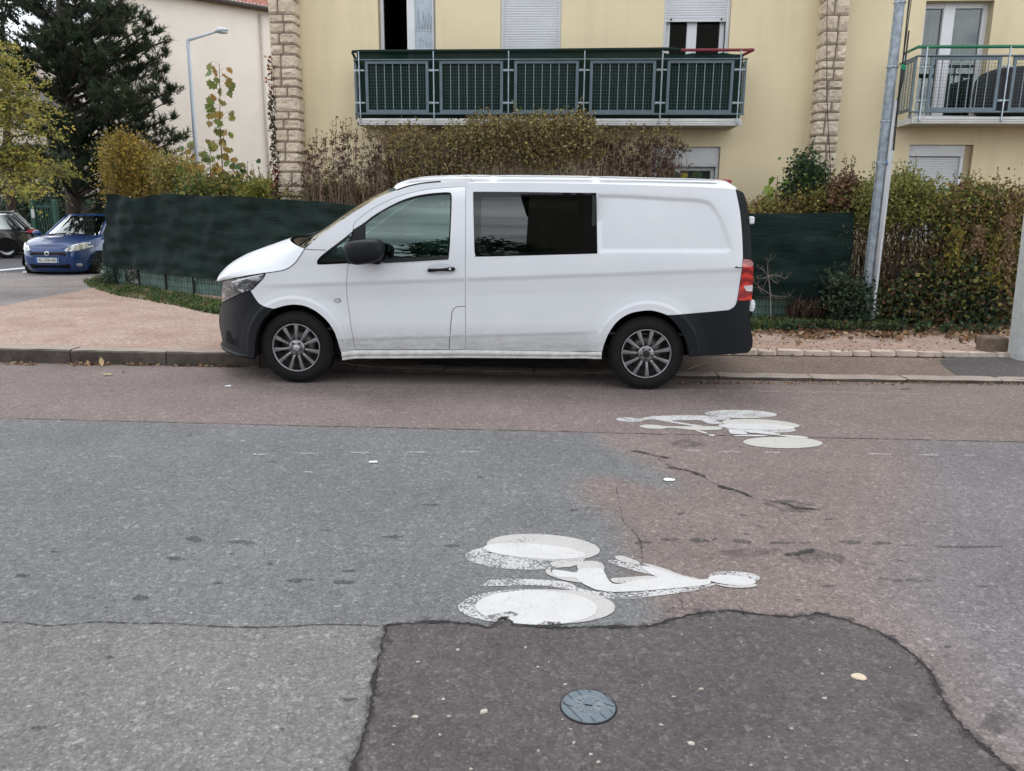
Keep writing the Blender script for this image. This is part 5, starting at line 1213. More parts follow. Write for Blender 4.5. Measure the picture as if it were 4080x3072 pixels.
# ---- stone pillars: every stone rough-faced, all on one mortar core
STONEM,nt,p,out=newmat('rough_limestone'); v=pos(nt)
n=noise(nt,5,7,.7,v); c=ramp(nt,n,[(.25,(.52,.43,.32)),(.5,(.70,.60,.46)),(.75,(.80,.70,.55))]); c=mixc(nt,ramp(nt,noise(nt,2.2,5,.6,v),[(.5,0.),(.8,.4)]),c,(.34,.29,.235)); nt.links.new(c,p.inputs['Base Color']); p.inputs['Roughness'].default_value=.95; bump(nt,p,noise(nt,22,7,.75,v),1.,.03)
MORT=simple('grey_mortar',(.23,.195,.165),.95,var=.12,vscale=12)
def rock(g,c,ux,uy,nn,w,h,r,dep=.03):
    """a rough face: grid of points pushed out along nn"""
    nx,ny=10,7; rows=[]; s1,s2,s3=r.uniform(0,50),r.uniform(0,50),r.uniform(.7,1.3)
    from mathutils import noise as mn
    for j in range(ny+1):
        row=[]
        for i in range(nx+1):
            a=i/nx-.5; b=j/ny-.5; e=min(.5-abs(a),.5-abs(b))*2; q=mn.noise(Vector((a*w*14+s1,b*h*16+s2,0)))+.5*mn.noise(Vector((a*w*40+s1,b*h*40,s2)))
            d=dep*(min(1,e*9)*(.62+1.15*q)*s3)+.004
            if i in(0,nx) or j in (0,ny): d=-.012
            jx=1+.02*q; row.append(c+ux*(a*w*jx)+uy*(b*h*(1+.03*q))+nn*d)
        rows.append(row)
    g.grid(rows,smooth=False)
def pillar(x0,x1,dep,z1,seed,side,label=None):
    r=random.Random(seed); core=MB(); core.box((x0+.012,YW-dep+.012,-.1),(x1-.012,YW+.1,z1)); 
    g=MB(); z=.05; k=0
    X=Vector((1,0,0)); Z=Vector((0,0,1)); Yv=Vector((0,1,0)); wd=x1-x0
    while z<z1:
        h=r.choice([.12,.15,.165,.19,.22])*1.0; gp_=.020; sp=r.choice([.40,.60,.5,1.0,.42,.6]) if k%2 else r.choice([.62,.40,.55]); 
        parts=[(0,sp),(sp,1)] if sp<1 else [(0,1)]
        for a,b in parts:
            w=(b-a)*wd-(gp_ if b<1 else 0); rock(g,Vector((x0+a*wd+w/2,YW-dep,z+h/2)),X,Z,-Yv,w,h-gp_,r,.020)
        sx_=x1 if side>0 else x0
        for a,b in (((0,.55),(.55,1)) if k%2 else ((0,1),)):
            w=(b-a)*dep-gp_*.5; rock(g,Vector((sx_,YW-dep+a*dep+w/2,z+h/2)),Yv,Z,X*side,w,h-gp_,r,.016)
        z+=h; k+=1
    pc=core.build('stone_pillar',MORT,BLD); g.build('stones',STONEM,pc)
pillar(XL-.02,XL+.37,.30,6.0,3,1); 
xr=W(3262,370,YW-.3).x; pillar(xr,xr+.35,.30,6.0,8,-1)
# ---- balconies
WHITEC=simple('white_painted_concrete',(.62,.62,.60),.7,var=.12,vscale=4); SOFF=simple('soffit_concrete',(.45,.41,.34),.85,var=.12)
CLOTHM,nt,p,out=newmat('green_privacy_cloth'); p.inputs['Specular IOR Level'].default_value=.1; p.inputs['Base Color'].default_value=(.009,.028,.023,1); p.inputs['Roughness'].default_value=.8
tr=nt.nodes.new('ShaderNodeBsdfTransparent'); mx=nt.nodes.new('ShaderNodeMixShader'); mx.inputs[0].default_value=.985; nt.links.new(tr.outputs[0],mx.inputs[1]); nt.links.new(p.outputs[0],mx.inputs[2]); nt.links.new(mx.outputs[0],out.inputs[0])
YB=12.4
def zB(v,u=2200): return W(u,v,YB).z
def balcony(xa,xb,posts,screen,hand_mats,open_right=False,zo=0.):
    zs0=zB(497)+zo; zs1=zB(474)+zo; zp0=zB(449)+zo; zp1=zB(240)+zo; zt=zB(201)+zo
    g=MB(); g.bbox((xa+.02,YB+.03,zs0),(xb-.02,YW-.003,zs1),.006); sl=g.build('balcony',SOFF,BLD)
    g=MB(); g.bbox((xa,YB,zs0-.008),(xb,YB+.028,zs1+.006),.005); g.bbox((xa+.02,YB-.008,zs0+.02),(xb-.02,YB-.001,zs0+.033),.002); g.bbox((xa+.02,YB-.010,zs1-.03),(xb-.02,YB-.001,zs1-.015),.002)
    g.bbox((xa-.004,YB+.03,zs0-.006),(xa+.018,YW-.005,zs1+.005),.004); g.build('fascia',WHITEC,sl)
    def panel_(x0,x1,y0,y1):
        """framed mesh panel between two plan points"""
        g=MB(); A=Vector((x0,y0,0)); B=Vector((x1,y1,0)); d=(B-A).normalized(); Z=Vector((0,0,1)); fw=.042
        for p,q in ((A+Z*zp0,A+Z*zp1),(B+Z*zp0,B+Z*zp1),(A+Z*(zp0+fw/2),B+Z*(zp0+fw/2)),(A+Z*(zp1-fw/2),B+Z*(zp1-fw/2))): 
            if abs((q-p).z)>.1: p=p+d*(fw/2 if (p-A).length<(p-B).length else -fw/2); q=q+d*(fw/2 if (q-A).length<(q-B).length else -fw/2)
            else: p=p+d*fw; q=q-d*fw
            g.bar(p,q,fw if abs((q-p).z)>.1 else .03,.03 if abs((q-p).z)>.1 else fw,up=Vector((d.y,-d.x,0)) if abs((q-p).z)>.1 else Z)
        fr=g.build('railing_panel',GREYBLUE,sl); L=(B-A).length
        g=MB(); n=max(1,int(round(L/.134)))
        for k in range(1,n): p=A+d*(fw+(L-2*fw)*k/n); g.bar(p+Z*(zp0+fw),p+Z*(zp1-fw),.011,.011,up=d)
        g.build('upright_bars',BARM,fr)
        g=MB(); off=Vector((-d.y,d.x,0))*.012
        m=int((zp1-zp0)/.052)
        for k in range(1,m): z=zp0+fw+(zp1-zp0-2*fw)*k/m; g.bar(A+d*fw+Z*z+off,B-d*fw+Z*z+off,.003,.003)
        m=int(L/.045)
        for k in range(1,m): p=A+d*(fw+(L-2*fw)*k/m)+off; g.bar(p+Z*(zp0+fw),p+Z*(zp1-fw),.0026,.0026,up=d)
        g.build('wire_mesh',MESHM,fr)
    ps=posts; hw=.085
    for a,b in zip(ps,ps[1:]): panel_(a+hw,b-hw,YB+.02,YB+.02)
    panel_(xa-.02,xa-.019,YB+.06,YW-.06)
    if not open_right: panel_(xb+.02,xb+.019,YB+.06,YW-.06)
    for x in ps:
        g=MB(); g.bar((x,YB-.018,zs0+.02),(x,YB-.018,zt-.01),.022,.016,up=(1,0,0)); 
        for z in (zp1-.14,zp0+.14):
            for s in (-1,1): g.bbox((x+s*.012,YB-.01,z-.012),(x+s*.075,YB-.002,z+.012),.004)
            for s in (-1,1): g.lathe([(0,-.012),(.011,-.012),(.012,0)],(x+s*.05,YB-.008,z),n=10)
        g.lathe([(0,-.03),(.013,-.03),(.013,0)],(x,YB-.018,zs0+.03),n=10)
        g.build('railing_post',GALV,sl)
    g=MB(); g.bbox((xa-.03,YB-.022,zp1+.002),(xb+.03,YB+.05,zp1+.020),.004); g.bbox((xa-.03,YB-.018,zp0-.03),(xb+.03,YB+.03,zp0-.004),.004)
    g.bar((xa-.02,YB+.03,zp1+.010),(xa-.02,YW,zp1+.010),.03,.015); g.build('top_rail',GREYBLUE,sl)
    g=MB(); g.bar((xa-.02,YB+.06,zp0-.1),(xa-.02,YB+.06,zp1),.03,.03,up=(1,0,0)); g.build('corner_post',GREYBLUE,sl)
    return sl,zs1,zp0,zp1,zt
xa=W(1424,490,YB).x; xb=W(2955,480,YB).x
posts=[W(u,340,YB).x for u in (1434,1729,2026,2327,2634,2944)]
sl,zs1,zp0,zp1,zt=balcony(xa,xb,posts,True,None)
def sheet_cloth(name,x0,x1,y,z0,z1,par,mat,amp=.006,topf=None):
    g=MB(); n=int((x1-x0)/.04); m=14; rows=[]
    for j in range(m+1):
        t=j/m; rows.append([Vector((x0+(x1-x0)*i/n,y+amp*math.sin(i*.35+t*3)+amp*.7*math.sin(i*.11),z0+(z1-z0)*t*(1 if topf is None else topf(i/n)))) for i in range(n+1)])
    g.grid(rows); return g.build(name,mat,par)
xm=W(2640,190,YB).x
sheet_cloth('privacy_screen',xa+.0,xm+.02,YB+.085,zp0-.09,zt,sl,CLOTHM)
sheet_cloth('privacy_screen',xm+.03,xb-.02,YB+.085,zp0-.07,zt-.02,sl,CLOTHM,.012,lambda q:1-.035*abs(math.sin(q*8.5))*(1-q*.2))
g=MB(); g.tube([(xa-.06,YB+.06,zt+.005),(xa+.1,YB+.05,zt+.006),((xa+xm)/2,YB+.05,zt+.010),(xm+.15,YB+.05,zt+.022),(xm+.3,YB+.05,zt+.010)],[.02,.024,.024,.027,.014],8); g.tube([(xa-.06,YB+.06,zt),(xa+.07,YB+.10,zt-.28)],.022,6)
g.build('cloth_wrapped_handrail',simple('dark_green_cloth_wrap',(.010,.024,.018),.85),sl)
g=MB(); g.tube([(xm+.28,YB+.05,zt+.008),(xb+.12,YB+.05,zt+.008)],.022,10); g.tube([(xb+.11,YB+.05,zt+.006),(xb-.02,YW-.12,zt-.02)],.022,8); g.build('red_handrail',simple('dark_red_paint',(.20,.02,.03),.4),sl)
# low clutter on the balcony, in the dark behind the screen
ya=W(3636,470,YB).x
p2=[W(u,330,YB).x for u in (3677,4006,4330)]
sl2,zs1b,zp0b,zp1b,ztb=balcony(ya,ya+3.6,p2+[ya+3.5],False,None,True,zo=.035)
g=MB(); g.tube([(ya-.02,YW-.1,ztb+.0),(ya-.02,YB+.02,ztb+.0),(ya+3.6,YB+.02,ztb+.0)],.024,10); g.build('green_handrail',simple('bright_green_paint',(.01,.16,.08),.35),sl2)
g=MB(); g.bar((ya-.02,YW-.12,zp1b),(ya-.02,YW-.12,ztb),.012,.012,up=(1,0,0)); g.build('handrail_stay',GALV,sl2)
bx=W(3895,420,12.7).x
BG=thing('covered_barbecue','black covered bulky item standing on the right balcony','barbecue cover',(bx+.6,12.72,zs1b))
o=blob('cover',bx+.66,12.72,zs1b+.36,.70,.22,.40,.45,simple('black_cover_cloth',(.010,.012,.017),.5,bmp=.4,bscale=9,bdist=.03),BG,skew=.12)
# ---- galvanised pole with cables
zg=.08; Yp=10.75
pb=W(3457,1130,Yp); pt=W(3586,0,Yp); xd=(pt.x-pb.x)/(pt.z-pb.z); ztop=6.2; xb0=pb.x-(pb.z-zg)*xd; xt0=xb0+(ztop-zg)*xd; 
PO=thing('galvanised_pole','tall octagonal galvanised steel pole rising out of the right hedge','pole',(xb0,Yp,zg))
def px_(z,o=0): return xb0+(z-zg)*xd+o
pz0=W(3466,1190,Yp).z
GALV2=simple('galvanised_pole_steel',(.30,.345,.385),.42,.55,var=.35,vscale=14)
rb_=(W(3478,1130,Yp).x-W(3438,1130,Yp).x)/2; rt_=(W(3606,0,Yp).x-W(3564,0,Yp).x)/2
rb_,rt_=.064,.069
g=MB(); g.tube([(px_(zg),Yp,zg),(px_(ztop),Yp,ztop)],[rb_*1.03,rt_*.95],8,smooth=False); g.build('mast',GALV2,PO)
def wyz(v,u=3520): return W(u,v,Yp).z
for v in (12,268,484,650):
    z=wyz(v); g=MB(); r_=rb_+(rt_-rb_)*(z-zg)/(ztop-zg); g.lathe([(r_*1.10,-.008),(r_*1.13,0),(r_*1.10,.008)],(px_(z),Yp,z),'Z',16); g.build('band_clamp',GALV,PO)
z1=wyz(396); z2=wyz(568)
g=MB(); g.tube([(px_(zg,.062),Yp-.062,zg),(px_(z1,.066),Yp-.062,z1)],.020,10); g.build('conduit',simple('grey_conduit',(.42,.44,.45),.45,var=.08),PO)
g=MB(); g.bar((px_(zg,.100),Yp-.045,zg),(px_(z2,.100),Yp-.045,z2),.030,.03,up=(1,0,0)); g.build('conduit',simple('pale_conduit',(.58,.61,.64),.45,var=.08),PO)
g=MB(); r=random.Random(5)
for k in range(4):
    pts=[]; 
    for j in range(16):
        t=j/15; z=z2-.1+(ztop-z2+.1)*t; pts.append((px_(z,.098+.012*math.sin(t*7+k)+.006*k-.01),Yp-.05-.02*k*.4,z))
    g.tube(pts,.0065,5)
g.tube([(px_(z1-.05,.08),Yp-.085,z1-.02),(px_(z1+.25,.12),Yp-.08,z1+.25),(px_(z1+.8,.12),Yp-.08,z1+.8)],.010,6)
g.build('cable',simple('black_cable',(.012,.012,.013),.5),PO)
q=W(3600,268,Yp-.1); g=MB(); g.add([q+Vector((-.035,0,.045)),q+Vector((.02,-.01,.02)),q+Vector((.035,-.01,-.035)),q+Vector((-.02,0,-.02))],[(0,1,2,3)]); g.add([q+Vector((-.035,.004,.045)),q+Vector((.02,-.006,.02)),q+Vector((.035,-.006,-.035)),q+Vector((-.02,.004,-.02))],[(3,2,1,0)]); g.build('green_tag',simple('green_plastic_tag',(.01,.28,.13),.4),PO)
q=W(3534,650,Yp-.1); g=MB(); g.tube([q+Vector((-.006,0,.03)),q+Vector((.008,-.005,-.03))],.008,5); g.build('blue_tape',simple('blue_tape',(.02,.16,.42),.4),PO)
g=MB(); a=W(3286,0,YW-.36); b=W(3312,742,YW-.36); g.tube([a+Vector((0,0,.4)),a.lerp(b,.5)+Vector((-.02,0,0)),b],.006,5); o=g.build('downlead_cable',simple('brown_cable',(.05,.035,.03),.6),None,origin=b); tag(o,'thin dark cable hanging down the front of the right stone pillar','cable')
# ---- concrete post at the right edge
Yq=G(4040,1436,.05).y; 
a0=W(4008,1430,Yq); a1=W(4080,800,Yq)
PC=thing('concrete_post','pale grey square concrete post at the right edge of the picture','post',(a0.x+.14,Yq+.1,.04))
lean=(W(4080,800,Yq).x-W(4008,1430,Yq).x)/(W(4080,800,Yq).z-W(4008,1430,Yq).z)
g=MB(); w0=.29; rows=[]
for z in (.03,1.0,2.0,4.0,7.0):
    x=a0.x+.135+(z-a0.z)*lean*.95; w=w0-.018*z; c=.035
    rows.append([Vector(p) for p in ((x,Yq+c,z),(x+c,Yq,z),(x+w*.33,Yq,z),(x+w*.37,Yq+.03,z),(x+w*.63,Yq+.03,z),(x+w*.67,Yq,z),(x+w-c,Yq,z),(x+w,Yq+c,z),(x+w,Yq+.22,z),(x,Yq+.22,z))])
g.grid(rows,closed=True,smooth=False); g.add(rows[-1],[tuple(range(10))])
g.build('shaft',simple('grey_green_concrete',(.44,.465,.455),.85,var=.12,vscale=14,bmp=.5,bscale=80,bdist=.004),PC,recalc=True)
q=G(3968,1418,.05); g=MB(); g.bbox((q.x-.13,q.y-.02,.03),(q.x+.12,q.y+.22,.26),.03); 
o=g.build('stone_block',simple('mossy_stone',(.17,.13,.10),.95,var=.4,vscale=9,bmp=.9,bscale=25,bdist=.02),origin=(q.x,q.y+.1,.03)); tag(o,'small rough brown stone block standing against the grey concrete post','stone')
# ================= BUILDINGS BEHIND, LAMP, CARS, FENCES =================
CREAM=stucco('cream_stucco',(.86,.785,.70),(.74,.66,.58))
CB=None
Pr=G(1062,38,8.6); Pl=G(500,-54,8.6); dW=(Pr-Pl); dW.z=0; dW.normalize(); nB=Vector((-dW.y,dW.x,0))
Pr2=Pr+dW*7.0
CB=thing('cream_building','large cream rendered building with a red tiled roof behind the street lamp','building',(Pl.x,Pl.y,0))
def vert(P,z): return Vector((P.x,P.y,z))
g=MB(); back=nB*10
for a,b in ((Pl,Pr2),(Pr2,Pr2+back),(Pr2+back,Pl+back),(Pl+back,Pl)): g.add([vert(a,-.1),vert(b,-.1),vert(b,8.6),vert(a,8.6)],[(0,1,2,3)])
g.build('wall',CREAM,CB)
TILE,nt,p,out=newmat('red_roof_tiles'); v=pos(nt)
w_=nt.nodes.new('ShaderNodeTexWave'); w_.inputs['Scale'].default_value=1.6; nt.links.new(pos(nt,(1,1,1)),w_.inputs[0]); c=ramp(nt,noise(nt,3,5,.6,v),[(.3,(.24,.085,.06)),(.7,(.40,.16,.11))]); c=mixc(nt,.5,c,ramp(nt,w_.outputs[0],[(0,.5),(1,1.2)]),'MULTIPLY'); nt.links.new(c,p.inputs['Base Color']); p.inputs['Roughness'].default_value=.85
g=MB(); o_=-nB*.35; rid=nB*5+Vector((0,0,2.6)); n=90; rows=[]
for t in [k/14 for k in range(15)]:
    rows.append([vert(Pl,8.62)+(Pr2-Pl)*(i/(n*2))+o_+(rid-o_)*t+Vector((0,0,.03*(i%2)+.02*((t*14)%2))) for i in range(n*2+1)])
g.grid(rows,smooth=False); rf=g.build('roof',TILE,CB)
g=MB(); g.tube([vert(Pl,8.56)+o_*1.05,vert(Pr2,8.56)+o_*1.05],.075,8); g.build('gutter',simple('dark_zinc_gutter',(.09,.075,.07),.5,.3),CB)
g=MB(); g.add([vert(Pl,8.52)+o_,vert(Pr2,8.52)+o_,vert(Pr2,8.52),vert(Pl,8.52)],[(0,1,2,3)]); g.build('soffit',simple('brown_soffit',(.16,.10,.07),.8),CB)
for u,wd,nm in ((521,.04,'downpipe'),(1047,.045,'downpipe')):
    d=ray(u,300); # intersect with wall plane
    t=((Pl-Vector((0,0,H))).dot(nB))/d.dot(nB); q=Vector((0,0,H))+d*t-nB*.07; g=MB(); g.tube([vert(q,0),vert(q,8.4)],wd,8); g.build(nm,simple('pale_downpipe',(.52,.47,.42),.6),CB)
# far beige block seen through the trees
FB_=thing('far_building','long beige building with small windows, mostly hidden behind the pine','building',(-45,52,0))
a=Vector((W(-500,800,44).x,44,0)); b=Vector((W(560,800,50).x,50,0)); d=(b-a).normalized(); n2=Vector((-d.y,d.x,0)); ht=W(100,160,46).z
g=MB()
for p,q in ((a,b),(b,b+n2*10),(a+n2*10,a)): g.add([p+Vector((0,0,-.1)),q+Vector((0,0,-.1)),q+Vector((0,0,ht)),p+Vector((0,0,ht))],[(0,1,2,3)])
g.add([a+Vector((0,0,ht)),b+Vector((0,0,ht)),b+n2*10+Vector((0,0,ht)),a+n2*10+Vector((0,0,ht))],[(0,1,2,3)])
g.build('wall',simple('far_beige_render',(.55,.47,.40),.9,var=.08,vscale=.4),FB_)
L=(b-a).length
for fl in range(3):
    for k in range(int(L/2.6)):
        p=a+d*(1.2+2.6*k)-n2*.02; z=.9+fl*3.0
        g=MB(); g.add([p+Vector((0,0,z)),p+d*1.0+Vector((0,0,z)),p+d*1.0+Vector((0,0,z+1.5)),p+Vector((0,0,z+1.5))],[(0,1,2,3)])
        if fl==0: 
            for s in (-.28,1.02): q=p+d*s-n2*.02; g.add([q+Vector((0,0,z)),q+d*.26+Vector((0,0,z)),q+d*.26+Vector((0,0,z+1.5)),q+Vector((0,0,z+1.5))],[(0,1,2,3)])
        g.build('window',simple('far_window_grey',(.16,.15,.15),.3,var=.3,vscale=2),FB_)
# ---- street lamp
YL=23.
l0=W(783,640,YL); l1=W(748,160,YL); 
SL=thing('street_lamp','grey tapered street lamp with a bent arm in front of the cream building','street lamp',(l0.x,YL,0))
LG=simple('painted_grey_steel',(.42,.48,.54),.4,.2,var=.06)
g=MB(); g.tube([(l0.x,YL,0),(l1.x,YL,l1.z)],[.085,.045],12); g.build('mast',LG,SL)
e1=W(857,128,YL-.1); g=MB(); g.tube([(l1.x,YL,l1.z-.04),(l1.x+.02,YL,l1.z),(e1.x,YL-.1,e1.z)],[.045,.04,.03],8); g.build('arm',LG,SL)
e2=W(908,124,YL-.1); g=MB(); rows=[]
for t,w,h in ((0,.03,.03),(.12,.09,.06),(.4,.14,.085),(.75,.13,.07),(1,.03,.02)):
    c=e1.lerp(Vector((e2.x,YL-.1,e1.z+.05)),t); rows.append([c+Vector((0,w*math.cos(2*math.pi*k/12),h*math.sin(2*math.pi*k/12)*(1.2 if math.sin(2*math.pi*k/12)>0 else .5))) for k in range(12)])
g.grid(rows,closed=True); g.build('lamp_head',simple('lamp_head_grey',(.55,.60,.66),.35),SL,recalc=True)
c=e1.lerp(Vector((e2.x,YL-.1,e1.z+.05)),.5); o=blob('lamp_bowl',c.x+.04,c.y,c.z-.035,.14,.09,.04,.9,simple('clear_lamp_bowl',(.45,.50,.55),.15,var=.1),SL)
# ---- background cars
def carbuild(name,label,M_,L,w,belt,roofz,hoodz,cowlx,roofx,paint,parts):
    o=M_.translation; T=thing(name,label,'car',(o.x,o.y,o.z))
    def tr(p): return M_@Vector(p)
    n=4.2
    prof=[(.17,.93,.90),(.22,.965,.94),(.34,.995,.985),(.50,1.,1.),(.62,.997,1.),(.70,.985,.995)]
    def topz(x):
        if x>cowlx: t=(x-cowlx)/(L/2-cowlx); return belt-.02-(belt-hoodz)*t**1.7
        return belt
    N=72
    def pt(phi,k,lx,ly):
        c,s=math.cos(phi),math.sin(phi); x=L/2*lx*math.copysign(abs(c)**(2/n),c); y=w*ly*math.copysign(abs(s)**(2/n),s); return x,y
    rows=[]
    for z,lx,ly in prof: rows.append([tr((*pt(2*math.pi*k/N,k,lx,ly),z)) for k in range(N)])
    for f,lx,ly in ((.55,.972,.985),(.85,.955,.965),(1.,.93,.93)):
        r=[]
        for k in range(N):
            x,y=pt(2*math.pi*k/N,k,lx,ly); r.append(tr((x,y,.70+(topz(x)-.70)*f)))
        rows.append(r)
    for q in (.8,.5,.2,.0):
        r=[]
        for k in range(N):
            x,y=pt(2*math.pi*k/N,k,.93,.93); x2=x*(1-.0*q) ; r.append(tr((x,y*q,topz(x)+.035*(1-q*q))))
        rows.append(r)
    g=MB(); g.grid(rows,closed=True); g.build('body',paint,T,recalc=True)
    def xf(y,z,back=False):
        lx,ly=pieces(z,[(a,b) for a,b,c in prof]+[(.8,.965),(1.,.93)]),pieces(z,[(a,c) for a,b,c in prof]+[(.8,.98),(1.,.93)])
        v=max(0,1-abs(y/(w*ly))**n)**(1/n); return L/2*lx*v
    g=MB(); base=roofx; R1=[];
    (wx0,wx1),(rx0,rx1)=base   # windscreen base/roof front, roof rear/rear base
    lv=[];
    for j in range(7):
        t=j/6; x_f=wx0+(wx1-wx0)*t; x_r=rx1+(rx0-rx1)*t; ww=w*(.93-.20*t); z=belt-.02+(roofz-.05-belt+.02)*t; m=6.; r=[]
        for k in range(N):
            c,s=math.cos(2*math.pi*k/N),math.sin(2*math.pi*k/N); xx=(x_f+x_r)/2+(x_f-x_r)/2*math.copysign(abs(c)**(2/m),c); yy=ww*math.copysign(abs(s)**(2/m),s)
            xx-= (.10*(abs(yy)/ww)**2 if xx>(x_f+x_r)/2 else 0); r.append(tr((xx,yy,z)))
        lv.append(r)
    g.grid(lv,closed=True); gl=g.build('windows',parts.get('glass',MATS['car_glass']),T,recalc=True)
    g=MB(); r0=lv[-1]; c0=tr(((wx1+rx0)/2,0,roofz)); rows=[r0]
    for q,dz in ((.93,.035),(.75,.05),(.4,.05),(0,.05)): rows.append([tr((0,0,0))*0+Vector(((p.x-c0.x)*q+c0.x,(p.y-c0.y)*q+c0.y,p.z+dz)) for p in r0])
    g.grid(rows,closed=True); g.build('roof',paint,T,recalc=True)
    for s in (-1,1):
        for fr_,wd in parts['pillars']:
            k=int(N*fr_) if s>0 else int(N*(1-fr_)); g=MB(); g.tube([lv[j][k%N] for j in range(7)],wd,6); g.build('window_pillar',parts.get('pillar_mat',paint),T)
    wr=parts['wheel_r']
    for x in parts['wheels']:
        for s in (-1,1):
            wh=bpy.data.objects.new('wheel',None); COL.objects.link(wh); wh.parent=T; c=tr((x,s*(w-.10),wr)); wh.location=c-Vector(T.location)
            ax=(M_.to_3x3()@Vector((0,s,0))).normalized(); R_=Matrix((ax.cross(Vector((0,0,1))),ax,Vector((0,0,1)))).transposed()
            def lat(prof_,nm,mt):
                g=MB(); g.lathe(prof_,(0,0,0),n=32); g.v=[tuple(c+R_@Vector(v)) for v in g.v]; g.build(nm,mt,wh,recalc=True)
            lat([(wr*.64,.10),(wr*.70,.105),(wr*.93,.10),(wr,.07),(wr,-.09),(wr*.7,-.1)],'tyre',P_['rubber']); lat([(0,.06),(.05,.07),(wr*.55,.085),(wr*.64,.10)],'rim',simple('silver_wheel_trim',(.35,.36,.37),.4,.6))
            g=MB(); 
            for k in range(24):
                a0=math.pi*k/24; a1=math.pi*(k+1)/24; q=wr+.045
                g.add([tr((x+q*math.cos(a0),s*(w+.004),wr+q*math.sin(a0)*.95)),tr((x+q*math.cos(a1),s*(w+.004),wr+q*math.sin(a1)*.95)),tr((x,s*(w+.004),wr*.6))],[(0,1,2)])
            g.build('wheel_arch',P_['gap'],T)
    g=MB(); g.v=[]; 
    return T,tr,xf
glassmat('car_glass',(.10,.12,.12),.26,gain=1.6)
BLUE,nt,p,out=newmat('blue_metallic_paint'); p.inputs['Base Color'].default_value=(.002,.040,.165,1); p.inputs['Metallic'].default_value=.2; p.inputs['Roughness'].default_value=.35; p.inputs['Coat Weight'].default_value=1; p.inputs['Coat Roughness'].default_value=.03
BLACKP,nt,p,out=newmat('black_car_paint'); p.inputs['Base Color'].default_value=(.008,.008,.009,1); p.inputs['Roughness'].default_value=.3; p.inputs['Coat Weight'].default_value=1; p.inputs['Coat Roughness'].default_value=.04
nose=W(192,1000,17.35); yaw=math.radians(-90+3)
Mc=Matrix.Translation((nose.x-.13,17.35+2.0,.0))@Matrix.Rotation(yaw,4,'Z')
BC,tr,xf=carbuild('car','dark blue hatchback facing the camera beside the green fence, registration plate visible','M',4.03,.84,.93,1.49,.66,.98,((1.02,.30),(-1.35,-1.85)),BLUE,dict(pillars=[(1.0,.32,.045),(-.05,-.15,.05),(-1.2,-1.1,.07)],wheels=(1.28,-1.23),wheel_r=.31)) if False else carbuild('car','dark blue hatchback facing the camera beside the green fence, registration plate visible',Mc,4.03,.84,.99,1.49,.73,.98,((1.05,.22),(-1.35,-1.85)),BLUE,dict(pillars=[(.10,.035),(.25,.05),(.37,.08)],wheels=(1.28,-1.23),wheel_r=.31))
def frontpatch(name,poly,mat,par,out=.01,zx=None,bulge=0.,sub=True):
    """patch on the car's nose from a front-view outline (y to the car's left, z up)"""
    q=[(p.x,p.y) for p in crom(poly,4,True)] if sub else poly; P=[Vector(p) for p in q]; cx=sum(p.x for p in P)/len(P); cz=sum(p.y for p in P)/len(P); rows=[]
    for t in (1.,.97,.8,.5,.2,.0):
        r=[]
        for p in P:
            y=cx+(p.x-cx)*t; z=cz+(p.y-cz)*t; r.append(tr((xf(y,z)+out*(0 if t==1. else 1)+bulge*(1-t*t)-(.02 if t==1. else 0)+(zx(z) if zx else 0),y,z)))
        rows.append(r)
    g=MB(); g.grid(rows,closed=True); return g.build(name,mat,par,recalc=True)
HL2,nt,p,out=newmat('clear_headlight'); c=ramp(nt,noise(nt,9,3,.6,pos(nt)),[(.35,(.25,.27,.28)),(.5,(.62,.65,.66)),(.7,(.85,.87,.88))]); nt.links.new(c,p.inputs['Base Color']); p.inputs['Roughness'].default_value=.2; p.inputs['Metallic'].default_value=.35; p.inputs['Coat Weight'].default_value=1
for s in (-1,1): frontpatch('headlight',[(s*.40,.655),(s*.52,.64),(s*.70,.69),(s*.805,.765),(s*.80,.83),(s*.70,.845),(s*.52,.785),(s*.42,.71)],HL2,BC,.025,bulge=.012)
gr=frontpatch('grille',[(-.43,.555),(.43,.555),(.41,.64),(-.41,.64)],simple('black_grille',(.012,.012,.014),.5),BC,.012,sub=False)
g=MB()
for k in range(-10,11):
    y=k*.038; g.bar(tr((xf(y,.6)+.018,y,.565)),tr((xf(y,.6)+.018,y,.632)),.008,.008)
g.build('grille_bars',simple('grille_bar',(.03,.03,.035),.5),gr)
frontpatch('lower_intake',[(-.45,.255),(.45,.255),(.48,.36),(-.48,.36)],P_['gap'],BC,.010,sub=False)
bd=frontpatch('badge',[(.055*math.cos(a),.60+.055*math.sin(a)) for a in [2*math.pi*k/20 for k in range(20)]],simple('badge_silver',(.55,.56,.58),.25,.7),BC,.03,sub=False)
frontpatch('badge_centre',[(.032*math.cos(a),.60+.030*math.sin(a)) for a in [2*math.pi*k/20 for k in range(20)]],simple('badge_dark',(.04,.04,.05),.4),bd,.040,sub=False)
xp=xf(0,.45)+.035; g=MB(); g.box((0,0,0),(0,0,0)); g=MB()
def cbox(g,a,b):
    k=len(g.v); g.box(a,b); g.v[k:]=[tuple(tr(v)) for v in g.v[k:]]
cbox(g,(xp-.02,-.26,.395),(xp,.26,.505)); pl=g.build('number_plate',simple('plate_white',(.68,.69,.68),.4,var=.03),BC)
g=MB(); cbox(g,(xp-.01,.222,.397),(xp+.003,.258,.503)); cbox(g,(xp-.01,-.258,.397),(xp+.003,-.222,.503)); g.build('plate_blue_band',simple('plate_blue',(.03,.14,.42),.4),pl)
vs,fs=text_mesh('AL-338-AB',.105); g=MB(); sx_=.395/ (max(v.x for v in vs)-min(v.x for v in vs)); g.add([tr((xp+.004,v.x*sx_,.45+v.y*.98)) for v in vs],fs); g.build('plate_lettering',P_['gap'],pl)
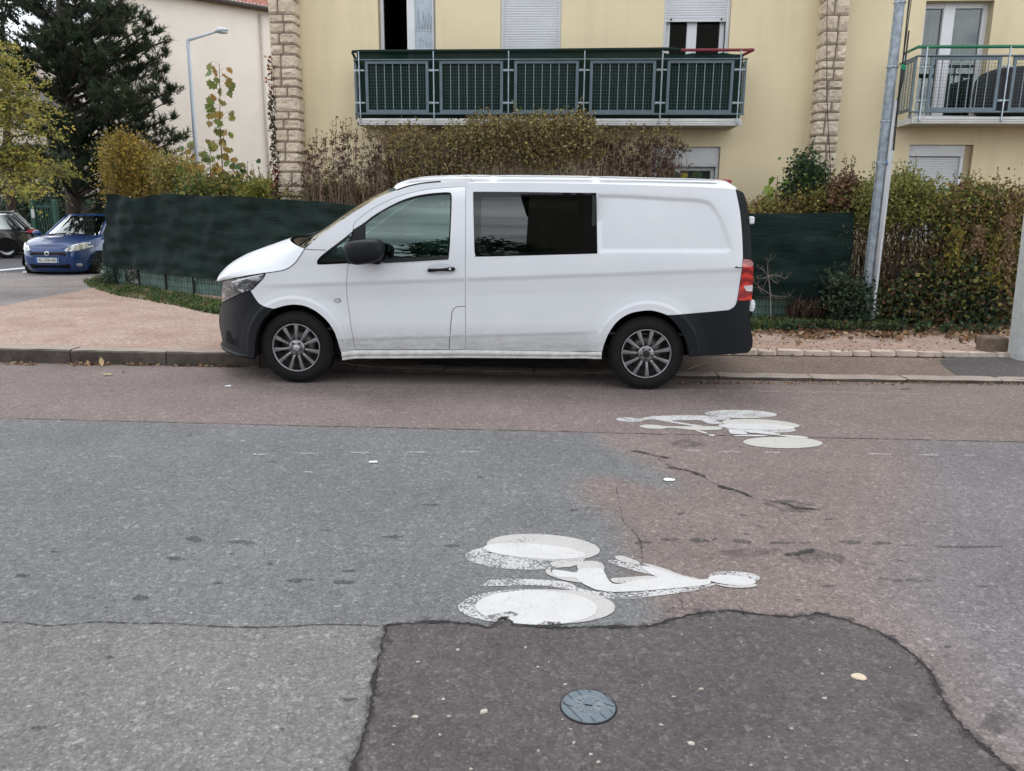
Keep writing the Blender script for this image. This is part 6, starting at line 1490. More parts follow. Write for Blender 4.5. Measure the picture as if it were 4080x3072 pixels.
for s in (-1,1): frontpatch('fog_light',[(s*.62+.04*math.cos(a),.335+.04*math.sin(a)) for a in [2*math.pi*k/16 for k in range(16)]],simple('fog_lens',(.45,.46,.46),.15,.4,var=.3,vscale=60),BC,.02,sub=False)
g=MB()
g.tube([tr((1.12,.50,1.0)),tr((1.09,.05,1.03)),tr((1.0,-.02,1.05))],.016,6); g.build('wiper',P_['trim'],BC); g=MB(); g.tube([tr((1.10,-.05,1.03)),tr((1.04,-.50,1.0))],.016,6); g.build('wiper',P_['trim'],BC)
g=MB(); pth=[]
for k in range(21):
    y=-.76+1.52*k/20; z=.745-.0*abs(y); pth.append(tr((xf(y,z)+.004,y,z)))
g.tube(pth[4:-4],.006,5); g.build('bonnet_seam',P_['gap'],BC)
for s in (-1,1): c=tr((.80,s*.91,1.03)); blob('door_mirror',c.x,c.y,c.z,.09,.08,.065,.8,BLUE,BC)
# black estate
hd_=Vector((-sd_.x,-sd_.y,0)).normalized(); ang=math.atan2(hd_.y,hd_.x)
rear=G(172,1022,0.); rear=Vector((rear.x,rear.y,0))
Mb=Matrix.Translation(rear+hd_*(2.33)+Vector((0,0,0)))@Matrix.Rotation(ang,4,'Z')
KC,tr,xf=carbuild('car','black estate car parked on the side street at the left edge','x',4.66,.9,.96,1.46,.7,1.1,((1.2,.5),(-1.75,-2.15)),BLACKP,dict(pillars=[(1.1,.5,.04)],wheels=(1.4,-1.3),wheel_r=.33)) if False else carbuild('car','black estate car parked on the side street at the left edge',Mb,4.66,.9,.97,1.47,.72,1.15,((1.25,.45),(-1.72,-2.15)),BLACKP,dict(pillars=[(.10,.04),(.22,.05),(.34,.045),(.40,.09)],wheels=(1.35,-1.33),wheel_r=.33,pillar_mat=BLACKP))
for s in (-1,1):
    g=MB(); rows=[]
    for z,dx in ((.84,.0),(.88,-.01),(.93,-.03)): rows.append([tr((-L_,s*y_,z)) for L_,y_ in ((1.98,.88),(2.12+dx,.85),(2.235+dx,.74),(2.29+dx,.58))])
    g.grid(rows); g.build('tail_light',simple('pinkish_red_lens',(.50,.03,.06),.2),KC)
    g=MB(); g.tube([tr((.55,s*.66,1.50)),tr((.3,s*.66,1.535)),tr((-1.5,s*.66,1.52)),tr((-1.75,s*.66,1.47))],.015,6); g.build('roof_rail',simple('satin_roof_rail',(.25,.25,.26),.4,.6),KC)
    g=MB(); g.tube([tr((-.35,s*.91,.82)),tr((-.55,s*.915,.82))],.014,6); g.build('door_handle',BLACKP,KC)
g=MB(); g.add([tr((-1.45,.02,1.51)),tr((-1.62,.02,1.51)),tr((-1.66,0,1.59)),tr((-1.45,-.02,1.51)),tr((-1.62,-.02,1.51))],[(0,1,2),(3,2,4),(0,2,3),(1,4,2)]); g.build('roof_antenna',simple('antenna_grey',(.3,.31,.32),.4),KC)
# ---- green gate and low railing across the street
Yg=30.; gg0=W(128,800,Yg); gg1=W(216,800,Yg); GREENG=simple('dark_green_gate_paint',(.012,.075,.055),.5,var=.1)
GT=thing('gate','dark green metal garden gate between two green posts behind the cars','gate',(gg0.x,Yg,0))
zt_=W(170,808,Yg).z; 
for x in (gg0.x,gg1.x): g=MB(); g.bbox((x-.09,Yg-.09,0),(x+.09,Yg+.09,W(170,796,Yg).z),.02); g.build('gate_post',GREENG,GT)
g=MB(); g.box((gg0.x+.09,Yg-.02,zt_-.18),(gg1.x-.09,Yg+.02,zt_-.11)); g.box((gg0.x+.09,Yg-.02,.2),(gg1.x-.09,Yg+.02,.28))
k=0; x=gg0.x+.15
while x<gg1.x-.1: g.box((x,Yg-.012,.15),(x+.03,Yg+.012,zt_)); x+=.105
g.build('gate_leaf',GREENG,GT); g=MB(); zz=W(138,850,Yg).z; xx=W(138,850,Yg).x; g.bbox((xx-.06,Yg-.12,zz-.18),(xx+.07,Yg-.09,zz+.16),.01); g.build('notice',simple('white_notice',(.55,.56,.55),.6),GT)
# ---- fences with shade cloth
def clothmat():
    m,nt,p,out=newmat('dark_green_shade_cloth'); v=pos(nt)
    n=noise(nt,1.7,6,.65,v); c=ramp(nt,n,[(.3,(.0060,.0140,.0125)),(.7,(.0120,.0265,.0230))])
    wv=noise(nt,1,3,.6,pos(nt,(3,3,60))); c=mixc(nt,1.,c,ramp(nt,wv,[(.3,.62),(.7,1.45)]),'MULTIPLY')
    wv2=noise(nt,1,3,.6,pos(nt,(45,45,2))); c=mixc(nt,1.,c,ramp(nt,wv2,[(.3,.85),(.7,1.15)]),'MULTIPLY')
    nt.links.new(c,p.inputs['Base Color']); p.inputs['Roughness'].default_value=.62; p.inputs['Specular IOR Level'].default_value=.08; bump(nt,p,noise(nt,1,4,.7,pos(nt,(6,6,40))),.5,.01); return m
CLOTH=clothmat()
PANELM,nt,p,out=newmat('pale_green_screen_panel'); v=pos(nt); st=noise(nt,1,4,.6,pos(nt,(90,90,1.5))); c=ramp(nt,st,[(.3,(.10,.21,.18)),(.55,(.22,.36,.31)),(.7,(.40,.52,.47))]); c=mixc(nt,1.,c,ramp(nt,noise(nt,4,5,.6,v),[(.3,.55),(.7,1.1)]),'MULTIPLY'); nt.links.new(c,p.inputs['Base Color']); p.inputs['Roughness'].default_value=.5
DKG=simple('dark_green_fence_wire',(.006,.03,.022),.5)
from mathutils import noise as MN
def fence(name,label,path,topz,clothz,botz,panel_gaps,seed,slack=.03):
    """path: plan points; topz/clothz/botz functions of distance s"""
    P=[Vector((p[0],p[1],0)) for p in path]; D=[0]
    for a,b in zip(P,P[1:]): D.append(D[-1]+(b-a).length)
    def at(s):
        s=max(0,min(D[-1],s))
        for i in range(len(P)-1):
            if s<=D[i+1]+1e-9: t=(s-D[i])/(D[i+1]-D[i]); d=(P[i+1]-P[i]).normalized(); return P[i].lerp(P[i+1],t),Vector((d.y,-d.x,0))
    F=thing(name,label,'fence',(P[0].x,P[0].y,.1)); r=random.Random(seed); L=D[-1]; 
    g=MB(); n=int(L/.045); m=26; rows=[]
    for j in range(m+1):
        t=j/m; row=[]
        for i in range(n+1):
            s_0=(.22+.50*t) if seed==3 else 0; s=s_0+(L-s_0)*i/n; p,nn=at(s); z=clothz(s)+(topz(s)-clothz(s))*t
            w=slack*1.7*(MN.noise(Vector((s*1.1+seed,z*1.6,0)))+.5*MN.noise(Vector((s*3.3+z*2,z*5.+seed,2)))+.25*MN.noise(Vector((s*2,z*14.+seed,5))))+.014*math.sin(z*23+1.2*math.sin(s*2))*(.3+.7*abs(MN.noise(Vector((s*.8,z*2,9)))))
            fold=.05*math.exp(-((t-.16-.04*math.sin(s*1.3))/.035)**2)*max(0,MN.noise(Vector((s*.6,seed,7)))+.3)
            row.append(p+nn*(.085+w+fold)+Vector((0,0,z)))
        rows.append(row)
    g.grid(rows); g.build('shade_cloth',CLOTH,F)
    # lower pale screens
    s=.0; k=0
    while s<L-.2:
        wd=.88+r.uniform(-.06,.1); e=min(L,s+wd-.05)
        if not any(a<(s+e)/2<b for a,b in panel_gaps):
            g=MB(); rows=[[],[]]; q=int((e-s)/.03)
            for i in range(q+1):
                ss=s+(e-s)*i/q; p,nn=at(ss); off=nn*(-.045+.006*math.sin(i*1.6)); rows[0].append(p+off+Vector((0,0,botz(ss)))); rows[1].append(p+off+Vector((0,0,clothz(ss)+.06+.02*math.sin(ss*5))))
            g.grid(rows,smooth=False); g.build('screen_panel',PANELM,F)
        if seed==3 and s<.1: s+=.55
        p,nn=at(s-.02 if s>.1 else s); g=MB(); g.tube([p+nn*-.02+Vector((0,0,botz(s)-.05)),p+nn*-.02+Vector((0,0,topz(s)-.03))],.022,8); g.build('fence_post',DKG,F)
        s+=wd
    # wire mesh: wires in front of the panels
    g=MB(); s=.3 if seed==3 else 0
    while s<L:
        p,nn=at(s); jx=nn*(-.005)+Vector((0,0,0)); g.bar(p+jx+Vector((0,0,botz(s))),p+jx+Vector((r.uniform(-.01,.01),0,clothz(s)+.12)),.006,.006); s+=.052+r.uniform(-.006,.006)
    for zr in (.03,.13,.24,.34):
        q=[]
        for i in range(int(L/.2)+1): p,nn=at(i*.2); q.append(p+nn*-.004+Vector((0,0,botz(i*.2)+zr+r.uniform(-.012,.012))))
        g.tube(q,.0045,4)
    g.build('fence_wire',DKG,F)
    return F,at,L
LF=(FB-Vector((FA.x,FA.y,FB.z))).length
Lf=math.hypot(FB.x-FA.x,FB.y-FA.y)
def ptz(u,v):
    """height of a photo point on the left fence plane and its distance along it"""
    d=ray(u,v); dirf=Vector((FB.x-FA.x,FB.y-FA.y,0)).normalized(); nn=Vector((-dirf.y,dirf.x,0)); t=(Vector((FA.x,FA.y,0)).dot(nn))/Vector((d.x,d.y,0)).dot(nn); P=Vector((0,0,H))+d*t; return (P.x-FA.x)*dirf.x+(P.y-FA.y)*dirf.y,P.z
TL=[ptz(u,v) for u,v in ((412,776),(470,774),(520,780),(560,790),(600,781),(680,774),(760,776),(850,780),(1000,786),(1150,793),(1300,806),(1430,818))]
BL=[ptz(u,v) for u,v in ((408,1060),(500,1068),(600,1080),(700,1092),(800,1103),(900,1117),(1000,1130),(1200,1160),(1400,1185))]
G0=[ptz(u,v) for u,v in ((405,1132),(880,1196),(1200,1250),(1430,1290))]
fence('shade_cloth_fence','long dark green shade cloth fence left of the van, pale green panels below',[(FA.x,FA.y),(FB.x,FB.y)],lambda s:pieces(s,TL)+.008*math.sin(s*3),lambda s:pieces(s,BL)+.01*math.sin(s*5),lambda s:.09,[(-1,.35)],3,.05)
Fe=W(3395,860,11.05)
def rz(v,x=3200): return W(x,v,11.05).z
xr1=Fe.x
fence('shade_cloth_fence','wire fence behind the van with dark green cloth, ending at the galvanised pole',[(FB.x,FB.y),(xr1,11.0)],lambda s:pieces(s,[(0,ptz(1430,818)[1]),(xr1-FB.x-1.2,rz(853)),(xr1-FB.x,rz(844))]),lambda s:rz(1178)-.035*sstep(.0,1,math.sin(s*1.1)),lambda s:.09,[(0,3.2)],8,.035)
g=MB(); # torn edge of the cloth net wires at the far left end
for k in range(5): x=FA.x-.08-k*.07; g.bar((x,FA.y+.05+k*.04,.5),(x,FA.y+.05+k*.04,1.75),.005,.005)
for k in range(9): z=.6+k*.13; g.bar((FA.x-.40,FA.y+.22,z),(FA.x,FA.y+.02,z),.004,.004)
o=g.build('loose_wire_mesh',DKG,origin=(FA.x-.2,FA.y+.1,.1)); tag(o,'bare end of wire mesh in front of the blue car windscreen','wire mesh')
# ================= VEGETATION =================
def npmesh(name,V,T,C,mat,parent=None,origin=None,smooth=False):
    V=np.asarray(V,dtype=np.float32); T=np.asarray(T,dtype=np.int32); me=bpy.data.meshes.new(name)
    me.vertices.add(len(V)); me.vertices.foreach_set('co',V.ravel()); k=T.shape[1]
    me.loops.add(T.size); me.loops.foreach_set('vertex_index',T.ravel()); me.polygons.add(len(T)); me.polygons.foreach_set('loop_start',np.arange(len(T),dtype=np.int32)*k)
    me.materials.append(mat); me.update(calc_edges=True); me.validate()
    if C is not None:
        a=me.color_attributes.new('Col','FLOAT_COLOR','POINT'); a.data.foreach_set('color',np.asarray(C,dtype=np.float32).ravel())
    return link(name,me,parent,origin)
LEAF_T=(np.array([(0,0,0),(.5,.42,.12),(0,1,0),(-.5,.42,.12)],float)*[1,1,1],np.array([(0,1,2),(0,2,3)]))
_m=[(0,0),(.16,.12),(.50,.02),(.46,.24),(.66,.48),(.47,.56),(.40,.82),(.20,.78),(0,1.08),(-.20,.78),(-.40,.82),(-.47,.56),(-.66,.48),(-.46,.24),(-.50,.02),(-.16,.12)]
MAPLE_T=(np.array([(0,.4,.0)]+[(x,y,.28*x*x-.12*(y-.4)**2) for x,y in _m],float),np.array([(0,k+1,(k+1)%16+1) for k in range(16)]))
def tuft_template(n,seed,wd=.05,spread=1.1):
    r=np.random.default_rng(seed); V=[];T=[]
    for k in range(n):
        a=r.uniform(0,6.28); e=r.uniform(.15,spread); d=np.array([math.sin(e)*math.cos(a),math.cos(e),math.sin(e)*math.sin(a)]); s=np.cross(d,r.normal(size=3)); s/=np.linalg.norm(s)
        o=np.array([0,r.uniform(-.5,.35),0]); b=len(V); V+=[o+s*wd,o-s*wd,o+d*r.uniform(.6,1.)]; T.append((b,b+1,b+2))
    return np.array(V),np.array(T)
TUFTS=[tuft_template(26,k,.045) for k in range(4)]
def pick(pal,n,jit=.25,rg=None):
    rg=rg or rng; pal=np.array(pal); c=pal[rg.integers(0,len(pal),n)]; k=rg.uniform(1-jit,1+jit,(n,1)); c=c*k*rg.uniform(.92,1.08,(n,3)); return np.concatenate([c,np.ones((n,1))],1)
def inst(tmpl,P,D,S,C,flat=0.,rg=None,wscale=1.):
    """place a template (y is its long axis) at points P, along D, size S, colours C"""
    rg=rg or rng; V,T=tmpl; N=len(P); D=D/np.linalg.norm(D,axis=1,keepdims=True); R=rg.normal(size=(N,3)); R[:,2]+=flat*2
    Z=R-(R*D).sum(1,keepdims=True)*D; Z/=np.linalg.norm(Z,axis=1,keepdims=True)+1e-9; X=np.cross(D,Z)
    S=S[:,None,None]; VV=P[:,None,:]+S*(V[None,:,0:1]*wscale*X[:,None,:]+V[None,:,1:2]*D[:,None,:]+V[None,:,2:3]*Z[:,None,:])
    k=len(V); TT=T[None]+np.arange(N)[:,None,None]*k; return VV.reshape(-1,3),TT.reshape(-1,3),np.repeat(C,k,axis=0)
def join(parts):
    V=[];T=[];C=[];b=0
    for v,t,c in parts: V.append(v);T.append(t+b);C.append(c);b+=len(v)
    return np.concatenate(V),np.concatenate(T),np.concatenate(C)
class Stems:
    def __init__(s): s.V=[];s.T=[];s.C=[];s.b=0
    def add(s,pts,r0,r1,col=(.05,.035,.025),n=4):
        pts=[np.array(p,float) for p in pts]; m=len(pts); rings=[]
        for i,p in enumerate(pts):
            t=pts[min(i+1,m-1)]-pts[max(i-1,0)]; t/=np.linalg.norm(t)+1e-9; a=np.cross(t,[.3,.9,.31]); a/=np.linalg.norm(a)+1e-9; b=np.cross(t,a); r=r0+(r1-r0)*i/(m-1)
            rings.append([p+r*(a*math.cos(2*math.pi*k/n)+b*math.sin(2*math.pi*k/n)) for k in range(n)])
        for rg_ in rings: s.V+=rg_; s.C+=[(*col,1)]*n
        for i in range(m-1):
            for k in range(n):
                a,b,c,d=s.b+i*n+k,s.b+i*n+(k+1)%n,s.b+(i+1)*n+(k+1)%n,s.b+(i+1)*n+k; s.T+=[(a,b,c),(a,c,d)]
        s.b+=m*n
    def build(s,name,mat,parent): return npmesh(name,s.V,s.T,s.C,mat,parent)
LEAFM=leafmat('leaf_surface',.5,.35); NEEDM=leafmat('needle_surface',.6,.12); BARKM=leafmat('bark_surface',.9,0)
def shrub(name,label,cat,poly,Y0,Y1,n,size,pal,seed,stem_n=0,clump=.14,per=9,up=.5,stemcol=(.06,.042,.03),base_v=None,group=None,stem_len=(.5,1.),sprig=0,wscale=.8,parent=None,dark=None,stem_r=.006,ybulge=0.):
    """a shrub whose outline in the photo is poly, standing between depths Y0 and Y1"""
    r=np.random.default_rng(seed); us=[p[0] for p in poly]; vs=[p[1] for p in poly]; C=[]
    while len(C)<n//per:
        u=r.uniform(min(us),max(us)); v=r.uniform(min(vs),max(vs))
        if inpoly(u,v,poly): 
            Y=r.uniform(Y0,Y1); p=W(u,v,Y); C.append(p)
    C=np.array([tuple(c) for c in C]); zb=.08; cen=np.array([C[:,0].mean(),C[:,1].mean(),zb])
    T=parent or thing(name,label,cat,tuple(cen),group)
    P=np.repeat(C,per,axis=0); P=P+r.normal(size=P.shape)*clump*np.array([1,.7,.8]); P[:,2]=np.maximum(P[:,2],.12)
    D=r.normal(size=P.shape); D[:,2]+=up; 
    pc=pick(pal,len(C),.3,r); Cc=np.repeat(pc,per,axis=0)*np.concatenate([r.uniform(.75,1.3,(len(P),1)).repeat(3,1),np.ones((len(P),1))],1)
    v_,t_,c_=inst(LEAF_T,P,D,size*r.uniform(.6,1.25,len(P)),Cc,0,r,wscale); parts=[(v_,t_,c_)]
    st=Stems()
    if sprig:
        top=sorted(range(len(C)),key=lambda i:-proj(C[i])[1] if False else proj(C[i])[1])[:max(6,len(C)//5)]
        for _ in range(sprig):
            c=C[top[r.integers(0,len(top))]]; h=r.uniform(.12,.38); tip=c+np.array([r.normal()*.06,r.normal()*.04,h]); st.add([c-[0,0,.25],c,tip],.004,.002,stemcol,3)
            m=int(h/.022)+3; q=np.linspace(0,1,m)[:,None]; Pp=c+(tip-c)*q; Dd=r.normal(size=(m,3))*.7+[0,0,.6]; parts.append(inst(LEAF_T,Pp,Dd,size*.75*r.uniform(.7,1.1,m),pick(pal,m,.25,r),0,r,wscale))
    nb=max(1,stem_n//14) ; bases=[]
    x0,x1=C[:,0].min(),C[:,0].max(); 
    for k in range(nb): bases.append(np.array([x0+(x1-x0)*(k+.5+r.normal()*.2)/nb,(Y0+Y1)/2+r.normal()*.08,zb]))
    for k in range(stem_n):
        c=C[r.integers(0,len(C))]; b=min(bases,key=lambda q:abs(q[0]-c[0])+r.uniform(0,.8)); m=b+(c-b)*.5+np.array([(b[0]-c[0])*.25+r.normal()*.09,r.normal()*.08,.06]);
        for _q in range(2): t0=r.uniform(.3,.95); s0=b+(m-b)*t0*2 if t0<.5 else m+(c-m)*(t0*2-1); st.add([s0,s0+r.normal(size=3)*[.13,.08,.10]+[0,0,.05]],.0035,.0015,tuple(np.array(stemcol)*r.uniform(.6,1.2)),3)
        st.add([b+r.normal(size=3)*[.04,.04,0],m,c,c+(c-m)*.15],stem_r,.0025,tuple(np.array(stemcol)*r.uniform(.7,1.4)),4)
    V,TT,CC=join(parts); npmesh('foliage',V,TT,CC,LEAFM,T)
    if st.V: st.build('stems',BARKM,T)
    return T
GOLD=[(.36,.26,.05),(.30,.22,.045),(.42,.31,.08),(.22,.18,.04),(.16,.13,.035)]
OLIVE=[(.27,.26,.075),(.20,.21,.06),(.36,.31,.09),(.17,.15,.055),(.40,.28,.09)]
GREEN=[(.075,.12,.035),(.095,.15,.04),(.05,.085,.028),(.13,.17,.05)]
DGREEN=[(.032,.060,.030),(.050,.085,.045),(.020,.038,.024),(.075,.115,.065)]
BROWN=[(.17,.095,.055),(.11,.065,.042),(.23,.14,.08),(.075,.045,.03)]
YGREEN=[(.20,.22,.04),(.14,.18,.035),(.26,.25,.06),(.09,.12,.03)]
# left: behind the long fence
shrub('shrub','golden autumn shrub with a flat top behind the left end of the fence','shrub',[(425,575),(450,560),(480,555),(540,575),(600,600),(622,640),(640,700),(660,790),(440,790),(430,700),(418,640)],16.0,17.0,9500,.055,GOLD,1,60,.15,9,.5,sprig=70)
shrub('shrub','olive green shrub between the golden shrub and the maple sapling','shrub',[(620,640),(690,640),(740,660),(790,680),(820,790),(650,790),(630,720)],15.2,16.2,7500,.055,OLIVE+[(.26,.2,.05)],2,30,.12,9,sprig=14)
shrub('shrub','dark green low plants under the maple sapling','shrub',[(745,710),(850,730),(960,720),(1000,790),(740,790)],14.0,15.0,3200,.07,GREEN+OLIVE,3,20,.12,8)
shrub('shrub','yellow-green bush against the foot of the left stone pillar','shrub',[(985,745),(1010,735),(1060,730),(1090,745),(1105,800),(985,800)],13.2,13.9,4200,.045,YGREEN+[(.33,.28,.07)],4,20,.08,9,sprig=16)
shrub('hedge','low clipped olive hedge in front of the left stone pillar','hedge',[(1095,758),(1200,752),(1320,748),(1440,752),(1560,765),(1590,860),(1400,850),(1250,820),(1100,800)],12.7,12.95,12000,.040,OLIVE+[(.07,.085,.03),(.12,.10,.035)],5,50,.09,9,sprig=22)
# the tall autumn hedge of dry seed heads in front of the first balcony
def seedhedge(label,poly,Y0,Y1,nst,pal,leaf_n,seed,leafpoly=None,headp=.9):
    r=np.random.default_rng(seed); us=[p[0] for p in poly]; vs=[p[1] for p in poly]; pts=[]
    while len(pts)<nst:
        u=r.uniform(min(us),max(us)); v=min(vs)+(max(vs)-min(vs))*r.beta(1.1,1.6)
        if inpoly(u,v,poly): pts.append((u,v,r.uniform(Y0,Y1)))
    T=thing('hedge',label,'hedge',(W(sum(us)/len(us),700,Y0).x,(Y0+Y1)/2,.1),'tall dry hedge in front of the first balcony'); st=Stems(); parts=[]
    for u,v,Y in pts:
        tip=np.array(tuple(W(u,v,Y))); bx=tip[0]+r.normal()*.10-(.0); nb=round(bx/.28)*.28+r.normal()*.02; b=np.array([nb,(Y0+Y1)/2+r.normal()*.05,.1]); m=b+(tip-b)*.55+np.array([(b[0]-tip[0])*.25+r.normal()*.03,0,0])
        col=tuple(np.array((.26,.19,.145))*r.uniform(.5,1.5)); st.add([b,m,tip],.0065,.0028,col,4)
        for q in range(r.integers(1,4)):
            t0=r.uniform(.72,.97); s0=m+(tip-m)*max(0,(t0-.5)/.5); e=s0+np.array([r.normal()*.09,r.normal()*.05,r.uniform(.05,.2)]); st.add([s0,e],.003,.002,col,3)
            if r.random()<headp:
                k=10; P=e+r.normal(size=(k,3))*.014; parts.append(inst(LEAF_T,P,r.normal(size=(k,3)),.028*r.uniform(.7,1.2,k),pick(pal,k,.3,r),0,r,.9))
        if r.random()<headp: k=12; P=tip+r.normal(size=(k,3))*.018; parts.append(inst(LEAF_T,P,r.normal(size=(k,3)),.030*r.uniform(.7,1.2,k),pick(pal,k,.3,r),0,r,.9))
    if leaf_n:
        lp=leafpoly or poly; us=[p[0] for p in lp]; vs=[p[1] for p in lp]; Cn=[]
        while len(Cn)<leaf_n//8:
            u=r.uniform(min(us),max(us)); v=r.uniform(min(vs),max(vs))
            if inpoly(u,v,lp): Cn.append(tuple(W(u,v,r.uniform(Y0,Y1))))
        nc=len(Cn)
        for _ in range(46):
            u=r.uniform(min(us)+10,max(us)-10); tv=[v for v in range(int(min(vs)),int(max(vs)),6) if inpoly(u,v,lp)]
            if not tv: continue
            Y=r.uniform(Y0,Y1); hh=abs(r.normal())*24+6; a=np.array(tuple(W(u,tv[0]+30,Y))); b=np.array(tuple(W(u+r.normal()*9,tv[0]-hh,Y))); st.add([a,b],.004,.002,(.15,.11,.08),3); m=int(hh/7)+3; Pq=a+(b-a)*np.linspace(.2,1,m)[:,None]+r.normal(size=(m,3))*.015; parts.append(inst(LEAF_T,Pq,r.normal(size=(m,3))+[0,0,.4],.042*r.uniform(.6,1.1,m),pick([(.30,.26,.09),(.22,.20,.07),(.20,.12,.07)],m,.3,r),0,r,.8))
        P=np.repeat(np.array(Cn),8,axis=0); P=P+r.normal(size=P.shape)*.06; Pal=[(.27,.22,.095),(.32,.26,.11),(.21,.18,.08),(.23,.155,.08),(.40,.34,.14),(.15,.12,.055)]; parts.append(inst(LEAF_T,P,r.normal(size=P.shape)+[0,0,.3],.042*r.uniform(.6,1.2,len(P)),pick(Pal,len(P),.3,r),0,r,.8))
    V,TT,CC=join(parts); npmesh('foliage',V,TT,CC,LEAFM,T); st.build('stems',BARKM,T)
SEED=[(.10,.055,.038),(.14,.08,.055),(.075,.042,.032)]
seedhedge('left end of the tall hedge, bare stems tipped with dark dry seed heads',[(1205,610),(1225,570),(1300,550),(1370,535),(1425,520),(1500,525),(1600,560),(1640,800),(1240,800)],11.75,12.25,165,SEED,250,31)
seedhedge('middle left of the tall hedge, dull olive leaves over brown stems',[(1500,560),(1560,545),(1620,500),(1660,505),(1700,560),(1760,520),(1860,500),(1900,800),(1480,800)],11.7,12.25,190,SEED+OLIVE,7000,32,[(1540,580),(1620,500),(1660,505),(1700,570),(1780,530),(1880,500),(1890,720),(1560,740)],.5)
seedhedge('tallest middle part of the tall hedge, densely covered in olive brown leaves',[(1850,500),(1940,460),(2040,470),(2140,455),(2240,470),(2330,460),(2400,520),(2440,560),(2440,800),(1850,800)],11.7,12.25,240,SEED+OLIVE,14500,33,[(1850,505),(1940,462),(2000,480),(2040,470),(2090,490),(2140,455),(2200,480),(2240,465),(2330,462),(2370,510),(2420,560),(2400,620),(2200,655),(1900,650)],.5)
seedhedge('right end of the tall hedge, bare upright stems with brown seed heads',[(2400,560),(2480,540),(2540,500),(2560,560),(2640,530),(2700,560),(2740,590),(2700,640),(2640,800),(2400,800)],11.75,12.25,230,SEED,700,34)
# maple saplings
def sapling(label,pts,Y,nl,size,pal,seed,spread=.16,lo=.15,tmpl=MAPLE_T,name='maple_sapling',cat='sapling',r0=.014):
    r=np.random.default_rng(seed); P=[np.array(tuple(W(u,v,Y))) for u,v in pts]; b=P[0].copy(); b[2]=.08; P=[b]+P; T=thing(name,label,cat,tuple(b)); st=Stems(); st.add(P,r0,.004,(.10,.055,.035),6)
    L=[0]; 
    for a,c in zip(P,P[1:]): L.append(L[-1]+np.linalg.norm(c-a))
    def at(t):
        s=t*L[-1]
        for i in range(len(P)-1):
            if s<=L[i+1]+1e-9: return P[i]+(P[i+1]-P[i])*(s-L[i])/(L[i+1]-L[i])
        return P[-1]
    pos_=[];dirs=[]
    for k in range(nl):
        t=lo+(1-lo)*(k+.5)/nl; p=at(min(1,t)); a=r.uniform(0,6.28) if k%2 else (0 if r.random()<.5 else 3.14)+r.normal()*.5; d=np.array([math.cos(a),math.sin(a)*.6,.35]); e=p+d*spread*r.uniform(.5,1.1); st.add([p,e],.0028,.0018,(.14,.07,.04),3); pos_.append(e); dirs.append(np.array([math.cos(a)*.6,math.sin(a)*.4-.2,-.75+r.normal()*.25]))
    pos_=np.array(pos_); dirs=np.array(dirs); v,t,c=inst(tmpl,pos_,dirs,size*r.uniform(.7,1.15,len(pos_)),pick(pal,len(pos_),.2,r),0,r); npmesh('leaves',v,t,c,LEAFM,T); st.build('stem',BARKM,T); return T
sapling('tallest maple sapling, its upright shoot of green and yellow leaves against the cream wall',[(893,780),(885,650),(877,500),(876,370),(874,255)],14.6,66,.155,[(.14,.18,.05),(.22,.22,.05),(.30,.22,.06),(.30,.25,.09),(.16,.20,.06),(.33,.20,.05)],41,.19,.34)
sapling('second maple sapling with lobed green leaves left of the tall one',[(790,770),(775,700),(770,640),(765,580)],14.8,30,.15,[(.08,.14,.04),(.11,.17,.045),(.17,.19,.05)],42,.30,.3)
sapling('bushy yellow-brown maple shoots around the foot of the tall sapling',[(850,780),(840,700),(835,620),(850,560)],14.5,38,.15,[(.33,.22,.05),(.25,.18,.05),(.36,.27,.08),(.16,.14,.05)],43,.38,.25)
sapling('orange-tinged maple shoots right of the tall sapling',[(915,790),(925,720),(930,660)],14.4,28,.14,[(.36,.22,.04),(.28,.20,.05),(.20,.18,.05)],44,.32,.3)
sapling('slender dark green sapling near the left stone pillar',[(985,790),(986,720),(985,640)],14.2,18,.11,[(.06,.11,.04),(.08,.13,.045)],45,.20,.4)
# climber on the pillar's left edge
r_=np.random.default_rng(50); st=Stems(); parts=[]; CL=thing('climbing_plant','thin creeper with red and brown leaves climbing the left edge of the stone pillar','climber',(XL-.04,YW-.3,.1))
for k in range(4): st.add([np.array([XL-.05+.02*k+.02*math.sin(z*5+k),YW-.31,z]) for z in np.linspace(.1,3.9,26)],.006,.003,(.03,.02,.018),4)
for z in np.arange(.6,3.95,.010):
    u=proj((XL,YW-.3,z)); pal=[(.05,.035,.025),(.06,.03,.025)] if z<2.0 else ([(.18,.03,.025),(.12,.03,.02)] if z<2.35 else ([(.10,.12,.04),(.09,.06,.03),(.07,.05,.03)] if z<3.4 else [(.30,.14,.07),(.22,.10,.05)]))
    m=2 if z<3.3 else 1; P=np.array([[XL-.045,YW-.32,z]]*m)+r_.normal(size=(m,3))*[.028,.02,.01]; parts.append(inst(LEAF_T,P,r_.normal(size=(m,3))-[0,0,.8],.055*r_.uniform(.6,1.1,m),pick(pal,m,.25,r_),0,r_,1.))
V,TT,CC=join(parts); npmesh('foliage',V,TT,CC,LEAFM,CL); st.build('stems',BARKM,CL)
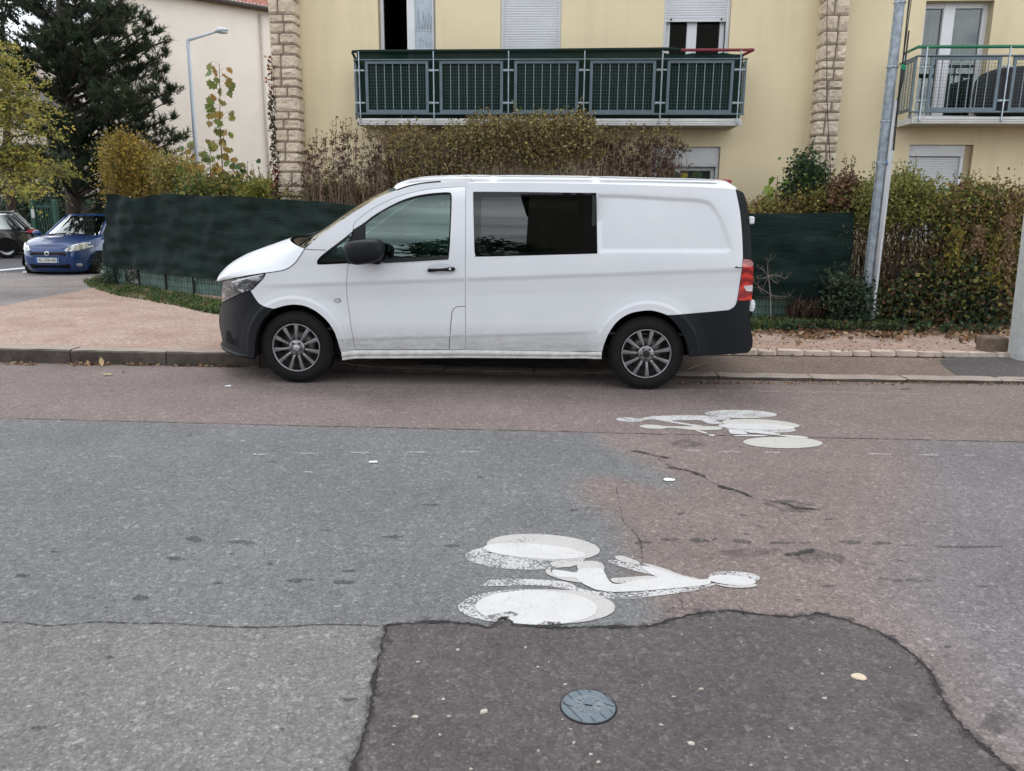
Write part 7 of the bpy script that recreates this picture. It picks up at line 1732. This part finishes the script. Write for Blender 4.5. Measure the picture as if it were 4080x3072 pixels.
# ---- right: behind and beside the second fence
shrub('shrub','low olive and brown shrub showing above the right fence','shrub',[(2990,830),(3060,810),(3150,800),(3230,770),(3330,760),(3400,800),(3400,870),(2990,880)],11.3,12.2,9000,.045,OLIVE+BROWN[:1]+[(.16,.12,.04)],61,40,.10,9,sprig=24)
shrub('shrub','dark green ivy-like shrub in front of the right stone pillar','shrub',[(3165,720),(3180,630),(3215,620),(3240,660),(3275,700),(3290,760),(3260,850),(3140,850),(3130,780)],11.6,12.3,3600,.060,DGREEN+GREEN[:2],62,24,.09,8,sprig=8)
sapling('small maple sapling with bright yellow-green leaves above the right fence',[(3085,860),(3095,780),(3098,700)],11.7,16,.13,[(.16,.26,.04),(.22,.28,.05),(.12,.2,.04)],63,.10,.45)
sapling('pale green sapling shoots at the left end of the right hedge',[(3005,850),(3015,805)],11.7,14,.11,[(.14,.18,.07),(.18,.20,.09)],64,.25,.5)
sapling('yellow leaved young maple showing above the van roof',[(2700,760),(2705,690)],11.8,10,.14,[(.42,.40,.04),(.36,.36,.05)],65,.16,.6); sapling('dark green sapling above the van roof beside the yellow one',[(2750,760),(2770,680)],11.9,12,.13,[(.05,.10,.05),(.07,.13,.07)],66,.20,.6)
shrub('shrub','reddish brown withered clump just left of the galvanised pole','shrub',[(3330,780),(3345,735),(3390,710),(3400,740),(3410,780),(3390,820),(3330,820)],11.1,11.8,1500,.055,BROWN+[(.17,.09,.05)],67,20,.08,8,up=-.3,sprig=8)
shrub('shrub','yellow-green domed shrub with bare twiggy stems beneath, behind the galvanised pole','shrub',[(3390,830),(3420,760),(3480,740),(3540,735),(3600,710),(3640,720),(3700,745),(3740,790),(3730,850),(3660,890),(3560,880),(3470,900),(3400,890)],10.95,11.9,14000,.042,[(.27,.28,.075),(.21,.225,.06),(.33,.31,.10),(.15,.165,.05)],68,130,.10,9,sprig=30,stemcol=(.13,.10,.075),stem_r=.008)
shrub('shrub','brown leaved tangle of twigs low between the pole and the right shrubs','shrub',[(3400,900),(3520,880),(3700,880),(3800,960),(3780,1150),(3640,1260),(3450,1260),(3390,1100)],10.9,11.7,2000,.045,BROWN+OLIVE[:2],69,140,.13,6,stemcol=(.12,.09,.07),stem_r=.007)
shrub('shrub','dark evergreen undergrowth with glossy leaves at the foot of the right hedge','shrub',[(3480,1190),(3560,1150),(3650,1110),(3740,1040),(3860,1040),(3980,1120),(3990,1290),(3500,1295)],10.75,11.5,12500,.060,DGREEN+OLIVE[:2]+BROWN[:2]+[(.10,.13,.06)],70,60,.12,9)
shrub('shrub','tall mixed shrub with upright shoots at the right end of the hedge','shrub',[(3740,850),(3770,780),(3830,760),(3870,730),(3890,770),(3960,790),(3990,850),(3990,1100),(3860,1120),(3740,1060)],10.9,11.8,14000,.050,OLIVE+GREEN[:2]+BROWN[:1],71,80,.12,9,sprig=34)
shrub('shrub','brown and green shrub partly behind the concrete post','shrub',[(3950,780),(4000,740),(4080,760),(4300,760),(4300,1280),(3960,1280),(3900,1100)],10.9,11.8,15000,.050,BROWN[:3]+OLIVE+[(.17,.11,.05)],72,70,.13,9,sprig=16)
shrub('shrub','small rose bush with grey-green leaves at the end of the cloth fence','shrub',[(3300,1100),(3360,1110),(3440,1130),(3470,1190),(3480,1290),(3360,1295),(3310,1230)],10.55,10.95,2600,.055,[(.035,.065,.035),(.06,.09,.05),(.10,.13,.08),(.02,.035,.02)],73,50,.08,7,sprig=6)
# hanging creeper strands
def strands(label,starts,Y,pal,seed,n=8):
    r=np.random.default_rng(seed); T=thing('creeper',label,'creeper',tuple(W(starts[0][0],starts[0][1],Y))); st=Stems(); parts=[]
    for (u0,v0,u1,v1) in starts:
        for k in range(n):
            a=np.array(tuple(W(u0+r.normal()*18,v0+r.normal()*10,Y-r.uniform(0,.15)))); b=np.array(tuple(W(u1+r.normal()*22,v1+r.normal()*25,Y-r.uniform(.0,.2)))); q=[a+(b-a)*t+np.array([.03*math.sin(9*t+k),0,0]) for t in np.linspace(0,1,8)]; st.add(q,.004,.002,(.16,.10,.05),3)
            m=26; t=r.uniform(0,1,m)[:,None]; P=a+(b-a)*t+r.normal(size=(m,3))*.02; parts.append(inst(LEAF_T,P,r.normal(size=(m,3))*.5-[0,0,1.],.05*r.uniform(.6,1.3,m),pick(pal,m,.25,r),0,r,.55))
    V,TT,CC=join(parts); npmesh('foliage',V,TT,CC,LEAFM,T); st.build('stems',BARKM,T)
strands('yellow-green creeper hanging down over the right hedge',[(3815,890,3800,1060),(3960,930,3950,1150)],10.8,[(.34,.30,.05),(.28,.26,.05),(.20,.20,.05)],81,6)
strands('pale brown creeper strands hanging over the right hedge',[(3900,900,3890,1010),(4030,860,4010,1080)],10.8,[(.26,.17,.09),(.20,.12,.07),(.30,.22,.12)],82,8)
# dry weed with umbels in front of the right fence, dry grass clump
def weed(label,base,tips,Y,seed):
    r=np.random.default_rng(seed); st=Stems(); b=np.array(tuple(W(*base,Y))); T=thing('dry_weed',label,'weed',tuple(b)); parts=[]; fork=[np.array(tuple(W(u,v,Y))) for u,v in ((3070,1175),(3062,1100))]
    st.add([b,fork[0],fork[1]],.008,.005,(.30,.26,.22),5)
    for (u,v,fi) in tips:
        e=np.array(tuple(W(u,v,Y+r.normal()*.05))); m=(fork[fi]+e)/2+r.normal(size=3)*.02; st.add([fork[fi],m,e],.004,.002,(.28,.24,.20),4)
        for k in range(5): q=e+r.normal(size=3)*.035+[0,0,.02]; st.add([e,q],.0018,.0012,(.25,.21,.17),3); parts.append(inst(LEAF_T,q+r.normal(size=(4,3))*.006,r.normal(size=(4,3)),np.full(4,.014),pick([(.14,.10,.07),(.22,.18,.14)],4,.2,r),0,r))
    V,TT,CC=join(parts); npmesh('seed_heads',V,TT,CC,LEAFM,T); st.build('stem',BARKM,T)
weed('bare dead weed with dry umbels standing before the right fence',(3072,1290),[(3030,1068,1),(3060,1045,1),(3018,1110,1),(3110,1100,1),(3128,1112,1),(3075,1098,1),(3005,1125,0),(3020,1145,0),(3115,1190,0),(3145,1180,0),(3030,1160,1),(3100,1130,1)],10.75,91)
def grassclump(name,label,kind,poly,Y0,Y1,n,hgt,pal,seed,droop=.5,cat='grass',z0=.1,wd=.010):
    r=np.random.default_rng(seed); us=[p[0] for p in poly]; vs=[p[1] for p in poly]; P=[]
    while len(P)<n:
        u=r.uniform(min(us),max(us)); v=r.uniform(min(vs),max(vs))
        if inpoly(u,v,poly): P.append(tuple(G(u,v,z0)) if Y0 is None else (W(u,v,Y0).x,r.uniform(Y0,Y1),z0))
    P=np.array(P); N=len(P); a=r.uniform(0,6.28,N); dd=np.stack([np.cos(a),np.sin(a),np.zeros(N)],1); h=hgt*r.uniform(.5,1.2,N)[:,None]; up=np.array([[0,0,1.]]); s=np.stack([-np.sin(a),np.cos(a),np.zeros(N)],1)*wd*r.uniform(.6,1.3,(N,1))
    lean=r.uniform(.1,1.,(N,1))*droop; m=P+up*h*.6+dd*h*lean*.35; e=P+up*h*(1-lean*.35)+dd*h*lean
    V=np.stack([P-s*.6,P+s*.6,m+s,m-s,e],1).reshape(-1,3); T=np.array([(0,1,2),(0,2,3),(3,2,4)])[None]+np.arange(N)[:,None,None]*5; C=np.repeat(pick(pal,N,.3,r),5,axis=0)
    o=npmesh(name,V,T.reshape(-1,3),C,LEAFM,None,tuple(P[0])); tag(o,label,cat,kind=kind) if kind else tag(o,label,cat); return o
GRP=[(.10,.17,.04),(.07,.13,.035),(.14,.19,.06),(.05,.09,.03),(.18,.17,.08)]
grassclump('dry_grass_clump','withered brown grass clump in front of the right fence',None,[(3150,1283),(3270,1283),(3270,1300),(3150,1300)],None,None,330,.46,[(.12,.085,.06),(.20,.15,.10),(.06,.045,.035)],92,1.3)
grassclump('grass','green grass and weeds along the foot of the left fence','stuff',[(330,1125),(400,1105),(470,1135),(560,1150),(700,1175),(880,1205),(1000,1230),(1000,1290),(880,1262),(760,1240),(600,1210),(480,1190),(380,1160)],None,None,6000,.10,GRP+[(.14,.10,.05)],93,.9,wd=.008)
grassclump('grass','grass and weeds along the foot of the right fence','stuff',[(2990,1285),(3400,1278),(3600,1282),(3600,1315),(2990,1318)],None,None,3600,.14,GRP+[(.03,.05,.02)],94,.8,wd=.008)
def groundleaves(name,label,poly,n,size,pal,seed,z0=.1,h=.10):
    r=np.random.default_rng(seed); us=[p[0] for p in poly]; vs=[p[1] for p in poly]; P=[]
    while len(P)<n:
        u=r.uniform(min(us),max(us)); v=r.uniform(min(vs),max(vs))
        if inpoly(u,v,poly) and MN.noise(Vector((u*.02,v*.05,seed)))>-.02: p=G(u,v,z0); P.append((p.x,p.y,z0+r.uniform(0,h)))
    P=np.array(P); v,t,c=inst(LEAF_T,P,r.normal(size=P.shape)+[0,0,.3],size*r.uniform(.5,1.2,len(P)),pick(pal,len(P),.3,r),.5,r,.9); o=npmesh(name,v,t,c,LEAFM,None,tuple(P[0])); tag(o,label,'weeds',kind='stuff')
groundleaves('ground_cover','broad leaved weeds creeping out from the left fence',[(340,1135),(420,1100),(560,1150),(700,1180),(880,1215),(960,1250),(960,1292),(880,1268),(760,1240),(600,1208),(470,1185)],5200,.045,[(.05,.10,.03),(.08,.14,.04),(.03,.06,.02),(.13,.15,.05)],95)
groundleaves('ground_cover','dark ivy leaves and weeds under the right hedge',[(2990,1288),(3300,1280),(3600,1285),(3960,1295),(3980,1330),(3500,1325),(2990,1322)],5200,.05,DGREEN+GREEN[:1]+BROWN[:1],96)
# ivy on the left fence end
shrub('ivy','dark ivy spilling over the bottom of the left end of the fence','ivy',[(405,1060),(440,1040),(480,1080),(530,1090),(540,1150),(470,1150),(410,1130)],FA.y-.35,FA.y-.02,900,.05,DGREEN+[(.05,.07,.03)],97,10,.06,6)
# ---- pine
def pine():
    r=np.random.default_rng(5); Y=21.5; T=thing('pine_tree','big dark pine with layered shaggy branches left of the street lamp','tree',tuple(W(300,835,Y)*1)); 
    tr_=[(302,900),(300,800),(292,700),(283,600),(272,500),(262,400),(254,300),(248,180),(243,60),(240,-120),(238,-320)]; TP=[np.array(tuple(W(u,v,Y))) for u,v in tr_]; TP[0][2]=0
    st=Stems(); rad=[.27,.25,.235,.22,.20,.185,.165,.14,.115,.08,.04]
    for i in range(len(TP)-1): st.add([TP[i],TP[i+1]],rad[i],rad[i+1],(.045,.034,.028),10)
    def trunk(z):
        for a,b in zip(TP,TP[1:]):
            if z<=b[2]: return a+(b-a)*((z-a[2])/(b[2]-a[2]))
        return TP[-1]
    tips=[(490,15),(512,45),(560,62),(603,95),(600,125),(560,185),(650,165),(655,215),(598,262),(655,278),(640,325),(697,352),(675,400),(620,440),(690,468),(684,520),(640,560),(712,548),(690,605),(620,640),(560,600),(600,690),(470,740),(540,700),(430,770),(400,640),
          (420,120),(450,200),(500,280),(520,350),(480,420),(520,480),(440,540),(520,560),(380,300),(350,180),(400,40),(330,420),(360,500),(450,650),(560,520),(580,360),(470,-60),(560,-100),(380,-120),(300,-150),(520,-40),(430,-10),
          (120,160),(150,230),(110,300),(170,340),(60,300),(20,200),(180,60),(120,20),(60,0),(200,-60),(20,-40),(150,120),(250,110),(200,200),(150,420),(190,520),(100,480),(210,640),(140,600),(60,580),(200,730),(300,120),(310,-30),(260,-80),(100,-100),(20,90),(220,330),(235,450),(330,620),(360,720),(240,700),(0,380),(40,440),(0,260),(0,150),(350,560),(390,440),(420,360)]
    P=[];D=[]
    for k in range(len(tips)+46):
        if k<len(tips): u,v=tips[k]; dy=r.normal()*.9
        else: u=r.uniform(120,560); v=r.uniform(-150,640); dy=r.choice([-1,1])*r.uniform(.8,2.6)
        if u<95 and 15<v<135: continue
        e=np.array(tuple(W(u,v,Y+dy))); b=trunk(max(1.2,e[2]-.25-.25*abs(e[0]-trunk(e[2])[0]))); m=b+(e-b)*.55+[0,0,-.10]; q=[b,b+(m-b)*.5+[0,0,.02],m,m+(e-m)*.55,e]; st.add(q,.05,.012,(.045,.034,.028),5)
        Ln=np.linalg.norm(e-b); nbr=int(5+Ln*5.5)
        for j in range(nbr):
            t=1-(r.random()**1.5)*.72; s=b+(e-b)*t+[0,0,-.10*math.sin(math.pi*t)]; a=r.uniform(0,6.28); ll=r.uniform(.18,.62)*(1.15-.6*t); dd=np.array([math.cos(a),math.sin(a),r.uniform(-.05,.55)])+.7*(e-b)/Ln; dd/=np.linalg.norm(dd); tip=s+dd*ll; st.add([s,tip],.009,.004,(.05,.038,.03),3)
            nt_=max(2,int(ll/.085))
            for i in range(nt_): P.append(s+(tip-s)*((i+1)/nt_)+r.normal(size=3)*.035); D.append(dd*.8+[0,0,.75]+r.normal(size=3)*.25)
    P=np.array(P);D=np.array(D); parts=[]; C=pick([(.018,.036,.018),(.030,.055,.024),(.046,.075,.032),(.015,.028,.017),(.046,.050,.028)],len(P),.3,r)
    for k in range(4): s=np.arange(len(P))%4==k; parts.append(inst(TUFTS[k],P[s],D[s],.19*r.uniform(.75,1.25,s.sum()),C[s],0,r))
    V,TT,CC=join(parts); npmesh('crown',V,TT,CC,NEEDM,T); st.build('trunk',BARKM,T)
pine()
# yellow tree at the left edge
def broadtree(name,label,trunkpts,Y,limbs,nleaf,size,pal,seed,rtr=.12,twig=.45,droop=.35,per=13,tmpl=LEAF_T,wscale=.55):
    r=np.random.default_rng(seed); TP=[np.array(tuple(W(u,v,Y))) for u,v in trunkpts]; TP[0][2]=0; T=thing(name,label,'tree',tuple(TP[0])); st=Stems(); 
    for i in range(len(TP)-1): st.add([TP[i],TP[i+1]],rtr*(1-.8*i/len(TP)),rtr*(1-.8*(i+1)/len(TP)),(.05,.038,.03),8)
    tw=[]
    for (u,v) in limbs:
        e=np.array(tuple(W(u,v,Y+r.normal()*.7))); b=min(TP[1:],key=lambda q:abs(q[2]-(e[2]-.4))+r.uniform(0,.4)); m=b+(e-b)*.55+[0,0,.25]; st.add([b,m,e],.035,.008,(.06,.045,.035),5); tw.append((b,m,e))
    P=[];D=[]; nt_=nleaf//per
    for k in range(nt_):
        b,m,e=tw[r.integers(0,len(tw))]; t=1-r.random()**1.4*.75; s=(b+(m-b)*2*t if t<.5 else m+(e-m)*(2*t-1)); a=r.uniform(0,6.28); d=np.array([math.cos(a),math.sin(a),r.normal()*.35-droop*.4]); ll=twig*r.uniform(.4,1.1); tip=s+d*ll; tip[2]-=droop*ll*.4
        if k%2==0: st.add([s,(s+tip)/2+[0,0,.03],tip],.005,.002,(.08,.06,.04),3)
        q=r.uniform(.15,1.05,per)[:,None]; P.append(s+(tip-s)*q+r.normal(size=(per,3))*.025); D.append(r.normal(size=(per,3))*.6+d*.5-[0,0,.2])
    P=np.concatenate(P);D=np.concatenate(D); pc=np.repeat(pick(pal,nt_,.25,r),per,axis=0); v,t,c=inst(tmpl,P,D,size*r.uniform(.6,1.2,len(P)),pc,0,r,wscale); npmesh('crown',v,t,c,LEAFM,T); st.build('trunk',BARKM,T); return T
YEL=[(.34,.33,.075),(.27,.28,.07),(.18,.20,.06),(.40,.36,.09),(.12,.13,.045),(.48,.40,.09)]
broadtree('tree','yellow-green autumn tree reaching in from the left edge',[(-120,1000),(-110,700),(-100,500),(-90,300),(-80,150)],14.,[(20,175),(50,240),(90,300),(150,350),(165,375),(200,425),(130,440),(60,400),(100,520),(200,520),(150,600),(60,600),(200,660),(288,690),(250,665),(130,700),(90,650),(20,500),(10,330),(30,700),(190,760),(120,770),(60,760),(0,600),(0,420),(170,480),(80,350)],12500,.062,YEL,6,.13,.42,.35)
# dark tops filling the upper left, beyond
broadtree('tree','dark leafy tree behind the pine at the top left corner','' and None or [(40,900),(30,600),(20,300),(10,100)],27.,[(0,250),(40,200),(70,260),(10,0),(60,-60),(110,-40),(20,60),(-40,120),(30,330),(100,330),(90,200),(130,270),(-30,10),(0,160)],4200,.13,[(.02,.04,.022),(.03,.055,.028),(.015,.03,.018)],7,.16,.9,.3)
for u,l in ((28,'thin dark leaning tree trunk nearest the left edge, beyond the black car'),(112,'thin dark tree trunk behind the green gate')):
    broadtree('tree',l,[(u+8,900),(u,800),(u-8,730),(u-4,640)],33.,[(u-40,690),(u+45,680),(u,640),(u+60,730),(u-60,740)],1500,.14,[(.02,.035,.015),(.04,.05,.02),(.10,.09,.03)],int(u),.16,.8,.5)
shrub('hedge','dark clipped hedge behind the gate across the side street','hedge',[(-60,830),(0,820),(55,790),(120,780),(240,782),(330,790),(345,870),(345,960),(-60,960)],31.,32.5,9500,.12,DGREEN+[(.03,.05,.025)],98,10,.22,9)
shrub('hedge','dark leafy hedge right of the pine trunk across the street','hedge',[(325,810),(370,800),(420,805),(440,830),(440,960),(325,960)],26.,27.,3400,.10,DGREEN+[(.05,.08,.04)],99,8,.15,9)

# ---- what stands across the street behind the camera (seen only in the windows' reflections)
RB_=thing('house','rendered house with four chimneys standing across the road behind the camera','house',(4,-26,0))
g=MB(); g.box((-1.6,-36,-.1),(13,-26,19.4)); g.build('wall',simple('grey_brown_render',(.10,.09,.08),.9),RB_)
g=MB(); g.add([(-2.1,-25.5,19.3),(13.5,-25.5,19.3),(13.5,-31,21.0),(-2.1,-31,21.0),(-2.1,-36.5,19.3),(13.5,-36.5,19.3)],[(0,1,2,3),(3,2,5,4),(0,3,4),(1,5,2)]); rf_=g.build('roof',simple('dark_roof',(.06,.045,.04),.85),RB_)
for x in (.3,1.1,2.0,3.2): g=MB(); g.box((x,-29.5,19.5),(x+.45,-29.,22.2)); g.build('chimney',simple('chimney_brick',(.08,.05,.04),.9),rf_)
for k,(x,y,h) in enumerate(((-3.4,-20,8.0),(-14,-27,8.),(-24,-26,7.))):
    r=np.random.default_rng(200+k); T=thing('tree','dark tree across the road behind the camera, %s from the house'%('nearest','second nearest','farthest')[k],'tree',(x,y,0)); st=Stems(); st.add([(x,y,0),(x,y,h*.7)],.2,.08,(.05,.04,.03),6)
    P=r.normal(size=(420,3)); P/=np.linalg.norm(P,axis=1,keepdims=True); P=P*r.uniform(.45,1.,(420,1))**.5*np.array([h*.42,h*.42,h*.36])+[x,y,h*.66]; P=np.repeat(P,6,axis=0)+r.normal(size=(2520,3))*.25; v,t,c=inst(LEAF_T,P,r.normal(size=P.shape),.42*r.uniform(.6,1.2,len(P)),pick(DGREEN,len(P),.3,r),0,r,.8); npmesh('crown',v,t,c,LEAFM,T); st.build('trunk',BARKM,T)
g=MB(); g.box((-60,-33,-.1),(-8,-30,4.6)); o=g.build('garden_wall',simple('grey_far_wall',(.16,.15,.14),.9),origin=(-30,-31,0)); tag(o,'long grey wall across the road behind the camera','wall')
